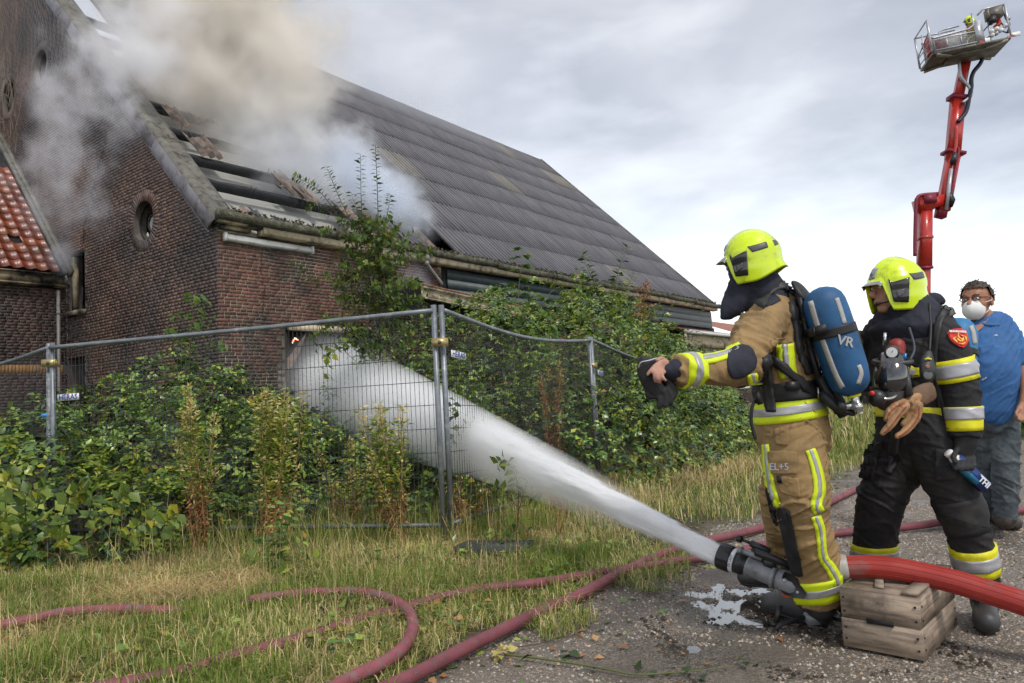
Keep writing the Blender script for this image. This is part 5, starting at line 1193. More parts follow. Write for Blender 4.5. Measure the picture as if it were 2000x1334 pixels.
for k in range(190):
    cx, cy_ = random.gauss(728, 36), random.uniform(440, 700); a = random.uniform(-1.5, 1.5); l_ = random.uniform(20, 62)*(1.2 if cy_ > 540 else .7)
    Y0 = Ye+random.uniform(-.35, .35); st.append(([at(728+(cx-728)*.5, cy_+15, Y0), at(cx+math.sin(a)*l_*.5, cy_-l_*.35, Y0), at(cx+math.sin(a)*l_, cy_-l_*.6*math.cos(a), Y0+random.uniform(-.15, .15))], .05, .004))
plant('elm_bush', 'dense leafy lower crown around the elm sapling stem', 'shrub', st, MT['leaf_elm'], MT['bark'], at(741, 760, Ye), (.06, .095), .024, stem_name='branch')
plant('elder_sapling', 'young elder with toothed leaves beside the brick corner', 'shrub', [(px(9.3, (372, 760), (372, 680), (376, 620), (374, 575)), .2, .008), (px(9.3, (372, 700), (345, 660), (325, 650)), .3, .005), (px(9.3, (374, 660), (395, 640), (412, 612)), .3, .005), (px(9.3, (374, 640), (350, 622), (338, 612)), .3, .005), (px(9.3, (374, 610), (390, 592), (400, 585)), .2, .004), (px(9.3, (374, 700), (410, 680), (440, 672)), .3, .004)], MT['leaf_ash'], MT['bark'], at(372, 760, 9.3), (.10, .15), .03)
for lb_, l in (('feathery ash shoot rising in front of the cream canopy', [(1013, 640), (1013, 570), (1018, 520), (1022, 487)]),):
    plant('ash_shoot', lb_, 'shrub', [(px(9.8, *l), .02, .006), (px(9.8, (1013, 640), (990, 600), (975, 560)), .1, .004), (px(9.8, (1013, 640), (1040, 610), (1062, 590)), .1, .004), (px(9.8, (1013, 660), (1030, 640), (1080, 628)), .1, .004)], MT['leaf_ash'], MT['stem_green'], at(1013, 640, 9.8), (.10, .14), .022, 'pinnate')
for lb_, l in (('left of two leafy elm shoots above the right thicket', [(1185, 625), (1168, 570), (1150, 530), (1136, 490)]), ('right of two leafy elm shoots above the right thicket', [(1190, 625), (1200, 570), (1208, 530), (1226, 482)])):
    plant('elm_shoot', lb_, 'shrub', [(px(9.9, *l), .0, .006)], MT['leaf_elm'], MT['bark'], at(*l[0], 9.9), (.10, .135), .028, group='elm shoots above the right thicket')
plant('arching_shoot', 'arching bramble shoot in front of the green boards', 'shrub', [(px(9.7, (1150, 620), (1120, 585), (1095, 560), (1060, 547)), .0, .005), (px(9.7, (1190, 610), (1215, 580), (1240, 530)), .0, .005)], MT['leaf_light'], MT['stem_green'], at(1150, 620, 9.7), (.08, .12), .025)
plant('thin_shoot', 'thin pale shoot left of the ash in front of the canopy', 'shrub', [(px(9.0, (930, 720), (930, 650), (926, 600), (928, 572)), .0, .004), (px(9.0, (930, 650), (918, 620), (915, 600)), .1, .003), (px(9.0, (930, 680), (945, 640), (935, 610)), .1, .003)], MT['leaf_light'], MT['stem_green'], at(930, 720, 9.0), (.06, .09), .03)
plant('brown_dock', 'dead brown dock stalk above the right thicket', 'plant', [(px(10, (1255, 640), (1256, 590), (1262, 545)), .1, .006)]+[(px(10, (1257, y), (1257+d*.5, y-3), (1257+d, y+2)), .1, .003) for y, d in ((618, -22), (618, 20), (602, -18), (600, 22), (585, -16), (580, 17), (566, -14), (562, 14))], MT['leaf_dry'], MT['bark'], at(1255, 640, 10), (.04, .06), .014, 'bushy', T=LN)
# goldenrod gone over: green and tan tops, rust brown dead leaves low down
def goldenrod(label, x0, y0, x1, y1, Y, w, nst, brown=.5):
    root = empty('goldenrod', at(x0, y0, Y), label, 'plant', 'withered goldenrod stalks by the fence')
    P_ = {0: [], 1: [], 2: []}; D_ = {0: [], 1: [], 2: []}
    for k in range(nst):
        a = at(x0+random.gauss(0, w*.4), y0, Y+random.uniform(-.12, .12)); b = at(x1+random.gauss(0, w*.75), y1+random.random()**1.5*(y0-y1)*.5, Y+random.uniform(-.15, .15))
        pts = [a.lerp(b, u)+Vector((.03*math.sin(u*3+k), 0, 0)) for u in np.linspace(0, 1, 10)]
        V, F = tube(pts, [.006*(1-.6*u) for u in np.linspace(0, 1, 10)], 5); obj('stem', V, F, MT['stem_dry'], root)
        L_ = (b-a).length
        for j in range(int(L_/.0032)):
            u = random.random(); i = min(8, int(u*9)); p = pts[i].lerp(pts[i+1], u*9-i)
            c = 1 if u < brown*random.uniform(.7, 1.3) else (2 if random.random() < .5+.35*(u > .85) else 0)
            sp_ = (.075 if u < .85 else .045); d = Vector((random.gauss(0, 1), random.gauss(0, 1), random.gauss(.35 if c != 1 else -.9, .5))).normalized()
            P_[c].append(tuple(p+d*random.uniform(0, sp_)*(.6 if c == 1 else 1))); D_[c].append(tuple(d))
    for c, (mm, nm, sz) in enumerate(((MT['leaf_light'], 'green_leaves', (.04, .085)), (MT['leaf_dry'], 'dead_leaves', (.025, .055)), (MT['leaf_yellow'], 'seed_plumes', (.022, .055)))):
        if P_[c]: leaves(nm, P_[c], rdir(len(P_[c])), D_[c], rng.uniform(*sz, len(P_[c])), mm, root, LN, kind='stuff')
goldenrod('withered goldenrod with rust brown lower leaves, left one', 385, 1075, 358, 745, 6.2, 34, 6, .45)
goldenrod('bushy tan goldenrod between the brick corner and the spray', 545, 1075, 535, 765, 6.3, 62, 11, .35)
goldenrod('brown stemmed goldenrod left of the middle posts', 765, 1055, 742, 790, 6.25, 50, 9, .38)
goldenrod('thin reddish dead stalks just right of the middle posts', 915, 1050, 905, 905, 6.4, 30, 5, .8)
goldenrod('dead brown stalks behind the sagging panel', 1085, 900, 1080, 700, 9.0, 40, 6, .9)
goldenrod('low reddish weeds near the spray', 700, 1050, 690, 850, 6.9, 60, 7, .5)
# bramble sprig standing in front of the jet, dry umbels beside it
plant('bramble_sprig', 'leafy bramble sprig in front of the water jet', 'shrub', [(px(5.75, (1008, 1070), (1012, 1000), (1010, 940), (990, 900), (970, 905)), .1, .006), (px(5.75, (1012, 1000), (1030, 940), (1045, 900)), .2, .004), (px(5.75, (1010, 990), (985, 960), (965, 945)), .2, .004), (px(5.7, (1008, 1070), (975, 1060), (965, 1030)), .1, .004), (px(5.7, (1008, 1080), (1030, 1050), (1020, 1020)), .1, .004), (px(5.75, (1012, 960), (1035, 965), (1050, 980)), .1, .004)], MT['leaf_light'], MT['stem_red'], gnd(1008, 1070), (.07, .11), .035, 'alt')
plant('low_bramble', 'dark low bramble leaves at the foot of the sprig', 'shrub', [(px(5.5, (1000, 1110), (985, 1080), (960, 1085)), .0, .004), (px(5.5, (1000, 1110), (970, 1110), (955, 1125)), .0, .004), (px(5.5, (1000, 1110), (1030, 1090), (1075, 1080)), .0, .004), (px(5.6, (1000, 1060), (980, 1040), (1005, 1020)), .0, .004)], MT['leaf_bramble'], MT['stem_red'], gnd(1000, 1110), (.08, .12), .035)
plant('bramble_shoot', 'arching bramble shoot hanging on the sagging fence panel', 'shrub', [(px(6.6, (1000, 880), (975, 850), (940, 825), (905, 830), (880, 860)), .0, .004), (px(6.6, (960, 850), (965, 870), (950, 885)), .0, .003), (px(6.6, (890, 820), (880, 800), (890, 780)), .0, .003)], MT['leaf_elm'], MT['stem_green'], at(1000, 880, 6.6), (.07, .10), .05)
plant('hanging_sprig', 'bramble sprig hanging before the burning opening', 'shrub', [(px(9.3, (700, 640), (680, 665), (650, 690), (630, 735)), .0, .005), (px(9.3, (655, 680), (630, 670), (615, 680)), .0, .004), (px(9.3, (665, 680), (640, 690), (640, 700)), .0, .004)], MT['leaf_light'], MT['stem_green'], at(700, 640, 9.3), (.09, .13), .06)
def umbels(label, base, tops, Y):
    root = empty('dry_umbel', gnd(*base), label, 'plant', 'dry brown umbels'); b = gnd(*base)
    for x, y in tops:
        t = at(x, y, b.y+random.uniform(-.1, .1)); V, F = tube([b, b.lerp(t, .5)+Vector((.02, 0, 0)), t], .004, 5); st_ = obj('stem', V, F, MT['leaf_dry'], root); V = []; F = []
        for k in range(26):
            d = Vector((random.gauss(0, 1), random.gauss(0, 1), random.uniform(.1, 1.2))).normalized()*random.uniform(.03, .085); v, f = tube([t, t+d], .0014, 3, False); bb = len(V); V += v; F += [[q+bb for q in ff] for ff in f]
            v, f = tube([t+d, t+d*1.06+UP*.006], .006, 4); bb = len(V); V += v; F += [[q+bb for q in ff] for ff in f]
        obj('seed_head', V, F, MT['leaf_dry'], root, kind='stuff')
umbels('dry brown umbel beside the bramble sprig', (1090, 1055), [(1068, 965), (1085, 975), (1105, 965), (1095, 990)], 0)
umbels('thin dead stems near the jet on the verge', (1200, 1060), [(1188, 1000), (1215, 1010)], 0)
plant('yellow_leaf_bramble', 'bramble with yellowing leaves at the left frame edge', 'shrub', [([gnd(x0, 1090)+UP*.05, at(x1, y1+25, 5.6), at(x1+dx, y1, 5.5)], .25, .005) for x0, x1, y1, dx in ((20, 10, 930, 20), (60, 50, 950, 40), (110, 130, 955, 40), (150, 180, 950, -30), (200, 230, 960, 25), (30, 20, 1000, -30), (120, 100, 1010, -20), (230, 260, 1010, 40), (290, 320, 1000, 30), (180, 140, 1040, -40))], MT['leaf_light'], MT['stem_red'], gnd(110, 1090), (.08, .13), .055)
plant('low_weed', 'low dark leafed bramble in front of the bottom rail', 'shrub', [([gnd(545, 1150)+UP*.02, at(530+dx*.5, 1110-dy*.5, 5.2), at(530+dx, 1110-dy, 5.2)], .1, .004) for dx, dy in ((-60, 30), (-20, 60), (20, 90), (50, 120), (70, 60), (90, 20), (0, 10), (40, 170), (10, 140))], MT['leaf_bramble'], MT['stem_green'], gnd(545, 1150), (.06, .10), .045)
# dead climber at the top left of the gable
V = []; F = []
for k in range(150):
    t0, z0 = random.uniform(8.6, 11.0), random.uniform(7.0, 12.5)
    if z0 > 4.3+t0*.98: continue
    p = B(-.05, t0, z0); pts = [p]; d = Vector((0, random.gauss(0, .3), 1)).normalized()
    for j in range(6): d = (d+Vector((random.gauss(0, .3), random.gauss(0, .4), random.gauss(0, .3)))).normalized(); pts.append(pts[-1]+(d-D1*d.dot(D1)*.7)*.2)
    v, f = tube(pts, .007, 3, False); b = len(V); V += v; F += [[q+b for q in ff] for ff in f]
tag(obj('dead_climber', V, np.array(F), mat('dead_twig', (.23, .19, .15), .8), None), 'dead climber twigs on the upper left of the gable', 'climber', kind='stuff')
print('plants')
# ------------------------------------------------------------------ grass
def blades(name, P, Hh, W, m, lean=.6, label=None, flop=0.0):
    P = np.asarray(P); n = len(P); a = rng.uniform(0, 2*np.pi, n); d = np.stack([np.cos(a), np.sin(a), np.zeros(n)], 1); sd_ = np.stack([-np.sin(a+rng.normal(0, .8, n)), np.cos(a), np.zeros(n)], 1)
    sd_ = unit(sd_); ln = rng.uniform(.1, 1, n)**1.2*lean+flop; Hh = np.asarray(Hh)[:, None]; W = np.asarray(W)[:, None]
    up = np.array([0, 0, 1.0]); k = (1/np.sqrt(1+ln**2))[:, None]; ln = ln[:, None]
    m1 = P+(up*.62+d*ln*.32)*Hh*k; tp = P+(up*(1-.35*np.minimum(ln, 1.6))+d*ln*1.0)*Hh*k
    V = np.stack([P-sd_*W, P+sd_*W, m1-sd_*W*.8, m1+sd_*W*.8, tp], 1).reshape(-1, 3)
    V[:, 2] = np.maximum(V[:, 2], .004)
    F = (np.array([(0, 1, 3), (0, 3, 2), (2, 3, 4)])[None]+(np.arange(n)*5)[:, None, None]).reshape(-1, 3)
    return obj(name, V, F, m, None, kind='stuff', label=label)
def verge_pts(n, x0, x1, y0, y1, dens=None, emin=0.0):
    P = []; tries = 0
    xs = rng.uniform(x0, x1, n*4); ys = rng.uniform(y0, y1, n*4)
    for x, y in zip(xs, ys):
        e = (x-.78)*.8-(y-4.9)*.6
        edge = .12+.38*Hn(x, y, 1.6, 20)+.25*Hn(x, y, 5, 21)
        if e > edge+emin: continue
        if abs(x) > .80*y+1.3: continue
        if dens and random.random() > dens(x, y, e): continue
        P.append((x, y, hground(x, y)-.01))
        if len(P) >= n: break
    return P
def d1(x, y, e): return min(1, max(.05, (.3+.9*Hn(x, y, 2.3, 30)+.5)*(1 if e < -.6 else .45)))*(1.0 if y < 5 else .7)
P = verge_pts(84000, -4.8, 1.2, 2.6, 6.3, d1); n = len(P)
blades('grass', P, rng.uniform(.04, .165, n), rng.uniform(.0014, .0034, n), MT['grass'], 1.3, 'mixed green and straw grass of the near verge')
P = verge_pts(42000, -4.8, 1.2, 2.6, 5.4, lambda x, y, e: max(0, Hn(x, y, 1.4, 40)*1.6+.35) if e < -.35 else .1); n = len(P)
blades('grass', P, rng.uniform(.07, .20, n), rng.uniform(.0015, .0032, n), MT['grass_green'], 1.25, 'fresh green grass tufts of the near verge')
P = verge_pts(9000, -5.2, .9, 3.2, 7.4, lambda x, y, e: max(0, Hn(x, y, 1.2, 50)*1.4+.3+(.5 if y > 4.9 else 0)) if e < -.5 else .03); n = len(P)
blades('straw', P, rng.uniform(.12, .36, n), rng.uniform(.001, .002, n), MT['grass_dry'], 1.5, 'long pale straw leaning along the fence foot', flop=.5)
P = verge_pts(6500, -3.2, .6, 5.9, 8.2, lambda x, y, e: .8 if e < -1.2 and Hn(x, y, 1.3, 52) > -.3 else .1); n = len(P)
blades('grass', P, rng.uniform(.15, .45, n), rng.uniform(.0016, .0035, n), MT['grass_green'], 1.0, 'tall rank grass behind the wide fence panel')
P = verge_pts(900, -3.4, .8, 5.6, 8.5, lambda x, y, e: 1 if e < -1.0 else 0); n = len(P)
blades('straw', P, rng.uniform(.3, .7, n), rng.uniform(.0012, .0022, n), MT['grass_dry'], 1.3, 'pale straw stalks standing along the fence')
P = verge_pts(5000, -3.4, -1.0, 4.6, 5.7, lambda x, y, e: 1 if ((x+2.35)/.75)**2+((y-4.95)/.35)**2 < 1 else .03); n = len(P)
blades('straw', P, rng.uniform(.2, .45, n), rng.uniform(.0012, .0025, n), MT['grass_dry'], 1.5, 'flattened heap of dry straw behind the pink hose', flop=1.4)
P = verge_pts(20000, -4.8, 1.0, 2.7, 6.4, lambda x, y, e: max(0, Hn(x, y, .9, 57)*2.2+.35) if e < -.2 else .25); n = len(P)
blades('straw', P, rng.uniform(.08, .26, n), rng.uniform(.0011, .0024, n), MT['grass_dry'], 1.2, 'matted straw lying in the near verge', flop=.9)
P = verge_pts(22000, -.6, 6.5, 6.3, 13, lambda x, y, e: .35+.6*Hn(x, y, 1.1, 60)+.3); n = len(P)
blades('grass', P, rng.uniform(.08, .26, n), rng.uniform(.002, .005, n), MT['grass'], 1.0, 'grass strip between the right thicket and the track')
P = verge_pts(8000, -.2, 6.5, 6.6, 13, lambda x, y, e: 1 if -2.6 < e < -.9 and Hn(x, y, .9, 70) > -.15 else .05); n = len(P)
blades('straw', P, rng.uniform(.2, .5, n), rng.uniform(.0018, .0035, n), MT['grass_dry'], 1.2, 'dry straw at the foot of the right thicket', flop=.4)
P = verge_pts(26000, 3, 20, 12, 34, None); n = len(P)
blades('grass', P, rng.uniform(.15, .6, n), rng.uniform(.006, .012, n), MT['grass'], .8, 'rough far verge beside the track')
P = verge_pts(12000, 3, 16, 10, 24, lambda x, y, e: 1 if e > -1.6 else .0); n = len(P)
blades('grass', P, rng.uniform(.1, .25, n), rng.uniform(.004, .008, n), MT['grass_green'], .8, 'bright green grass edge along the far track')
# tall seed stalks sticking out of the near grass
P = verge_pts(420, -3.3, .4, 3.0, 6.2, lambda x, y, e: 1 if e < -.7 else 0); n = len(P)
blades('straw', P, rng.uniform(.35, .75, n), rng.uniform(.0008, .0013, n), MT['grass_dry'], .8, 'single tall straw stalks over the near verge')
# rough field right of the track and the far field
def field(n, x0, x1, y0, y1, h, w, m, nm, lb, test):
    P = []
    for x, y in zip(rng.uniform(x0, x1, n*3), rng.uniform(y0, y1, n*3)):
        e = (x-.78)*.8-(y-4.9)*.6
        if not test(x, y, e): continue
        P.append((x, y, -.02))
        if len(P) >= n: break
    k = len(P); blades(nm, P, rng.uniform(*h, k), rng.uniform(*w, k), m, .7, lb)
field(9000, 12, 42, 16, 60, (.3, .8), (.02, .04), MT['grass'], 'grass', 'rough field beyond the track', lambda x, y, e: e > 5.5 and x < .85*y)
field(4000, 10, 30, 40, 90, (.4, 1.1), (.03, .06), MT['grass_dry'], 'grass', 'distant straw field', lambda x, y, e: e < 0 and x > .33*y)
# low bushes beyond the track on the right, house far away
def bush(label, c, r, n, m, cat='bush'):
    root = empty('distant_bush', c, label, cat, 'low bushes beyond the track'); d = rdir(n); d[:, 2] = np.abs(d[:, 2]); P = np.array(c)+d*np.array(r)*rng.uniform(.75, 1.05, (n, 1))*(1+.2*np.sin(d[:, :1]*7)); leaves('foliage', P, d+rdir(n)*.5, rdir(n), rng.uniform(.1, .2, n), m, root, LT, kind='stuff')
    MB().tube([Vector(c)-UP*.05, Vector(c)+UP*r[2]*.6], .06, 6).out('stem', MT['bark'], root)
for i, (x, y, Y, rx, rz) in enumerate(((1992, 775, 14, .9, .55), (2030, 765, 13, 1.0, .9), (1984, 745, 24, 1.6, .5), (1700, 760, 34, 2.5, .9), (1655, 758, 40, 3, 1.0))):
    c = at(x, y, Y); c.z = 0; bush(('yellowish bush behind the man, low by his arm', 'rounded bush at the right frame edge', 'far low bush in the field past the man', 'far bush seen between the two firefighters', 'farthest bush on the skyline by the air cylinder')[i], c, (rx, rx, rz), 1600, MT['leaf_light'] if i < 2 else MT['leaf_bramble'])
c = at(1975, 730, 120); fh = empty('distant_house', Vector((c.x, c.y, 0)), 'tiny grey house on the horizon behind the man', 'house'); cc = Vector((c.x, c.y, 0))
MB().box(cc+UP*.9, Vector((3.5, 0, 0)), Vector((0, 2.5, 0)), UP*.9).out('house_wall', MT['galv'], fh); MB().add([cc+Vector((-3.7, -2.7, 1.8)), cc+Vector((3.7, -2.7, 1.8)), cc+Vector((3.2, 0, 3.0)), cc+Vector((-3.2, 0, 3.0)), cc+Vector((3.7, 2.7, 1.8)), cc+Vector((-3.7, 2.7, 1.8))], [[0, 1, 2, 3], [3, 2, 4, 5], [0, 3, 5], [1, 4, 2]]).out('roof', MT['fibre_light'], fh)
# ------------------------------------------------------------------ track litter: stones, leaves, twigs, puddles
def stones(name, n, x0, x1, y0, y1, size, m, label, test):
    V = []; F = []; base = [(1, 0, 0), (0, 1, 0), (-1, 0, 0), (0, -1, 0), (0, 0, .8), (.0, .0, -.5), ]
    bf = [(0, 1, 4), (1, 2, 4), (2, 3, 4), (3, 0, 4)]
    P = []
    for x, y in zip(rng.uniform(x0, x1, n*4), rng.uniform(y0, y1, n*4)):
        e = (x-.78)*.8-(y-4.9)*.6
        if not test(x, y, e): continue
        P.append((x, y, hground(x, y)))
        if len(P) >= n: break
    P = np.array(P); k = len(P); S = size[0]+(size[1]-size[0])*rng.random(k)**3; b = np.array(base)[None]*rng.uniform(.6, 1.3, (k, 6, 3)); a = rng.uniform(0, 6.28, k); ca, sa = np.cos(a)[:, None], np.sin(a)[:, None]
    X = b[:, :, 0]*ca-b[:, :, 1]*sa; Y = b[:, :, 0]*sa+b[:, :, 1]*ca; V = np.stack([X, Y, b[:, :, 2]], 2)*S[:, None, None]+P[:, None, :]
    F = (np.array(bf)[None]+(np.arange(k)*6)[:, None, None]).reshape(-1, 3); obj(name, V.reshape(-1, 3), F, m, None, kind='stuff', label=label)
def stonemat(name, cols): return leafmat(name, cols, rough=.6, trl=0, spec=.4, var=.15)
trk = lambda x, y, e: -.1 < e < 7.4 and abs(x) < .85*y+.3 and Hn(x, y, 1.1, 90) > -.35
stones('gravel', 45000, -1.2, 4.6, 2.5, 8, (.0025, .0105), stonemat('gravel', [(0, (.07, .06, .05)), (.4, (.24, .21, .17)), (.8, (.50, .46, .40)), (1, (.45, .27, .14))]), 'loose gravel of the near track', trk)
stones('gravel', 9000, 1, 12, 7, 20, (.005, .014), stonemat('gravel_far', [(0, (.08, .07, .06)), (.6, (.25, .22, .19)), (1, (.4, .37, .33))]), 'loose gravel of the far track', trk)
stones('mud_crumbs', 1500, .6, 1.9, 3.0, 3.9, (.003, .018), stonemat('mud', [(0, (.020, .016, .012)), (1, (.06, .045, .03))]), 'dark mud crumbs by the nozzle', lambda x, y, e: Hn(x, y, 3, 91) > .0)
stones('mud_crumbs', 500, -.6, 3.6, 2.6, 6.5, (.004, .016), stonemat('mud2', [(0, (.018, .016, .014)), (1, (.07, .055, .04))]), 'dark crumbs over the track', trk)
def litter(name, n, test, x0, x1, y0, y1, size, m, label, z=.006):
    P = []
    for x, y in zip(rng.uniform(x0, x1, n*6), rng.uniform(y0, y1, n*6)):
        e = (x-.78)*.8-(y-4.9)*.6
        if not test(x, y, e): continue
        P.append((x, y, hground(x, y)+z))
        if len(P) >= n: break
    k = len(P); d = rdir(k); d[:, 2] *= .15; nn = np.tile(np.array([0, 0, 1.0]), (k, 1))+rdir(k)*.45; leaves(name, P, nn, d, rng.uniform(*size, k), m, None, LT, kind='stuff', label=label)
litter('fallen_leaves', 380, lambda x, y, e: -.5 < e < .55, -1.2, 6, 2.7, 11, (.03, .07), MT['leaf_bramble'], 'torn green leaves along the track edge')
litter('fallen_leaves', 420, lambda x, y, e: -1.2 < e < 1.2 and Hn(x, y, 2, 95) > 0, -1.5, 5, 2.7, 9, (.02, .06), MT['leaf_dry'], 'brown dead leaves along the track edge', .012)
litter('fallen_leaves', 500, lambda x, y, e: -1.0 < e < .9, 4, 12, 8, 18, (.05, .10), MT['leaf_bramble'], 'cut green leaves on the far track edge')
litter('fallen_leaves', 90, lambda x, y, e: e < -.3, -3, .5, 3, 5.5, (.06, .10), MT['leaf_dark'], 'large dark leaves lying in the near grass', .06)
litter('trailing_leaves', 520, lambda x, y, e: e < -.15 and Hn(x, y, 1.7, 97) > .12, -3.4, .9, 2.9, 6.6, (.035, .085), MT['leaf_bramble'], 'small bramble and nettle leaves trailing in the near grass', .075)
litter('trailing_leaves', 260, lambda x, y, e: e < -.15 and Hn(x, y, 1.3, 98) > .1, -3.4, .9, 2.9, 5.6, (.03, .07), MT['leaf_dry'], 'dead leaves caught in the near grass', .06)
# long green bramble stem lying on the gravel at the bottom
bs_ = [gnd(x, y, .012) for x, y in ((985, 1278), (1040, 1284), (1110, 1294), (1180, 1306), (1240, 1317), (1310, 1314), (1380, 1308), (1440, 1300))]
r_ = plant('bramble_runner', 'green bramble stem lying on the gravel at the bottom', 'plant', [(bs_, 1.1, .006)], MT['leaf_dark'], MT['stem_green'], bs_[0])
lp = [(1040, 1280), (1095, 1276), (1110, 1272), (1118, 1282), (1160, 1308), (1245, 1293), (1256, 1303), (1272, 1308), (1320, 1306), (1335, 1303), (1345, 1312), (1375, 1316), (1440, 1290), (1455, 1298), (1460, 1292), (1480, 1302)]
leaves('foliage', [tuple(gnd(x, y, .015)) for x, y in lp], rng.normal(0, .3, (len(lp), 3))+np.array((0, 0, 1)), rdir(len(lp))*np.array((1, 1, .1)), rng.uniform(.04, .075, len(lp)), MT['leaf_dark'], r_, kind='stuff')
plant('twig', 'thin dark twig on the gravel above the bramble stem', 'twig', [([gnd(990, 1266, .008), gnd(1050, 1258, .008), (gnd(1090, 1246, .01)), gnd(1118, 1243, .012)], 1.1, .003)], MT['leaf_dry'], MT['bark'], gnd(990, 1266))
plant('brown_leaf_heap', 'crumpled brown leaf at the end of the bramble stem', 'leaf', [([gnd(970+dx, 1280+dy, .01), gnd(985+dx, 1270+dy, .03)], .0, .002) for dx, dy in ((0, 0), (12, -6), (-8, 4))], MT['leaf_yellow'], MT['leaf_dry'], gnd(980, 1275), (.03, .06), .02, 'bushy')
wm = bpy.data.materials.new('puddle_water'); wm.use_nodes = True; pw = wm.node_tree.nodes['Principled BSDF']; pw.inputs['Base Color'].default_value = (.035, .03, .025, 1); pw.inputs['Roughness'].default_value = .04; pw.inputs['IOR'].default_value = 1.33; pw.inputs['Specular IOR Level'].default_value = 1.0; pw.inputs['Coat Weight'].default_value = 1
nb_ = wm.node_tree.nodes.new('ShaderNodeTexNoise'); nb_.inputs['Scale'].default_value = 28; bb_ = wm.node_tree.nodes.new('ShaderNodeBump'); bb_.inputs['Strength'].default_value = .25; bb_.inputs['Distance'].default_value = .004; gg_ = wm.node_tree.nodes.new('ShaderNodeNewGeometry'); wm.node_tree.links.new(gg_.outputs['Position'], nb_.inputs[0]); wm.node_tree.links.new(nb_.outputs['Fac'], bb_.inputs['Height']); wm.node_tree.links.new(bb_.outputs[0], pw.inputs['Normal'])
for i, (x, y, r_, d_) in enumerate(PUD):
    V = [(x, y, -.020)]+[(x+r_*1.9*math.cos(a), y+r_*1.9*math.sin(a), -.020) for a in np.linspace(0, 6.283, 40, endpoint=False)]
    V = [(a, b, c-.0015*i) for a, b, c in V]
    obj('puddle', V, [[0, 1+k, 1+(k+1) % 40] for k in range(40)], wm, None, kind='structure')
print('veg ok')

# ------------------------------------------------------------------ people: lofted limbs fused into one skin, cloth cut over it
MT['tan'] = mat('tan_cloth', (.285, .185, .078), .85, var=.14, vs_=7, dirt=(.17, .115, .055), ds=5, dth=.63, bump=.55, bs=24, bd=.010)
MT['navy'] = mat('navy_cloth', (.013, .015, .027), .8, var=.2, vs_=10, bump=.5, bs=26, bd=.010)
MT['black_cloth'] = mat('black_cloth', (.0135, .0125, .0145), .82, var=.25, vs_=6, dirt=(.028, .025, .022), ds=6, dth=.60, bump=.6, bs=22, bd=.012)
MT['knee_black'] = mat('knee_black', (.012, .012, .014), .7, var=.3, vs_=9, dirt=(.035, .032, .03), ds=8, dth=.6, bump=.2, bs=200, bd=.002)
MT['lime'] = mat('lime_band', (.66, .80, .012), .55, var=.04, vs_=30, dirt=(.42, .50, .02), ds=14, dth=.68)
MT['yellow_band'] = mat('yellow_band', (.72, .68, .010), .55, var=.08, vs_=20, dirt=(.40, .36, .02), ds=14, dth=.62)
MT['silver'] = mat('silver_band', (.40, .40, .42), .42, var=.06, metal=.25, vs_=20)
MT['helmet'] = mat('helmet_lime', (.64, .82, .008), .22, var=.05, vs_=6, dirt=(.40, .48, .03), ds=16, dth=.61, coat=.5, spec=.5)
MT['helmet_grey'] = mat('helmet_grey', (.085, .085, .09), .4)
MT['panel_black'] = mat('panel_black', (.010, .011, .013), .16, var=0, coat=.5)
MT['visor'] = mat('visor_clear', (.35, .36, .35), .08, metal=.5, var=0)
MT['skin'] = mat('skin', (.42, .22, .155), .5, var=.12, vs_=25, spec=.4); MT['skin_tan'] = mat('skin_tan', (.36, .165, .095), .5, var=.12, vs_=22, spec=.4)
MT['strap'] = mat('strap_black', (.010, .010, .011), .55, var=.1, bump=.1, bs=300, bd=.001)
MT['rubber'] = mat('boot_rubber', (.042, .042, .044), .5, var=.3, vs_=14, dirt=(.05, .045, .04), ds=9, dth=.57)
MT['tank_blue'] = mat('tank_blue', (.012, .085, .21), .6, var=.25, vs_=9, dirt=(.02, .05, .09), ds=10, dth=.64, bump=.35, bs=24, bd=.006)
MT['tape'] = mat('reflective_tape', (.42, .41, .39), .5, var=.15, vs_=25, dirt=(.10, .10, .10), ds=28, dth=.68)
MT['leather'] = mat('leather', (.36, .21, .10), .6, var=.25, vs_=20, dirt=(.45, .12, .035), ds=22, dth=.62); MT['leather_cuff'] = mat('leather_cuff', (.17, .10, .06), .75, var=.2, vs_=20)
MT['glove_black'] = mat('glove_black', (.012, .012, .013), .7, var=.2, vs_=20, bump=.2, bs=160, bd=.002)
MT['polo'] = mat('polo_blue', (.030, .115, .30), .8, var=.16, vs_=6, dirt=(.045, .145, .34), ds=4, dth=.6, bump=.5, bs=9, bd=.02)
MT['denim'] = mat('denim', (.060, .075, .085), .85, var=.3, vs_=7, dirt=(.13, .15, .16), ds=6, dth=.56, bump=.6, bs=20, bd=.012)
MT['hair'] = mat('hair', (.045, .028, .017), .6, var=.4, vs_=40, bump=.8, bs=120, bd=.004)
MT['mask_white'] = mat('mask_white', (.75, .75, .73), .75, var=.05)
MT['red_gear'] = mat('red_gear', (.22, .018, .012), .5); MT['chrome'] = mat('chrome', (.55, .54, .52), .25, metal=.9, var=.1); MT['glassy'] = mat('mask_glass', (.02, .02, .022), .05, var=0, coat=1, spec=.8)
MT['patch_red'] = mat('patch_red', (.62, .045, .015), .7, var=.05); MT['patch_edge'] = mat('patch_edge', (.55, .01, .015), .7, var=0); MT['patch_yellow'] = mat('patch_yellow', (.78, .55, .08), .7, var=0)
MT['boot_brown'] = mat('boot_brown', (.045, .038, .032), .6, var=.3, vs_=15, dirt=(.10, .085, .065), ds=14, dth=.55)

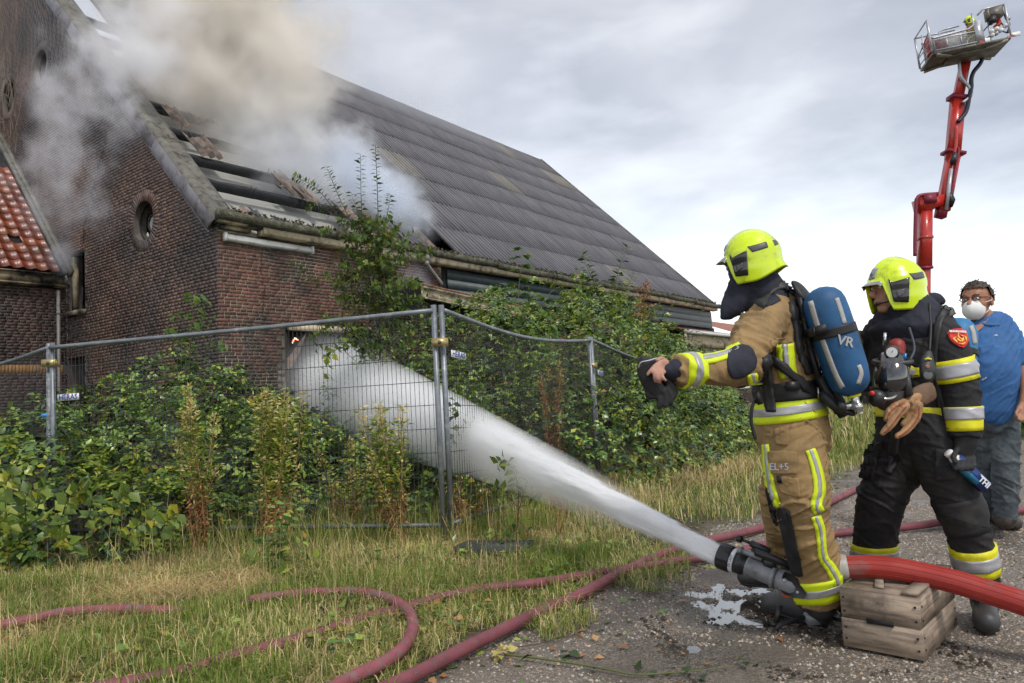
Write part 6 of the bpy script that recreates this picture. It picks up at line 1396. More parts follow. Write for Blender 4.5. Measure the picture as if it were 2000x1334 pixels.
def loft(pts, rad, side=None, n=20, sub=5, caps=True, endcap=True):
    R4 = [(r, r) if not isinstance(r, (tuple, list)) else r for r in rad]
    P = [Vector(p) for p in pts]; Q = [Vector((*p, 0)) if False else p for p in P]
    # Catmull-Rom on centre and radii together
    def cr(arr, i, t):
        a = arr[max(i-1, 0)]; b = arr[i]; c = arr[i+1]; d = arr[min(i+2, len(arr)-1)]
        if i == 0: a = b*2-c
        if i+2 > len(arr)-1: d = c*2-b
        return .5*((2*b)+(c-a)*t+(2*a-5*b+4*c-d)*t*t+(3*b-a-3*c+d)*t**3)
    A = [r[0] for r in R4]; Bq = [r[1] for r in R4]; C_ = []
    for i in range(len(P)-1):
        for k in range(sub): t = k/sub; C_.append((cr(P, i, t), max(.002, cr(A, i, t)), max(.002, cr(Bq, i, t))))
    C_.append((P[-1], A[-1], Bq[-1]))
    rings = []; m_ = len(C_); prev = Vector(side) if side is not None else None
    for i, (c, a, b) in enumerate(C_):
        t = (C_[min(i+1, m_-1)][0]-C_[max(i-1, 0)][0]).normalized()
        if prev is None: prev = t.cross(Vector((0, 1, 0)) if abs(t.y) < .9 else Vector((1, 0, 0)))
        s = (Vector(side) if side is not None else prev); s = (s-t*s.dot(t)).normalized(); prev = s; w = t.cross(s)
        rings.append((c, s, w, t, a, b))
    out_ = []
    if caps:
        c, s, w, t, a, b = rings[0]; k_ = min(a, b)
        out_ += [(c-t*k_*math.sin(q), s, w, a*math.cos(q), b*math.cos(q)) for q in (1.35, 1.0, .55)]
    out_ += [(c, s, w, a, b) for c, s, w, t, a, b in rings]
    if caps and endcap:
        c, s, w, t, a, b = rings[-1]; k_ = min(a, b)
        out_ += [(c+t*k_*math.sin(q), s, w, a*math.cos(q), b*math.cos(q)) for q in (.55, 1.0, 1.35)]
    V = []
    for c, s, w, a, b in out_:
        for k in range(n): an = 2*math.pi*k/n; V.append(c+s*a*math.cos(an)+w*b*math.sin(an))
    F = [[i*n+k, i*n+(k+1) % n, (i+1)*n+(k+1) % n, (i+1)*n+k] for i in range(len(out_)-1) for k in range(n)]
    F.append(list(range(n))[::-1]); F.append([len(V)-n+k for k in range(n)])
    return V, F
def blob(c, ax, r, n=16, m_=10):
    V, F = ellipsoid(n, m_); x, y, z = ax; return [Vector(c)+x*v[0]*r[0]+y*v[1]*r[1]+z*v[2]*r[2] for v in V], F
def fuse(parts, vox, smooth=4):
    V = []; F = []
    for v, f in parts: b = len(V); V += [tuple(q) for q in v]; F += [[i+b for i in ff] for ff in f]
    me = mkmesh('tmp', np.array(V), F, []); o = bpy.data.objects.new('tmp', me); COL.objects.link(o)
    r = o.modifiers.new('r', 'REMESH'); r.mode = 'VOXEL'; r.voxel_size = vox
    s = o.modifiers.new('s', 'SMOOTH'); s.factor = .5; s.iterations = smooth
    bpy.context.view_layer.update(); dg = bpy.context.evaluated_depsgraph_get(); e = o.evaluated_get(dg).to_mesh()
    V = np.empty(len(e.vertices)*3); e.vertices.foreach_get('co', V); N_ = np.empty(len(e.vertices)*3); e.vertices.foreach_get('normal', N_)
    F = [list(p.vertices) for p in e.polygons]; bpy.data.objects.remove(o); bpy.data.meshes.remove(me)
    return V.reshape(-1, 3), N_.reshape(-1, 3), F
def wrinkle(V, N_, amp, sc=(5, 5, 13), seed=0, tiltk=.6, fn=None):
    V = V.copy()
    for i in range(len(V)):
        x, y, z = V[i]; q = Vector((x*sc[0]+seed, y*sc[1], (z+tiltk*x)*sc[2]))
        a = noise.noise(q); b = noise.noise(q*2.1+Vector((7, 3, 1))); c = noise.noise(Vector((x*4, y*4, z*4+seed)))
        d = .95*math.exp(-(a/.085)**2)-.45*math.exp(-((a-.22)/.07)**2)+.40*math.exp(-(b/.10)**2)-.15+.8*c
        V[i] += N_[i]*amp*d*(.45+1.3*max(0, c+.22))
    return V
def garment(name, parts, m, parent, vox=.009, sm=4, amp=.006, **k):
    V, N_, F = fuse(parts, vox, sm); V = wrinkle(V, N_, amp, **k); o = obj(name, V, F, m, parent, smooth=True)
    return o, BVHTree.FromPolygons([tuple(v) for v in V], F)
def cast(bvh, x, y, Yd, off):
    d = ray(x, y).normalized(); h = bvh.ray_cast(EYEP, d)
    if h[0] is not None and (abs(h[0].y-Yd) < .45):
        n = h[1] if h[1].dot(d) < 0 else -h[1]; return h[0]+n*off, n
    p = at(x, y, Yd); h = bvh.find_nearest(p); n = h[1]; return h[0]+n*off, n
def skin_grid(G, name, m, parent, thick=.004, N_=None, smooth=True):
    """grid of points (rows x cols) with normals -> thin cloth piece with turned-down edges"""
    r, c = len(G), len(G[0]); V = [p for row in G for p in row]; F = [[i*c+j, i*c+j+1, (i+1)*c+j+1, (i+1)*c+j] for i in range(r-1) for j in range(c-1)]
    if N_:
        bd = [(0, j) for j in range(c)]+[(i, c-1) for i in range(1, r)]+[(r-1, j) for j in range(c-2, -1, -1)]+[(i, 0) for i in range(r-2, 0, -1)]
        b0 = len(V); V += [G[i][j]-N_[i][j]*thick*2.2 for i, j in bd]; k = len(bd)
        F += [[bd[q][0]*c+bd[q][1], b0+q, b0+(q+1) % k, bd[(q+1) % k][0]*c+bd[(q+1) % k][1]] for q in range(k)]
    return obj(name, V, F, m, parent, smooth=smooth)
def decal(bvh, quad, Yd, name, m, parent, off=.007, nx=14, ny=14, rnd=.12):
    (ax, ay), (bx, by), (cx, cy_), (dx, dy) = quad; G = []; NN = []
    for j in range(ny+1):
        row = []; nr = []
        for i in range(nx+1):
            u_, v_ = i/nx*2-1, j/ny*2-1; u = .5+.5*u_*math.sqrt(1-rnd*v_*v_); v = .5+.5*v_*math.sqrt(1-rnd*u_*u_); x = (ax*(1-u)+bx*u)*(1-v)+(dx*(1-u)+cx*u)*v; y = (ay*(1-u)+by*u)*(1-v)+(dy*(1-u)+cy_*u)*v
            p, n = cast(bvh, x, y, Yd, off); row.append(p); nr.append(n)
        G.append(row); NN.append(nr)
    return skin_grid(G, name, m, parent, off, NN)
def stripe(bvh, pts, w, Yd, name, m, parent, off=.004, nc=3, sub=5):
    """band drawn along a pixel polyline (x, y[, halfwidth]) and laid on the surface"""
    P = spline([Vector((p[0], p[1], p[2] if len(p) > 2 else w)) for p in pts], sub); G = []; NN = []
    for i, p in enumerate(P):
        t = (P[min(i+1, len(P)-1)]-P[max(i-1, 0)]); t = Vector((t.x, t.y)).normalized(); s = Vector((-t.y, t.x)); row = []; nr = []
        for j in range(nc+1):
            a = (j/nc*2-1)*p.z; q, n = cast(bvh, p.x+s.x*a, p.y+s.y*a, Yd, off); row.append(q); nr.append(n)
        G.append(row); NN.append(nr)
    return skin_grid(G, name, m, parent, off, NN)
def triband(bvh, pts, w, Yd, parent, off=.007, m1='lime', k=.30):
    o = stripe(bvh, pts, w, Yd, 'reflective_band', MT[m1], parent, off, 4); stripe(bvh, [(p[0], p[1], (p[2] if len(p) > 2 else w)*k) for p in pts], w*k, Yd, 'silver_strip', MT['silver'], o, off+.0015, 2); return o
def ring(bvh, c, ax, w, name, m, parent, off=.004, nt=44, nw=6, rmax=.5, lim=(0, 6.2832)):
    """closed band round a limb, found by casting from its axis outwards"""
    ax = ax.normalized(); u = ax.cross(Vector((0, 1, 0)) if abs(ax.y) < .9 else Vector((1, 0, 0))).normalized(); v = ax.cross(u); G = []
    for j in range(nw+3):
        a = (min(max(j-1, 0), nw)/nw-.5)*w; e = j in (0, nw+2); row = []
        for k in range(nt):
            an = 2*math.pi*k/nt; d = u*math.cos(an)+v*math.sin(an); o = c+ax*a; h = bvh.ray_cast(o, d, rmax)
            r = (h[0]-o).length if h[0] is not None else .1
            row.append((o, d, r+(-.004 if e else off)))
        G.append(row)
    V = []
    for row in G:
        rs = [q[2] for q in row]; md = sorted(rs)[len(rs)//2]; rs = [min(r, md*1.5) for r in rs]
        rs = [(rs[k-1]+2*rs[k]+rs[(k+1) % nt])/4 for k in range(nt)]
        V += [q[0]+q[1]*r for q, r in zip(row, rs)]
    F = [[i*nt+k, i*nt+(k+1) % nt, (i+1)*nt+(k+1) % nt, (i+1)*nt+k] for i in range(nw+2) for k in range(nt)]
    return obj(name, V, F, m, parent, smooth=True)
def triring(bvh, c, ax, w, parent, m1='lime', k=.3, sh=0, off=.008, **q):
    o = ring(bvh, c, ax, w, 'reflective_band', MT[m1], parent, off, **q); ring(bvh, c+ax.normalized()*sh*w, ax, w*k, 'silver_strip', MT['silver'], o, off+.0035, **q); return o
def helmet(c, f, u, sc, parent, visor=True):
    f = f.normalized(); r = f.cross(u).normalized(); u = r.cross(f).normalized()
    root = bpy.data.objects.new('helmet', None); 
    def shape(a, k, off=0.0):      # a azimuth (0 front, + to the right), k 0 crown .. 1 rim
        ca, sa = math.cos(a), math.sin(a); fr = max(0, ca); bk = max(0, -ca); sd_ = abs(sa)
        aa = abs(math.degrees(math.atan2(sa, ca))); s1 = min(1, max(0, (aa-30)/22)); s1 = s1*s1*(3-2*s1); s2 = min(1, max(0, (aa-85)/80)); s2 = s2*s2*(3-2*s2)
        phm = math.radians(88+50*s1-20*s2)
        ph = k*phm; A = .126 if ca > 0 else .128
        x = A*math.sin(min(ph, math.pi/2))*ca; y = .110*math.sin(min(ph, math.pi/2))*sa; z = .132*math.cos(min(ph, math.pi/2))
        if ph > math.pi/2: dd = ph-math.pi/2; z = -.150*dd; x *= 1-.05*dd; y *= 1-.10*dd
        if k > .86: g = (k-.86)/.14; x += (.020*fr**4+(-.018)*bk**2)*g*g; z += .004*g*fr
        rr = Vector((x, y, z)); nn = Vector((x/.02, y/.014, z/.018)).normalized() if rr.length > 0 else Vector((0, 0, 1))
        b = .006*math.exp(-(y/.016)**2)*(ca < .9 or k < .75)+.0035*math.exp(-((abs(y)-.062)/.007)**2)*(k < .8)
        # ledge round the skull
        lg = .006/(1+math.exp(-((ph-1.28-.12*ca)*30)))*(1-fr**2*.4)+.004/(1+math.exp(-((ph-1.9)*40)))
        rr += nn*(b+lg+off)
        return Vector(c)+(f*rr.x+r*rr.y+u*rr.z)*sc
    na, nk = 72, 34; V = [shape(0, 0.0001)]; 
    for j in range(1, nk+1):
        for i in range(na): V.append(shape(2*math.pi*i/na, j/nk))
    for i in range(na):            # turned-in rim
        V.append(shape(2*math.pi*i/na, 1, -.010))
    for i in range(na): V.append(shape(2*math.pi*i/na, .9, -.014))
    F = [[0, 1+(i+1) % na, 1+i] for i in range(na)]
    for j in range(nk+1): F += [[1+j*na+i, 1+j*na+(i+1) % na, 1+(j+1)*na+(i+1) % na, 1+(j+1)*na+i] for i in range(na)]
    h = obj('helmet', V, F, MT['helmet'], parent, smooth=True)
    def pan(name, m, a0, a1, k0, k1, off, fn=None, nx=10, ny=10):
        G = []
        for j in range(ny+1):
            row = []
            for i in range(nx+1):
                a = a0+(a1-a0)*i/nx; k = k0+(k1-k0)*j/ny
                if fn: a, k = fn(i/nx, j/ny)
                row.append(shape(a, k, off))
            G.append(row)
        rr, cc_ = len(G), len(G[0]); V = [p for row in G for p in row]; F = [[i*cc_+j, i*cc_+j+1, (i+1)*cc_+j+1, (i+1)*cc_+j] for i in range(rr-1) for j in range(cc_-1)]
        # edge skirt
        bd = [(0, j) for j in range(cc_)]+[(i, cc_-1) for i in range(1, rr)]+[(rr-1, j) for j in range(cc_-2, -1, -1)]+[(i, 0) for i in range(rr-2, 0, -1)]; b0 = len(V); k_ = len(bd)
        for i, j in bd: V.append(G[i][j]+(Vector(c)-G[i][j]).normalized()*off*1.5*sc)
        F += [[bd[q][0]*cc_+bd[q][1], b0+q, b0+(q+1) % k_, bd[(q+1) % k_][0]*cc_+bd[(q+1) % k_][1]] for q in range(k_)]
        return obj(name, V, F, m, h, smooth=False)
    D_ = math.radians
    for sg in (1, -1):
        q = lambda a0, a1, a2, a3, k0, k1, k2, k3: (lambda u_, v_: (sg*D_((a0*(1-u_)+a1*u_)*(1-v_)+(a3*(1-u_)+a2*u_)*v_), (k0*(1-u_)+k1*u_)*(1-v_)+(k3*(1-u_)+k2*u_)*v_))
        pan('side_panel', MT['panel_black'], 0, 0, 0, 0, .006, q(44, 84, 78, 50, .66, .60, .90, .88))
        pan('panel_latch', MT['helmet_grey'], 0, 0, 0, 0, .010, q(56, 72, 70, 58, .76, .74, .80, .83), 4, 4)
        pan('grey_decal', MT['helmet_grey'], 0, 0, 0, 0, .0022, q(86, 128, 128, 94, .54, .56, .66, .64), 8, 4)
        pan('rear_decal', MT['helmet_grey'], 0, 0, 0, 0, .0022, q(146, 168, 168, 146, .58, .56, .66, .68), 5, 3)
    if visor:
        pan('visor', MT['visor'], D_(-34), D_(34), .965, 1.05, .004, None, 20, 4)
        pan('brow_plate', MT['visor'], 0, 0, 0, 0, .003, lambda u_, v_: (D_(-16+32*u_)*(1-.3*v_), .60+.26*v_), 8, 6)
    return h
def headparts(c, f, u, s=1.0):
    f = f.normalized(); r = f.cross(u).normalized(); u = r.cross(f).normalized(); P = lambda x, y, z: Vector(c)+(f*x+r*y+u*z)*s; ax = (f, r, u)
    E = [blob(P(-.005, 0, .03), ax, (.097*s, .076*s, .095*s)), blob(P(.03, 0, -.035), ax, (.062*s, .058*s, .075*s)), blob(P(.062, 0, -.085), ax, (.028*s, .032*s, .024*s)),
         loft([P(.088, 0, .03), P(.100, 0, .005), P(.116, 0, -.012), P(.098, 0, -.022)], [.009*s, .012*s, .015*s, .012*s], n=10, sub=3), blob(P(.078, .0, .038), ax, (.018*s, .05*s, .012*s)),
         blob(P(.092, 0, -.046), ax, (.014*s, .022*s, .007*s)), blob(P(.090, 0, -.058), ax, (.014*s, .020*s, .007*s)), blob(P(.05, .045*1, -.012), ax, (.03*s, .022*s, .028*s)), blob(P(.05, -.045, -.012), ax, (.03*s, .022*s, .028*s))]
    for sg in (1, -1): E.append(blob(P(-.008, .078*sg, -.002), ax, (.016*s, .010*s, .030*s)))
    return E, P
def finger(pts, r): return loft(pts, [r*1.05]+[r]*(len(pts)-2)+[r*.85], n=8, sub=3)

# ================================================================== firefighter in tan gear
p1 = empty('person', gnd(1600, 1215), 'firefighter in tan gear with blue air cylinder, holding out black gloves', 'person')
f1 = Vector((-.8, .6, 0)); r1 = Vector((.6, .8, 0))
A = at
torso = [A(1550, 850, 3.42), A(1546, 822, 3.42), A(1540, 775, 3.42), A(1536, 715, 3.42), A(1530, 655, 3.43), A(1518, 612, 3.44), A(1500, 575, 3.45)]
tr_ = [(.198, .168), (.196, .165), (.182, .150), (.205, .152), (.222, .150), (.205, .125), (.10, .095)]
larm = [A(1505, 622, 3.30), A(1480, 650, 3.19), A(1462, 685, 3.10), A(1452, 712, 3.03), A(1415, 722, 2.98), A(1370, 720, 2.93), A(1318, 722, 2.88)]
la_r = [.098, .094, .088, .084, .075, .062, .056]
rarm = [A(1570, 612, 3.60), A(1618, 640, 3.72), A(1650, 668, 3.80), A(1672, 668, 3.84), A(1698, 680, 3.88)]
ra_r = [.098, .09, .082, .07, .055]
lleg = [A(1548, 850, 3.36), A(1552, 920, 3.34), A(1562, 980, 3.34), A(1572, 1035, 3.37), A(1590, 1090, 3.43), A(1597, 1135, 3.48), A(1600, 1168, 3.52)]
ll_r = [.145, .142, .128, .112, .115, .112, .104]
rleg = [A(1562, 850, 3.58), A(1545, 920, 3.72), A(1528, 985, 3.86), A(1532, 1040, 3.98), A(1540, 1085, 4.08)]
rl_r = [.145, .132, .115, .10, .095]
# body under the cloth, with the bare left hand
hd, HP = headparts(A(1470, 512, 3.43), Vector((-.9, .43, -.05)), UP)
wr = A(1306, 724, 2.88)
hand = [loft([A(1330, 722, 2.89), A(1308, 722, 2.88), A(1296, 718, 2.87), A(1289, 722, 2.86)], [(.027, .027), (.026, .022), (.036, .017), (.034, .014)], side=Vector((.3, 0, 1)), n=12),
        finger([A(1292, 706, 2.87), A(1282, 712, 2.85), A(1273, 721, 2.83), A(1265, 731, 2.83)], .0092), finger([A(1290, 712, 2.86), A(1281, 724, 2.83), A(1279, 736, 2.82), A(1281, 745, 2.83)], .0095),
        finger([A(1293, 720, 2.85), A(1285, 730, 2.82), A(1286, 741, 2.81), A(1289, 747, 2.82)], .0092), finger([A(1298, 726, 2.84), A(1293, 732, 2.81), A(1296, 739, 2.80), A(1300, 743, 2.80)], .0082), finger([A(1304, 708, 2.90), A(1292, 700, 2.90), A(1282, 704, 2.89)], .0105)]
sh = lambda L_, k: [(r[0]*k, r[1]*k) if isinstance(r, tuple) else r*k for r in L_]
V, N_, F = fuse(hd+hand+[loft([HP(0, 0, -.05), A(1505, 580, 3.45)], [.058, .062]), loft(torso, sh(tr_, .82), r1), loft(larm[:-1]+[A(1325, 722, 2.885)], sh(la_r[:-1], .6)+[.028]), loft(rarm, sh(ra_r, .6)), loft(lleg, sh(ll_r, .65)), loft(rleg, sh(rl_r, .65))], .0055, 3)
obj('body', V, F, MT['skin'], p1, smooth=True)
jk, jb = garment('jacket', [loft(torso, tr_, r1), loft(larm, la_r, endcap=False), loft(rarm, ra_r, endcap=False), blob(A(1508, 622, 3.34), (r1, f1, UP), (.11, .11, .10))], MT['tan'], p1, .0085, 3, .011, seed=3)
tr, tb = garment('trousers', [loft(lleg, ll_r, endcap=False), loft(rleg, rl_r, endcap=False), loft([A(1552, 820, 3.45), A(1553, 870, 3.46)], [(.165, .135), (.17, .14)], r1)], MT['tan'], p1, .0085, 3, .014, seed=11, tiltk=-.5)
# jacket bands
triring(jb, A(1541, 796, 3.42), UP*1.0+Vector((-.10, 0, 0)), .105, jk, k=.34)
triring(jb, A(1346, 721, 2.91), (larm[-1]-larm[-2]), .085, jk, k=.34)
V, F = loft([A(1326, 723, 2.885), A(1312, 724, 2.88), A(1304, 724, 2.876)], [.050, .043, .034], n=20); obj('wristlet', V, F, MT['navy'], jk, smooth=True)
triband(jb, [(1372, 700, 12), (1400, 696, 11), (1430, 686, 10), (1448, 676, 8)], 10, 3.0, jk)
decal(jb, ((1416, 686), (1466, 668), (1482, 720), (1424, 748)), 3.02, 'elbow_pad', MT['navy'], jk, .009, 12, 12, .38)
triband(jb, [(1532, 672), (1535, 705), (1540, 738)], 17, 3.3, jk)
triband(jb, [(1468, 730), (1472, 748), (1478, 760)], 10, 3.3, jk)
decal(jb, ((1503, 664), (1546, 655), (1548, 668), (1506, 678)), 3.3, 'back_flap', MT['tan'], jk, .007)
decal(jb, ((1478, 594), (1512, 572), (1526, 588), (1492, 602)), 3.3, 'shoulder_patch', MT['navy'], jk, .006)
triring(jb, rarm[-1].lerp(rarm[-2], .35), rarm[-1]-rarm[-2], .07, jk)
decal(jb, ((1630, 628), (1664, 650), (1660, 680), (1630, 672)), 3.7, 'elbow_pad', MT['navy'], jk, .008)
# trouser bands, pockets, pads
triband(tb, [(1496, 868, 6), (1499, 905, 8), (1504, 945, 9), (1512, 978, 10), (1517, 988, 9)], 8, 3.25, tr)
triband(tb, [(1582, 878, 9), (1594, 915, 10), (1600, 955, 11), (1594, 985, 11), (1600, 1000, 11)], 10, 3.25, tr)
triband(tb, [(1593, 1008, 9), (1601, 1035, 9), (1604, 1065, 8), (1608, 1090, 9), (1622, 1110, 10), (1634, 1135, 10), (1636, 1158, 8)], 9, 3.3, tr)
triring(tb, A(1598, 1146, 3.49), Vector((-.22, .05, 1)), .115, tr, k=.30)
decal(tb, ((1516, 990), (1542, 994), (1570, 1128), (1548, 1120)), 3.3, 'knee_pad', MT['knee_black'], tr, .011)
decal(tb, ((1496, 948), (1513, 988), (1520, 1030), (1508, 1008)), 3.7, 'knee_pad', MT['knee_black'], tr, .011)
decal(tb, ((1500, 880), (1557, 882), (1556, 926), (1508, 926)), 3.2, 'pocket_flap', MT['tan'], tr, .011)
decal(tb, ((1516, 930), (1560, 934), (1564, 972), (1524, 962)), 3.2, 'pocket', MT['tan'], tr, .008)
decal(tb, ((1513, 838), (1541, 838), (1540, 870), (1516, 868)), 3.2, 'pocket', MT['tan'], tr, .008)
decal(tb, ((1519, 929), (1528, 929), (1528, 941), (1519, 940)), 3.2, 'pocket_tab', MT['strap'], tr, .013, 3, 3)
def surf_text(txt, size, x, y, Yd, bvh, m, parent, rot=0, off=.013, bold=.0):
    p, n = cast(bvh, x, y, Yd, off); q, _ = cast(bvh, x+8, y, Yd, off); u = (q-p); u = (u-n*u.dot(n)).normalized(); v = n.cross(u); a = math.radians(rot); u2 = u*math.cos(a)+v*math.sin(a)
    return text_part(txt, size, frame(u2, n.cross(u2), n, p), m, parent, bold=bold)
surf_text('EL+5', .044, 1524, 912, 3.2, tb, MT['silver'], tr, off=.0135, bold=.0008)
# boots
def boot(parent, hl, toe, top, r=.05, m='rubber', band=None, up=.0):
    d = (toe-hl).normalized(); s = d.cross(UP).normalized(); mid = hl.lerp(toe, .5)
    parts = [loft([hl+UP*.055, mid+UP*.062-d*.02, toe+UP*.045-d*.03], [(.052, .056), (.053, .064), (.058, .056)], s, n=16), loft([top, hl+d*.045+UP*.13, hl+d*.045+UP*.06], [.078, .068, .060], n=16)]
    V, N2, F = fuse(parts, .007, 4); o = obj('boot', V, F, MT[m], parent, smooth=True)
    V, F = loft([hl+UP*.012, mid+UP*.010, toe+UP*.014-d*.02], [(.048, .014), (.046, .012), (.052, .013)], s, n=14); obj('sole', V, F, MT['strap'], o, smooth=True)
    return o
h1 = gnd(1606, 1222); t1 = gnd(1516, 1196); bo = boot(p1, h1, h1+(t1-h1).normalized()*.33, A(1602, 1180, 3.55))
m_ = MB(); dd_ = (t1-h1).normalized(); s_ = dd_.cross(UP).normalized()
for k in range(2): q = h1+dd_*(.10+.1*k)+UP*(.05)-s_*-.049; m_.box(q, dd_*.035, s_*.004, UP*.014)
m_.out('boot_stripe', mat('boot_yellow', (.35, .33, .03), .6), bo)
hr = A(1548, 1118, 4.12); hr.z = max(hr.z, 0); boot(p1, Vector((hr.x, hr.y, .03)), Vector((hr.x-.24, hr.y+.16, .03)), A(1540, 1085, 4.08))
# hood, helmet
hood = [loft([HP(.012, 0, .02), HP(.012, 0, -.06), A(1486, 565, 3.44), A(1506, 598, 3.44), A(1520, 622, 3.44)], [(.10, .108), (.10, .108), (.10, .11), (.145, .12), (.175, .11)], r1),
        loft([A(1448, 545, 3.46), A(1440, 575, 3.44), A(1424, 605, 3.43), A(1412, 622, 3.43)], [(.03, .05), (.028, .062), (.022, .050), (.010, .012)], Vector((0, 1, 0))), loft([A(1470, 555, 3.42), A(1445, 595, 3.40), A(1416, 618, 3.42)], [(.05, .05), (.026, .045), (.012, .02)], Vector((0, 1, 0)))]
V, N_, F = fuse(hood, .009, 5); V = wrinkle(V, N_, .006, sc=(6, 6, 9), seed=5); obj('hood', V, F, MT['navy'], p1, smooth=True)
helmet(A(1468, 502, 3.42), Vector((-.93, .36, -.10)), UP+Vector((-.06, 0, 0)), 1.0, p1)
# breathing set: plate, straps, cylinder
bs1 = bpy.data.objects.new('backplate', None); bs1 = None
back = Vector((.8, -.6, 0))
q = MB(); 
def slab(m_, pts, w, t, wd_=None):      # flat bar following points, width direction wd_
    for a, b in zip(pts, pts[1:]): ax = (b-a).normalized(); s = (wd_ or r1); s = (s-ax*s.dot(ax)).normalized(); n_ = ax.cross(s); m_.box((a+b)/2, ax*((b-a).length/2+.006), s*w, n_*t)
pl = [A(1570, 578, 3.34), A(1578, 620, 3.31), A(1590, 680, 3.30), A(1606, 735, 3.30), A(1640, 795, 3.30)]
slab(q, [p+r1*-.07 for p in pl], .020, .010); slab(q, [p+r1*.07 for p in pl], .020, .010); slab(q, [pl[0], pl[0].lerp(pl[1], .6)], .075, .016); slab(q, [pl[3], pl[4]], .085, .016); slab(q, [pl[4]-UP*.03, pl[4]+back*.05+UP*.0], .05, .02)
plate = q.out('backplate', MT['strap'], p1)
V, F = loft([A(1560, 560, 3.36), A(1572, 578, 3.33), A(1586, 596, 3.31)], [(.075, .018), (.09, .022), (.07, .016)], r1, n=16); obj('yoke', V, F, MT['strap'], plate, smooth=True)
V, F = loft([A(1610, 770, 3.27), A(1635, 792, 3.26), A(1660, 803, 3.26)], [(.06, .030), (.07, .028), (.06, .016)], r1, n=14); obj('lumbar_block', V, F, MT['strap'], plate, smooth=True)
tk0 = A(1610, 592, 3.20); tk1 = A(1660, 748, 3.20); ta = (tk1-tk0).normalized(); tl = (tk1-tk0).length; R_ = .094
prof = [(-.075, .002), (-.070, .03), (-.055, .062), (-.030, .082), (0, R_-.003), (.05, R_), (tl*.5, R_+.002), (tl-.06, R_), (tl-.02, R_-.005), (tl+.01, .082), (tl+.035, .062), (tl+.052, .035), (tl+.058, .002)]
V, F = lathe(tk0, ta, prof, 36); cyl = obj('air_cylinder', V, F, MT['tank_blue'], p1, smooth=True); cb = BVHTree.FromPolygons([tuple(v) for v in V], F)
stripe(cb, [(1583, 588), (1598, 640), (1618, 695), (1634, 735), (1646, 757)], 5, 3.12, 'tape_strip', MT['tape'], cyl, .0025, 2); stripe(cb, [(1634, 582), (1642, 606), (1650, 632)], 4, 3.12, 'tape_strip', MT['tape'], cyl, .0025, 2); stripe(cb, [(1677, 713), (1682, 730), (1676, 750)], 4, 3.12, 'tape_strip', MT['tape'], cyl, .0025, 2)
surf_text('VR', .058, 1651, 667, 3.12, cb, MT['tape'], cyl, rot=-14, off=.003, bold=.0012)
strapo = ring(cb, tk0+ta*.135, ta, .040, 'cylinder_strap', MT['strap'], cyl, .004, rmax=.2)
m_ = MB(); slab(m_, [A(1568, 655, 3.28), A(1590, 648, 3.13), A(1612, 640, 3.10)], .019, .004, UP); m_.out('strap_tail', MT['strap'], strapo)
lobj('collar', tk1+ta*.058, ta, [(-.006, .02), (-.004, .030), (.006, .030), (.008, .018)], MT['yellow_band'], cyl, 16); lobj('valve', tk1+ta*.066, ta, [(0, .016), (.03, .018), (.032, .024), (.055, .024), (.06, .014), (.075, .016)], MT['chrome'], cyl, 14)
vb = tk1+ta*.105; m_ = MB(); m_.tube([vb, vb-Vector((.07, 0, .0))], .016, 12); m_.out('valve_stem', MT['chrome'], cyl, smooth=True); m_ = MB(); m_.tube([vb-Vector((.06, 0, 0)), vb-Vector((.088, 0, 0))], .028, 14); m_.out('hand_wheel', MT['black_plastic'], cyl)
vk = A(1670, 790, 3.2); V = [vk+Vector((a, b, c)) for c, k in ((.018, .6), (-.022, 1)) for a, b in ((-.028*k, -.02*k), (.028*k, -.02*k), (.028*k, .02*k), (-.028*k, .02*k))]; obj('valve_knob', V, [[0, 1, 2, 3], [4, 7, 6, 5], [0, 4, 5, 1], [1, 5, 6, 2], [2, 6, 7, 3], [3, 7, 4, 0]], mat('knob_grey', (.13, .135, .14), .5), cyl)
ring(jb, A(1541, 763, 3.42), UP+Vector((-.05, 0, 0)), .085, 'waist_belt', MT['strap'], p1, .012)
stripe(jb, [(1497, 698), (1500, 740), (1506, 775), (1509, 806)], 9, 3.25, 'harness_strap', MT['strap'], p1, .020)
stripe(jb, [(1499, 692), (1530, 718), (1562, 745), (1596, 772)], 8, 3.25, 'harness_strap', MT['strap'], p1, .018)
stripe(jb, [(1556, 566), (1534, 560), (1512, 566), (1496, 580), (1486, 600)], 8, 3.3, 'shoulder_strap', MT['strap'], p1, .020)
stripe(jb, [(1545, 590), (1555, 640), (1562, 690), (1580, 730)], 6, 3.25, 'shoulder_strap', MT['strap'], p1, .02)
m_ = MB(); 
for dx, dy in ((0, 0),): c_, n_ = cast(jb, 1591, 767, 3.25, .030); u_ = n_.cross(UP).normalized(); m_.box(c_+u_*.016, u_*.003, UP*.022, n_*.004); m_.box(c_-u_*.016, u_*.003, UP*.022, n_*.004); m_.box(c_+UP*.02, u_*.017, UP*.003, n_*.004); m_.box(c_-UP*.02, u_*.017, UP*.003, n_*.004)
m_.out('buckle', MT['chrome'], p1)
m_ = MB(); c_, n_ = cast(jb, 1545, 752, 3.25, .022); u_ = n_.cross(UP).normalized(); m_.box(c_, u_*.030, UP*.020, n_*.004); m_.out('buckle', MT['black_plastic'], p1)
V, F = tube(spline([A(1482, 775, 3.22), A(1470, 792, 3.2), A(1467, 820, 3.2), A(1472, 845, 3.2), A(1476, 858, 3.2)], 6), .008, 6); obj('loose_strap', [(v.x, v.y, v.z) for v in V], F, MT['strap'], p1)
V, F = tube(spline([A(1440, 733, 3.12), A(1432, 745, 3.1), A(1440, 754, 3.1), A(1456, 752, 3.12), A(1462, 735, 3.2)], 6), .008, 8); obj('air_hose', V, F, MT['strap'], p1, smooth=True)
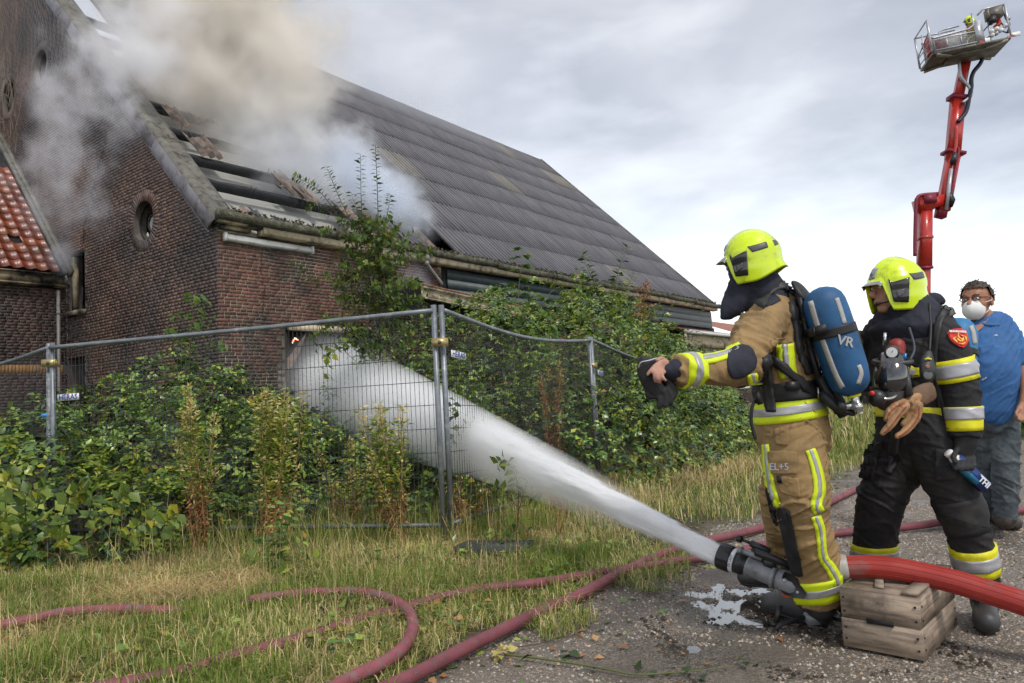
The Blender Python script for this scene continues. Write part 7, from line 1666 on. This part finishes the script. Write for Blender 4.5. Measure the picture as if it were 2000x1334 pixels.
m_ = MB(); slab(m_, [A(1478, 765, 3.2), A(1486, 786, 3.2)], .022, .01); m_.out('belt_tab', MT['strap'], p1)
# gloves in the hand
gl = [loft([A(1266, 704, 2.86), A(1262, 722, 2.86), A(1270, 745, 2.87), A(1284, 765, 2.88)], [(.040, .016), (.038, .015), (.038, .017), (.034, .016)], Vector((1, 0, .35))),
      loft([A(1290, 730, 2.92), A(1296, 750, 2.92), A(1304, 768, 2.92)], [(.04, .018), (.042, .02), (.036, .018)], Vector((1, 0, .2)))]
for p_ in ([(1272, 758), (1264, 772), (1276, 776)], [(1282, 762), (1288, 780), (1287, 795)], [(1294, 762), (1300, 778), (1300, 793)], [(1304, 760), (1311, 775), (1310, 786)], [(1310, 750), (1319, 764), (1316, 776)], [(1302, 742), (1308, 748), (1304, 756)]): gl.append(finger([A(x, y, 2.88) for x, y in p_], .0125))
V, N_, F = fuse(gl, .005, 3); V = wrinkle(V, N_, .003, sc=(18, 18, 18)); go = obj('gloves', V, F, MT['glove_black'], None, smooth=True); tag(go, 'pair of black gloves hanging from the outstretched hand', 'gloves')
V, F = tube(spline([A(1247, 718, 2.84), A(1252, 708, 2.83), A(1268, 704, 2.83), A(1284, 699, 2.84)], 5), .003, 5); obj('cuff_piping', V, F, MT['silver'], go, smooth=True)
print('ff1')

# ================================================================== firefighter in black gear
p2 = empty('person', gnd(1800, 1190), 'firefighter in black gear facing left, holding a blue bottle', 'person')
f2 = Vector((-.75, -.66, 0)).normalized(); r2 = Vector((-.66, .75, 0)).normalized()
torso = [A(1792, 862, 3.6), A(1790, 830, 3.6), A(1786, 780, 3.6), A(1784, 715, 3.6), A(1786, 660, 3.6), A(1786, 625, 3.6), A(1780, 595, 3.6)]
tr_ = [(.195, .155), (.19, .155), (.185, .15), (.21, .155), (.215, .14), (.175, .115), (.09, .085)]
larm = [A(1838, 655, 3.48), A(1858, 690, 3.43), A(1870, 735, 3.40), A(1878, 775, 3.38), A(1883, 820, 3.36), A(1884, 856, 3.35)]
la_r = [.094, .084, .080, .078, .075, .070]
rarm = [A(1720, 655, 3.75), A(1702, 705, 3.86), A(1696, 745, 3.92), A(1680, 725, 3.93), A(1668, 700, 3.93)]
ra_r = [.095, .088, .08, .07, .06]
lleg = [A(1822, 850, 3.5), A(1842, 915, 3.47), A(1866, 970, 3.46), A(1886, 1025, 3.46), A(1902, 1085, 3.48), A(1912, 1140, 3.5)]
ll_r = [.136, .122, .108, .096, .095, .092]
rleg = [A(1772, 850, 3.68), A(1742, 920, 3.68), A(1720, 985, 3.7), A(1710, 1040, 3.78), A(1706, 1095, 3.86)]
rl_r = [.136, .124, .113, .108, .106]
hd, HP = headparts(A(1744, 568, 3.6), Vector((-1, -.10, -.04)), UP, 1.02)
V, N_, F = fuse(hd+[loft([HP(-.01, 0, -.05), A(1780, 610, 3.6)], [.058, .062]), loft(torso, sh(tr_, .8), r2), loft(larm+[A(1885, 872, 3.35)], sh(la_r, .6)+[.03]), loft(rarm, sh(ra_r, .6)), loft(lleg, sh(ll_r, .65)), loft(rleg, sh(rl_r, .65))], .005, 2)
obj('body', V, F, MT['skin'], p2, smooth=True)
for sg in (1, -1): V, F = blob(HP(.082, .030*sg, .022), (f1, r1, UP), (.011, .011, .008)); obj('eye', V, F, MT['white'], p2, smooth=True)
jk, jb = garment('jacket', [loft(torso, tr_, r2), loft(larm, la_r, endcap=False), loft(rarm, ra_r), blob(A(1834, 652, 3.5), (r2, f2, UP), (.10, .10, .085))], MT['black_cloth'], p2, .0085, 3, .010, seed=21)
tr, tb = garment('trousers', [loft(lleg, ll_r, endcap=False), loft(rleg, rl_r, endcap=False), loft([A(1795, 830, 3.6), A(1796, 872, 3.6)], [(.18, .145), (.185, .15)], r2)], MT['black_cloth'], p2, .0085, 3, .013, seed=31, tiltk=.5)
ax_ = larm[2]-larm[1]
triring(jb, A(1867, 722, 3.41), UP+Vector((-.16, 0, 0)), .105, jk, 'yellow_band', k=.58)
o = ring(jb, A(1883, 817, 3.36), UP, .110, 'reflective_band', MT['yellow_band'], jk, .004); ring(jb, A(1882, 807, 3.36), UP, .055, 'silver_strip', MT['silver'], o, .0075)
ring(jb, A(1786, 806, 3.6), UP+Vector((.10, 0, 0)), .055, 'reflective_band', MT['yellow_band'], jk, .004); 
for k_ in range(1): stripe(jb, [(1776, 722, 9), (1790, 727, 9), (1840, 722, 8)], 9, 3.4, 'reflective_band', MT['yellow_band'], jk, .004)
stripe(jb, [(1776, 727), (1786, 730)], 8, 3.4, 'silver_strip', MT['silver'], jk, .007)
triring(tb, A(1901, 1093, 3.48), lleg[-1]-lleg[-2], .135, tr, 'yellow_band', k=.45, sh=-.0)
triring(tb, A(1707, 1082, 3.85), UP, .120, tr, 'yellow_band', k=.5)
ring(tb, A(1880, 1003, 3.46), lleg[3]-lleg[2], .17, 'knee_patch', MT['knee_black'], tr, .004, nw=8)
stripe(tb, [(1757, 800), (1752, 850), (1745, 900), (1735, 925)], 8, 3.5, 'hanging_strap', MT['strap'], p2, .02)
decal(tb, ((1826, 875), (1872, 880), (1868, 935), (1828, 940)), 3.3, 'thigh_pocket', MT['black_cloth'], tr, .012)
decal(tb, ((1698, 868), (1718, 874), (1706, 938), (1682, 930)), 3.6, 'thigh_pocket', MT['black_cloth'], tr, .02)
# arm badge
def poly_decal(pts, Yd, bvh, name, m, parent, off):
    return obj(name, [cast(bvh, x, y, Yd, off)[0] for x, y in pts], [list(range(len(pts)))], m, parent)
def bx(u, v): return (1850+u*.05997, 620+v*.05997)     # pixels of the badge close-up (16.68 px each)
sh_ = [(160, 540), (200, 480), (300, 420), (430, 385), (560, 370), (680, 385), (730, 430), (770, 560), (810, 690), (800, 800), (740, 930), (660, 1000), (520, 960), (380, 870), (280, 770), (210, 660)]
sh_ = [(1840+a/16.68, 620+b/16.68) for a, b in sh_]; cx = sum(p[0] for p in sh_)/16; cy2 = sum(p[1] for p in sh_)/16
bg_ = poly_decal(sh_, 3.35, jb, 'arm_badge', MT['patch_edge'], jk, .010); poly_decal([(cx+(x-cx)*.88, cy2+(y-cy2)*.88) for x, y in sh_], 3.35, jb, 'badge_field', MT['patch_red'], bg_, .012)
Z = lambda l: [(1840+a/16.68, 620+b/16.68) for a, b in l]
for l in ([(480, 550), (500, 560), (480, 620), (530, 680), (590, 730), (620, 680), (640, 690), (655, 760), (590, 830), (545, 790), (590, 790), (560, 740), (490, 690), (455, 630)], [(440, 700), (480, 720), (570, 800), (550, 825), (470, 770)], [(335, 710), (370, 680), (450, 650), (390, 700), (375, 720), (470, 820), (455, 850), (340, 745)], [(550, 620), (680, 640), (720, 700), (715, 780), (695, 790), (685, 710), (660, 665), (590, 650)], [(515, 860), (560, 885), (640, 870), (690, 830), (690, 870), (610, 920), (520, 890)]): poly_decal(Z(l), 3.35, jb, 'badge_flame', MT['patch_yellow'], bg_, .0145)
surf_text('BRANDWEER', .0145, 1840+455/16.68, 620+512/16.68, 3.35, jb, MT['white'], bg_, rot=14, off=.0145, bold=.0006)
# boots
hb = gnd(1926, 1205); boot(p2, hb, hb+Vector((-.14, -.22, 0)), A(1913, 1145, 3.5)); hb = A(1712, 1140, 3.88); boot(p2, Vector((hb.x, hb.y, 0)), Vector((hb.x-.25, hb.y-.12, 0)), A(1706, 1100, 3.86))
# hood + helmet
hood = [loft([HP(-.03, 0, -.02), HP(-.03, 0, -.075), A(1772, 612, 3.6), A(1776, 640, 3.6)], [(.080, .082), (.098, .10), (.145, .13), (.20, .155)], r2), loft([A(1735, 608, 3.62), A(1722, 628, 3.64), A(1714, 645, 3.66)], [(.05, .05), (.05, .04), (.04, .03)], r2), loft([A(1808, 590, 3.6), A(1826, 584, 3.62), A(1838, 588, 3.64)], [.045, .035, .022])]
V, N_, F = fuse(hood, .009, 4); V = wrinkle(V, N_, .006, sc=(6, 6, 9), seed=15); obj('hood', V, F, MT['navy'], p2, smooth=True)
hl = helmet(A(1750, 556, 3.6), Vector((-1, -.12, -.02)), UP+Vector((.05, 0, 0)), 1.06, p2)
V, F = tube(spline([HP(.03, -.08, -.03), HP(.07, -.07, -.055), HP(.105, -.04, -.060)], 5), .004, 6); mic = obj('microphone', V, F, MT['strap'], p2, smooth=True); V, F = blob(HP(.112, -.035, -.060), (f1, r1, UP), (.012, .009, .009)); obj('mic_foam', V, F, MT['strap'], mic, smooth=True)
# his own cylinder behind the shoulder and harness
c0 = A(1872, 645, 3.80); c1 = A(1866, 800, 3.74); V, F = lathe(c0, (c1-c0).normalized(), [(-.07, .002), (-.055, .05), (-.02, .08), (.02, .09), (.40, .09), (.45, .06), (.47, .01)], 28); cy2_ = obj('air_cylinder', V, F, mat('tank_bright', (.015, .16, .36), .55, var=.1), p2, smooth=True); cb2 = BVHTree.FromPolygons([tuple(v) for v in V], F)
stripe(cb2, [(1896, 636), (1901, 650), (1904, 672)], 4, 3.7, 'tape_strip', MT['tape'], cy2_, .003, 2); ring(cb2, A(1870, 690, 3.785), c1-c0, .03, 'cylinder_strap', MT['strap'], cy2_, .006, rmax=.2)
stripe(jb, [(1846, 606), (1836, 625), (1828, 660), (1824, 700), (1828, 740), (1838, 800), (1842, 830)], 7, 3.4, 'harness_strap', MT['strap'], p2, .014); stripe(jb, [(1842, 600), (1856, 604), (1862, 615)], 7, 3.45, 'shoulder_pad', mat('pad_grey', (.16, .16, .15), .6), p2, .022)
stripe(jb, [(1738, 640), (1732, 680), (1728, 720), (1716, 760)], 7, 3.4, 'harness_strap', MT['strap'], p2, .014)
c_ = A(1728, 668, 3.42); V, F = tube([A(1729, 650, 3.44), A(1727, 675, 3.44)], .008, 8); obj('carabiner', V, F, MT['chrome'], p2, smooth=True)
V, F = tube(spline([A(1776, 640, 3.42), A(1786, 680, 3.38), A(1776, 705, 3.35), A(1770, 722, 3.34)], 5), .006, 5); obj('lanyard', V, F, mat('lanyard', (.05, .06, .08), .6), p2, smooth=True)
# chest mask
mk = empty('breathing_mask', A(1740, 745, 3.34), 'black full face breathing mask hanging on the chest', 'mask')
fm = Vector((-.5, -.86, 0)); rm = Vector((.86, -.5, 0)).normalized()
V, F = loft([A(1741, 702, 3.36), A(1741, 722, 3.34), A(1739, 745, 3.33), A(1738, 764, 3.35)], [(.058, .045), (.072, .062), (.074, .066), (.066, .05)], rm, n=24); obj('visor_lens', V, F, MT['glassy'], mk, smooth=True)
V, F = tube([A(1743, 706, 3.355)+(rm*math.cos(a)*.078+fm*math.sin(a)*.055+UP*.012*math.cos(a+2)) for a in np.linspace(0, 6.283, 25)], .0115, 8, False); obj('mask_seal', V, F, MT['rubber'], mk, smooth=True)
V, F = tube([A(1738, 757, 3.35)+(rm*math.cos(a)*.076+fm*math.sin(a)*.062) for a in np.linspace(0, 6.283, 25)], .010, 8, False); obj('mask_rim', V, F, MT['rubber'], mk, smooth=True)
V, F = loft([A(1738, 762, 3.34), A(1735, 775, 3.34), A(1728, 785, 3.35)], [(.070, .055), (.062, .052), (.05, .04)], rm, n=20); obj('mask_chin', V, F, MT['rubber'], mk, smooth=True)
V, F = blob(A(1713, 778, 3.29), (rm, fm, UP), (.040, .036, .040), 20, 14); obj('demand_valve', V, F, MT['black_plastic'], mk, smooth=True); V, F = blob(A(1703, 768, 3.262), (rm, fm, UP), (.012, .008, .011)); obj('red_button', V, F, mat('button_red', (.7, .03, .02), .4), mk, smooth=True)
V, F = tube(spline([A(1720, 776, 3.27), A(1730, 779, 3.26), A(1742, 777, 3.27), A(1756, 770, 3.3)], 5), .0075, 8); obj('mask_hose', V, F, MT['chrome'], mk, smooth=True)
gg = empty('pressure_gauge', A(1745, 686, 3.36), 'pressure gauge in a red holder above the mask', 'gauge'); V, F = loft([A(1752, 676, 3.39), A(1752, 695, 3.38)], [.038, .036], n=16); obj('holder', V, F, MT['red_gear'], gg, smooth=True); gc = A(1742, 688, 3.315); gn = (EYEP-gc).normalized(); lobj('dial_case', gc, gn, [(-.03, .030), (0, .033), (.004, .030), (.005, .024)], MT['rubber'], gg, 20); lobj('dial', gc+gn*.0045, gn, [(0, .024), (.001, .001)], MT['white'], gg, 20)
MB().tube([gc+gn*.007, gc+gn*.007+Vector((.010, 0, .012))], .0018, 5).out('needle', MT['strap'], gg)
dv = empty('radio_alarm', A(1812, 720, 3.36), 'dark hand held alarm unit hanging from a chest strap', 'alarm unit'); V, F = loft([A(1814, 690, 3.37), A(1812, 705, 3.35), A(1812, 725, 3.34), A(1811, 744, 3.35)], [(.016, .014), (.030, .020), (.038, .024), (.028, .018)], Vector((1, 0, 0)), n=18); obj('case', V, F, mat('unit_grey', (.035, .037, .04), .45), dv, smooth=True); dn = Vector((-.15, -1, .1)).normalized()
for (x, y, r_, mm) in ((1811, 716, .010, mat('brown_button', (.30, .12, .05), .5)), (1812, 733, .021, mat('lcd', (.10, .11, .10), .3))): lobj('button', A(x, y, 3.322), dn, [(0, r_), (.004, r_), (.005, r_*.8), (.0055, .0005)], mm, dv, 18)
V, F = tube([A(1806, 702, 3.325), A(1812, 700, 3.322), A(1819, 702, 3.325)], .0045, 6); obj('yellow_mark', V, F, MT['yellow_band'], dv); V, F = tube(spline([A(1815, 592, 3.47), A(1818, 640, 3.42), A(1815, 690, 3.37)], 5), .007, 6); obj('coiled_cord', V, F, MT['strap'], dv, smooth=True)
V, F = tube([A(1768, 690, 3.35), A(1767, 704, 3.35)], .008, 8); tag(obj('penlight', V, F, mat('pen_blue', (.03, .22, .5), .3, metal=.5), None, smooth=True), 'small blue penlight clipped on the black jacket', 'penlight')
V, F = tube([A(1769, 727, 3.30), A(1776, 772, 3.28)], .0165, 10); hb_ = obj('rubber_handle', V, F, MT['rubber'], None, smooth=True); tag(hb_, 'black rubber handle on a metal clip beside the mask', 'handle grip'); V, F = tube(spline([A(1760, 728, 3.31), A(1764, 722, 3.30), A(1771, 724, 3.30), A(1774, 716, 3.31)], 4), .004, 6); obj('clip', V, F, MT['chrome'], hb_)
# leather gloves hung at the belt
gl = empty('leather_gloves', A(1770, 800, 3.32), 'pair of worn tan leather gloves hanging at the belt', 'gloves')
V, N_, F = fuse([loft([A(1818, 764, 3.34), A(1800, 772, 3.33), A(1780, 782, 3.33)], [(.048, .022), (.050, .024), (.040, .024)], Vector((.2, 0, 1)))], .006, 3); V = wrinkle(V, N_, .003, sc=(15, 15, 15)); obj('cuff', V, F, MT['leather_cuff'], gl, smooth=True)
gp = [loft([A(1790, 778, 3.32), A(1772, 788, 3.31), A(1760, 800, 3.31)], [(.034, .022), (.040, .024), (.036, .022)], Vector((1, 0, .6)))]
GF = (([(1766, 786), (1748, 794), (1736, 805), (1731, 819)], 3.295), ([(1768, 792), (1752, 812), (1737, 832), (1724, 845)], 3.27), ([(1794, 792), (1790, 815), (1772, 838), (1753, 852)], 3.29), ([(1782, 800), (1776, 816), (1764, 828)], 3.31))
for l, dy in GF: gp.append(loft([A(x, y, dy) for x, y in l], [.021, .0195, .018, .013][:len(l)] if len(l) == 4 else [.019, .017, .013], n=12))
V, N_, F = fuse(gp, .005, 3); V = wrinkle(V, N_, .003, sc=(15, 15, 15)); obj('glove_hand', V, F, MT['leather'], gl, smooth=True); gbv = BVHTree.FromPolygons([tuple(v) for v in V], F); orange_seam = mat('orange_seam', (.30, .09, .04), .7, var=.3, vs_=40)
for l, dy in GF[:3]: stripe(gbv, [(x+2.5, y+1.0) for x, y in l], 1.6, 3.27, 'seam', orange_seam, gl, .0015, 1)
# gloved hand and bottle
hc = A(1882, 890, 3.33)
hp_ = [loft([A(1883, 846, 3.36), A(1886, 862, 3.345), A(1884, 878, 3.34), A(1884, 898, 3.345)], [(.058, .056), (.052, .046), (.048, .028), (.044, .022)], Vector((1, 0, 0)))]
for i, x in enumerate((1868, 1879, 1890, 1900)): hp_.append(finger([A(x, 894, 3.335), A(x-1, 906, 3.30), A(x-2, 917-abs(i-1.3)*2, 3.28), A(x-1, 914, 3.31)], .0125))
hp_.append(finger([A(1868, 880, 3.33), A(1862, 892, 3.30), A(1866, 902, 3.28)], .0135))
V, N_, F = fuse(hp_, .005, 3); obj('gloved_hand', V, F, MT['glove_black'], p2, smooth=True)
b0 = A(1852, 884, 3.33); b1 = A(1916, 944, 3.33); bd = (b1-b0).normalized(); bw_ = Vector((0, 1, 0)); bh = bd.cross(bw_).normalized()
bt = empty('bottle', b0, 'blue carton bottle with white cap held in the gloved hand', 'bottle')
m_ = MB(); m_.box(b0+bd*.135, bd*.095, bw_*.024, bh*.027); m_.out('carton', mat('carton_blue', (.012, .035, .16), .35, var=.1), bt); m_ = MB(); m_.box(b0+bd*.11-bh*.016, bd*.07, bw_*.0245, bh*.0112) ; m_.out('teal_panel', mat('carton_teal', (.015, .16, .28), .35), bt)
lobj('neck', b0, bd, [(0.016, .014), (.025, .02), (.045, .026)], MT['white'], bt, 16); lobj('cap', b0, bd, [(-.004, .001), (-.003, .019), (0, .021), (.014, .021), (.017, .017)], MT['white'], bt, 20)
text_part('THI', .036, frame(bd.cross(-bw_).normalized()*-1 if False else bd, (-bw_).cross(bd).normalized(), -bw_, b0+bd*.195-bw_*.0262+bh*.004), MT['white'], bt, bold=.0012); 
MB().box(b0+bd*.19-bw_*.0252-bh*.020*-1, bd*.03, bw_*.001, bh*.002).out('print_bar', MT['white'], bt)
print('ff2')

# ================================================================== man in blue polo shirt
p3 = empty('person', gnd(1950, 1035), 'man in blue polo shirt and jeans wearing glasses and a white mask', 'person')
f3 = Vector((.15, -.99, 0)).normalized(); r3 = Vector((-.99, -.15, 0)).normalized()
torso = [A(1936, 800, 5.2), A(1936, 760, 5.19), A(1934, 725, 5.18), A(1936, 690, 5.2), A(1938, 655, 5.22), A(1934, 634, 5.22), A(1924, 620, 5.22)]
tr_ = [(.182, .14), (.192, .16), (.192, .175), (.198, .155), (.205, .13), (.17, .10), (.075, .075)]
la = [A(1972, 655, 5.2), A(1986, 690, 5.16), A(1999, 730, 5.1), A(2004, 765, 5.05), A(1999, 795, 5.0)]
ra = [A(1898, 655, 5.22), A(1884, 700, 5.2), A(1880, 750, 5.15), A(1878, 800, 5.1)]
l1 = [A(1958, 800, 5.2), A(1962, 860, 5.2), A(1964, 910, 5.18), A(1964, 965, 5.2), A(1963, 1012, 5.22)]; l2 = [A(1924, 800, 5.3), A(1928, 860, 5.34), A(1931, 910, 5.36), A(1934, 960, 5.4), A(1934, 1000, 5.44)]
lr = [.108, .10, .086, .082, .076]
hd, HP = headparts(A(1908, 592, 5.2), Vector((-.80, -.60, .0)), UP, 1.2)
hn = [loft([A(2000, 790, 5.0), A(1997, 800, 4.99), A(1994, 808, 4.98)], [(.032, .018), (.040, .02), (.036, .018)], Vector((1, 0, 0)), n=10)]+[finger([A(1990+i*4, 806, 4.98), A(1988+i*4, 815, 4.96), A(1990+i*4, 822-abs(i-1.5)*1.5, 4.95)], .0095) for i in range(4)]+[finger([A(1990, 798, 4.97), A(1985, 806, 4.95), A(1986, 813, 4.94)], .011)]
V, N_, F = fuse(hd+hn+[loft([HP(-.01, 0, -.05), A(1925, 632, 5.22)], [.066, .070]), loft(torso, sh(tr_, .9), r3), loft(la, [.055, .050, .042, .038, .028]), loft(ra, [.055, .05, .042, .03]), loft(l1, sh(lr, .7)), loft(l2, sh(lr, .7))], .0055, 3); obj('body', V, F, MT['skin_tan'], p3, smooth=True)
po, pb = garment('polo_shirt', [loft(torso[:-1], tr_[:-1], r3), loft(la[:2]+[A(1991, 704, 5.14)], [.078, .072, .070]), loft(ra[:2], [.078, .070])], MT['polo'], p3, .010, 5, .007, seed=41, tiltk=-.9)
V, F = tube([A(1926, 624, 5.2)+(r3*math.cos(a)*.085+f3*math.sin(a)*.082+UP*(-.02+.03*-math.sin(a))) for a in np.linspace(-1.1, 4.2, 22)], .014, 8); obj('collar', V, F, MT['polo'], po, smooth=True)
poly_decal([(1896, 622), (1932, 622), (1918, 640), (1909, 648)], 5.1, pb, 'open_neck', MT['skin_tan'], po, .004); stripe(pb, [(1908, 648), (1906, 662)], 2, 5.05, 'placket', MT['polo'], po, .006)
poly_decal([(1940, 655), (1946, 653), (1949, 655), (1945, 657)], 5.05, pb, 'small_logo', MT['silver'], po, .004); stripe(pb, [(1918, 742), (1923, 740), (1927, 737)], 1.2, 5.02, 'thread_mark', MT['tape'], po, .004)
jn, nb2 = garment('jeans', [loft(l1, lr, endcap=False), loft(l2, lr, endcap=False), loft([A(1938, 785, 5.2), A(1938, 815, 5.22)], [(.172, .125), (.17, .13)], r3)], MT['denim'], p3, .010, 3, .016, seed=51)
for h_, t_, tp in ((gnd(1950, 1022), gnd(1990, 1036), l1[-1]), (gnd(1925, 1012), gnd(1950, 1022), l2[-1])): boot(p3, h_, h_+(t_-h_).normalized()*.26, tp, m='boot_brown')
ax3 = (Vector((-.8, -.6, 0)), Vector((-.8, -.6, 0)).cross(UP), UP)
hv, hf = ellipsoid(36, 24); keep = [(not (v[0] > .30 and v[2] < .42)) and v[2] > -.42 and not (v[2] < -.02 and v[0] > -.25) for v in hv]
HV = [HP(-.010+v[0]*(.108+.010*noise.noise(Vector(v)*5)), v[1]*(.088+.010*noise.noise(Vector(v)*6)), .038+v[2]*(.100+.014*noise.noise(Vector(v)*5))) for v in hv]
obj('hair', HV, [f for f in hf if all(keep[i] for i in f)], MT['hair'], p3, smooth=True)
V = []; F = []
for k in range(260):
    d = rng.normal(size=3); d /= np.linalg.norm(d)
    if (d[0] > .3 and d[2] < .45) or d[2] < -.35 or (d[2] < 0 and d[0] > -.2): continue
    p = HP(-.010+d[0]*.108, d[1]*.088, .038+d[2]*.100); q = p+Vector((random.gauss(0, 1), random.gauss(0, 1), random.gauss(0, 1)))*.006+(p-HP(0, 0, .03)).normalized()*.007; v, f = tube([p, p.lerp(q, .6), q], .0022, 3, False); b = len(V); V += v; F += [[i+b for i in ff] for ff in f]
obj('hair_curls', V, np.array(F), MT['hair'], p3, kind='stuff')
MV, MF = ellipsoid(28, 18); MV2 = [HP(.050+v[0]*.078*(1+.10*max(0, 1-abs(v[1])*2)), v[1]*.062, -.042+v[2]*.066) for v in MV]; mo = obj('face_mask', MV2, [f for f in MF if all(MV[i][0] > -.05 for i in f)], MT['mask_white'], p3, smooth=True)
for sg in (-1, 1):
    for z0, z1 in ((-.005, .012), (-.07, -.02)): V, F = tube(spline([HP(.055, .058*sg, z0), HP(.02, .078*sg, (z0+z1)/2), HP(-.008, .082*sg, z1)], 4), .0028, 5); obj('elastic', V, F, MT['white'], mo)
    c_ = HP(.100, .033*sg, .022); V, F = tube([c_+(ax3[1]*math.cos(a)*.026+UP*math.sin(a)*.018)+ax3[0]*(-.006*abs(math.cos(a))) for a in np.linspace(0, 6.283, 19)], .0025, 5, False)
    if sg < 0: gs = obj('glasses', V, F, MT['strap'], p3)
    else: obj('glasses_rim', V, F, MT['strap'], gs)
    V, F = tube([HP(.093, .056*sg, .026), HP(.05, .077*sg, .026), HP(-.01, .081*sg, .018)], .0026, 5); obj('glasses_arm', V, F, MT['strap'], p3)
    V, F = blob(HP(.081, .032*sg, .022), ax3, (.013, .014, .009)); ey = obj('eye', V, F, MT['white'], p3, smooth=True); V, F = blob(HP(.090, .032*sg, .022), ax3, (.006, .006, .006)); obj('iris', V, F, MT['hair'], ey, smooth=True)
    V, F = tube([HP(.094, .014*sg, .042), HP(.094, .032*sg, .047), HP(.084, .050*sg, .042)], .0035, 5); obj('eyebrow', V, F, MT['hair'], p3)
V, F = tube([HP(.105, -.008, .026), HP(.107, 0, .029), HP(.105, .008, .026)], .002, 5); obj('bridge', V, F, MT['strap'], gs)

# ================================================================== operator in the basket
o_ = BK(1.28, .55, 0); p4 = empty('person', o_, 'firefighter in tan gear with yellow helmet crouching in the basket', 'person')
f4 = (bu*-1).normalized(); r4 = f4.cross(bw).normalized(); Q = lambda x, y, z: o_+f4*x+r4*y+bw*(z-.40)
V, N_, F = fuse(headparts(Q(.05, 0, 1.42), f4, bw)[0]+[loft([Q(.02, 0, 1.35), Q(0, 0, 1.2)], [.055, .06]), loft([Q(0, 0, .8), Q(0, 0, 1.2)], [(.15, .1), (.17, .1)], r4)]+[loft([Q(0, .09*s, .8), Q(.08, .1*s, .5), Q(-.3, .1*s, .47)], [.08, .07, .05]) for s in (1, -1)]+[loft([Q(0, .2*s, 1.2), Q(.05, .25*s, .95), Q(.25, .2*s, .95)], [.05, .045, .03]) for s in (1, -1)], .012, 2); obj('body', V, F, MT['skin'], p4, smooth=True)
j4, b4 = garment('jacket', [loft([Q(0, 0, .72), Q(0, 0, .95), Q(0, 0, 1.18), Q(.01, 0, 1.28)], [(.19, .15), (.20, .16), (.22, .14), (.12, .10)], r4)]+[loft([Q(0, .2*s, 1.2), Q(.02, .27*s, .98), Q(.22, .22*s, .95)], [.085, .075, .055]) for s in (1, -1)], MT['tan'], p4, .014, 3, .008)
ring(b4, Q(0, 0, .82), bw, .07, 'reflective_band', MT['lime'], j4, .006); ring(b4, Q(0, 0, .99), bw, .06, 'reflective_band', MT['lime'], j4, .006)
garment('trousers', [loft([Q(0, .09*s, .78), Q(.08, .1*s, .52), Q(-.26, .1*s, .50)], [.12, .11, .085]) for s in (1, -1)], MT['tan'], p4, .014, 3, .008)
V, F = loft([Q(.01, 0, 1.40), Q(0, 0, 1.30), Q(0, 0, 1.22)], [(.08, .09), (.09, .10), (.15, .12)], r4); obj('hood', V, F, MT['tan'], p4, smooth=True)
for s in (1, -1): boot(p4, Q(-.30, .1*s, .45), Q(-.44, .1*s, .42), Q(-.24, .1*s, .50))
helmet(Q(.02, 0, 1.44), f4-bw*.05, bw, 1.12, p4)
# far firefighter crouching by the verge, seen between the two men
c_ = A(1690, 765, 24); c_.z = 0; p5 = empty('person', c_, 'far away firefighter with yellow striped jacket between the two firefighters', 'person')
V, N_, F = fuse([blob(c_+UP*1.42, (Vector((1, 0, 0)), Vector((0, 1, 0)), UP), (.09, .1, .12)), loft([c_+UP*.8, c_+UP*1.25], [(.15, .1), (.17, .1)])]+[loft([c_+UP*.8+Vector((s*.09, 0, 0)), c_+UP*.05+Vector((s*.1, 0, 0))], [.08, .05]) for s in (1, -1)], .02, 2); obj('body', V, F, MT['skin'], p5, smooth=True)
j5, b5 = garment('jacket', [loft([c_+UP*.7, c_+UP*1.0, c_+UP*1.25], [(.2, .15), (.21, .15), (.2, .13)], Vector((1, 0, 0)))]+[loft([c_+UP*1.22+Vector((s*.2, 0, 0)), c_+UP*.95+Vector((s*.3, -.05, 0)), c_+UP*.8+Vector((s*.28, -.2, 0))], [.08, .07, .06]) for s in (1, -1)], MT['black_cloth'], p5, .02, 3, .008)
for z_ in (.78, 1.0, 1.18): ring(b5, c_+UP*z_, UP, .05, 'reflective_band', MT['lime'], j5, .01)
garment('trousers', [loft([c_+UP*.78+Vector((s*.09, 0, 0)), c_+UP*.08+Vector((s*.1, 0, 0))], [.12, .09]) for s in (1, -1)], MT['black_cloth'], p5, .02, 3, .008); helmet(c_+UP*1.46, Vector((-1, -.3, 0)), UP, 1.1, p5)
print('people ok')
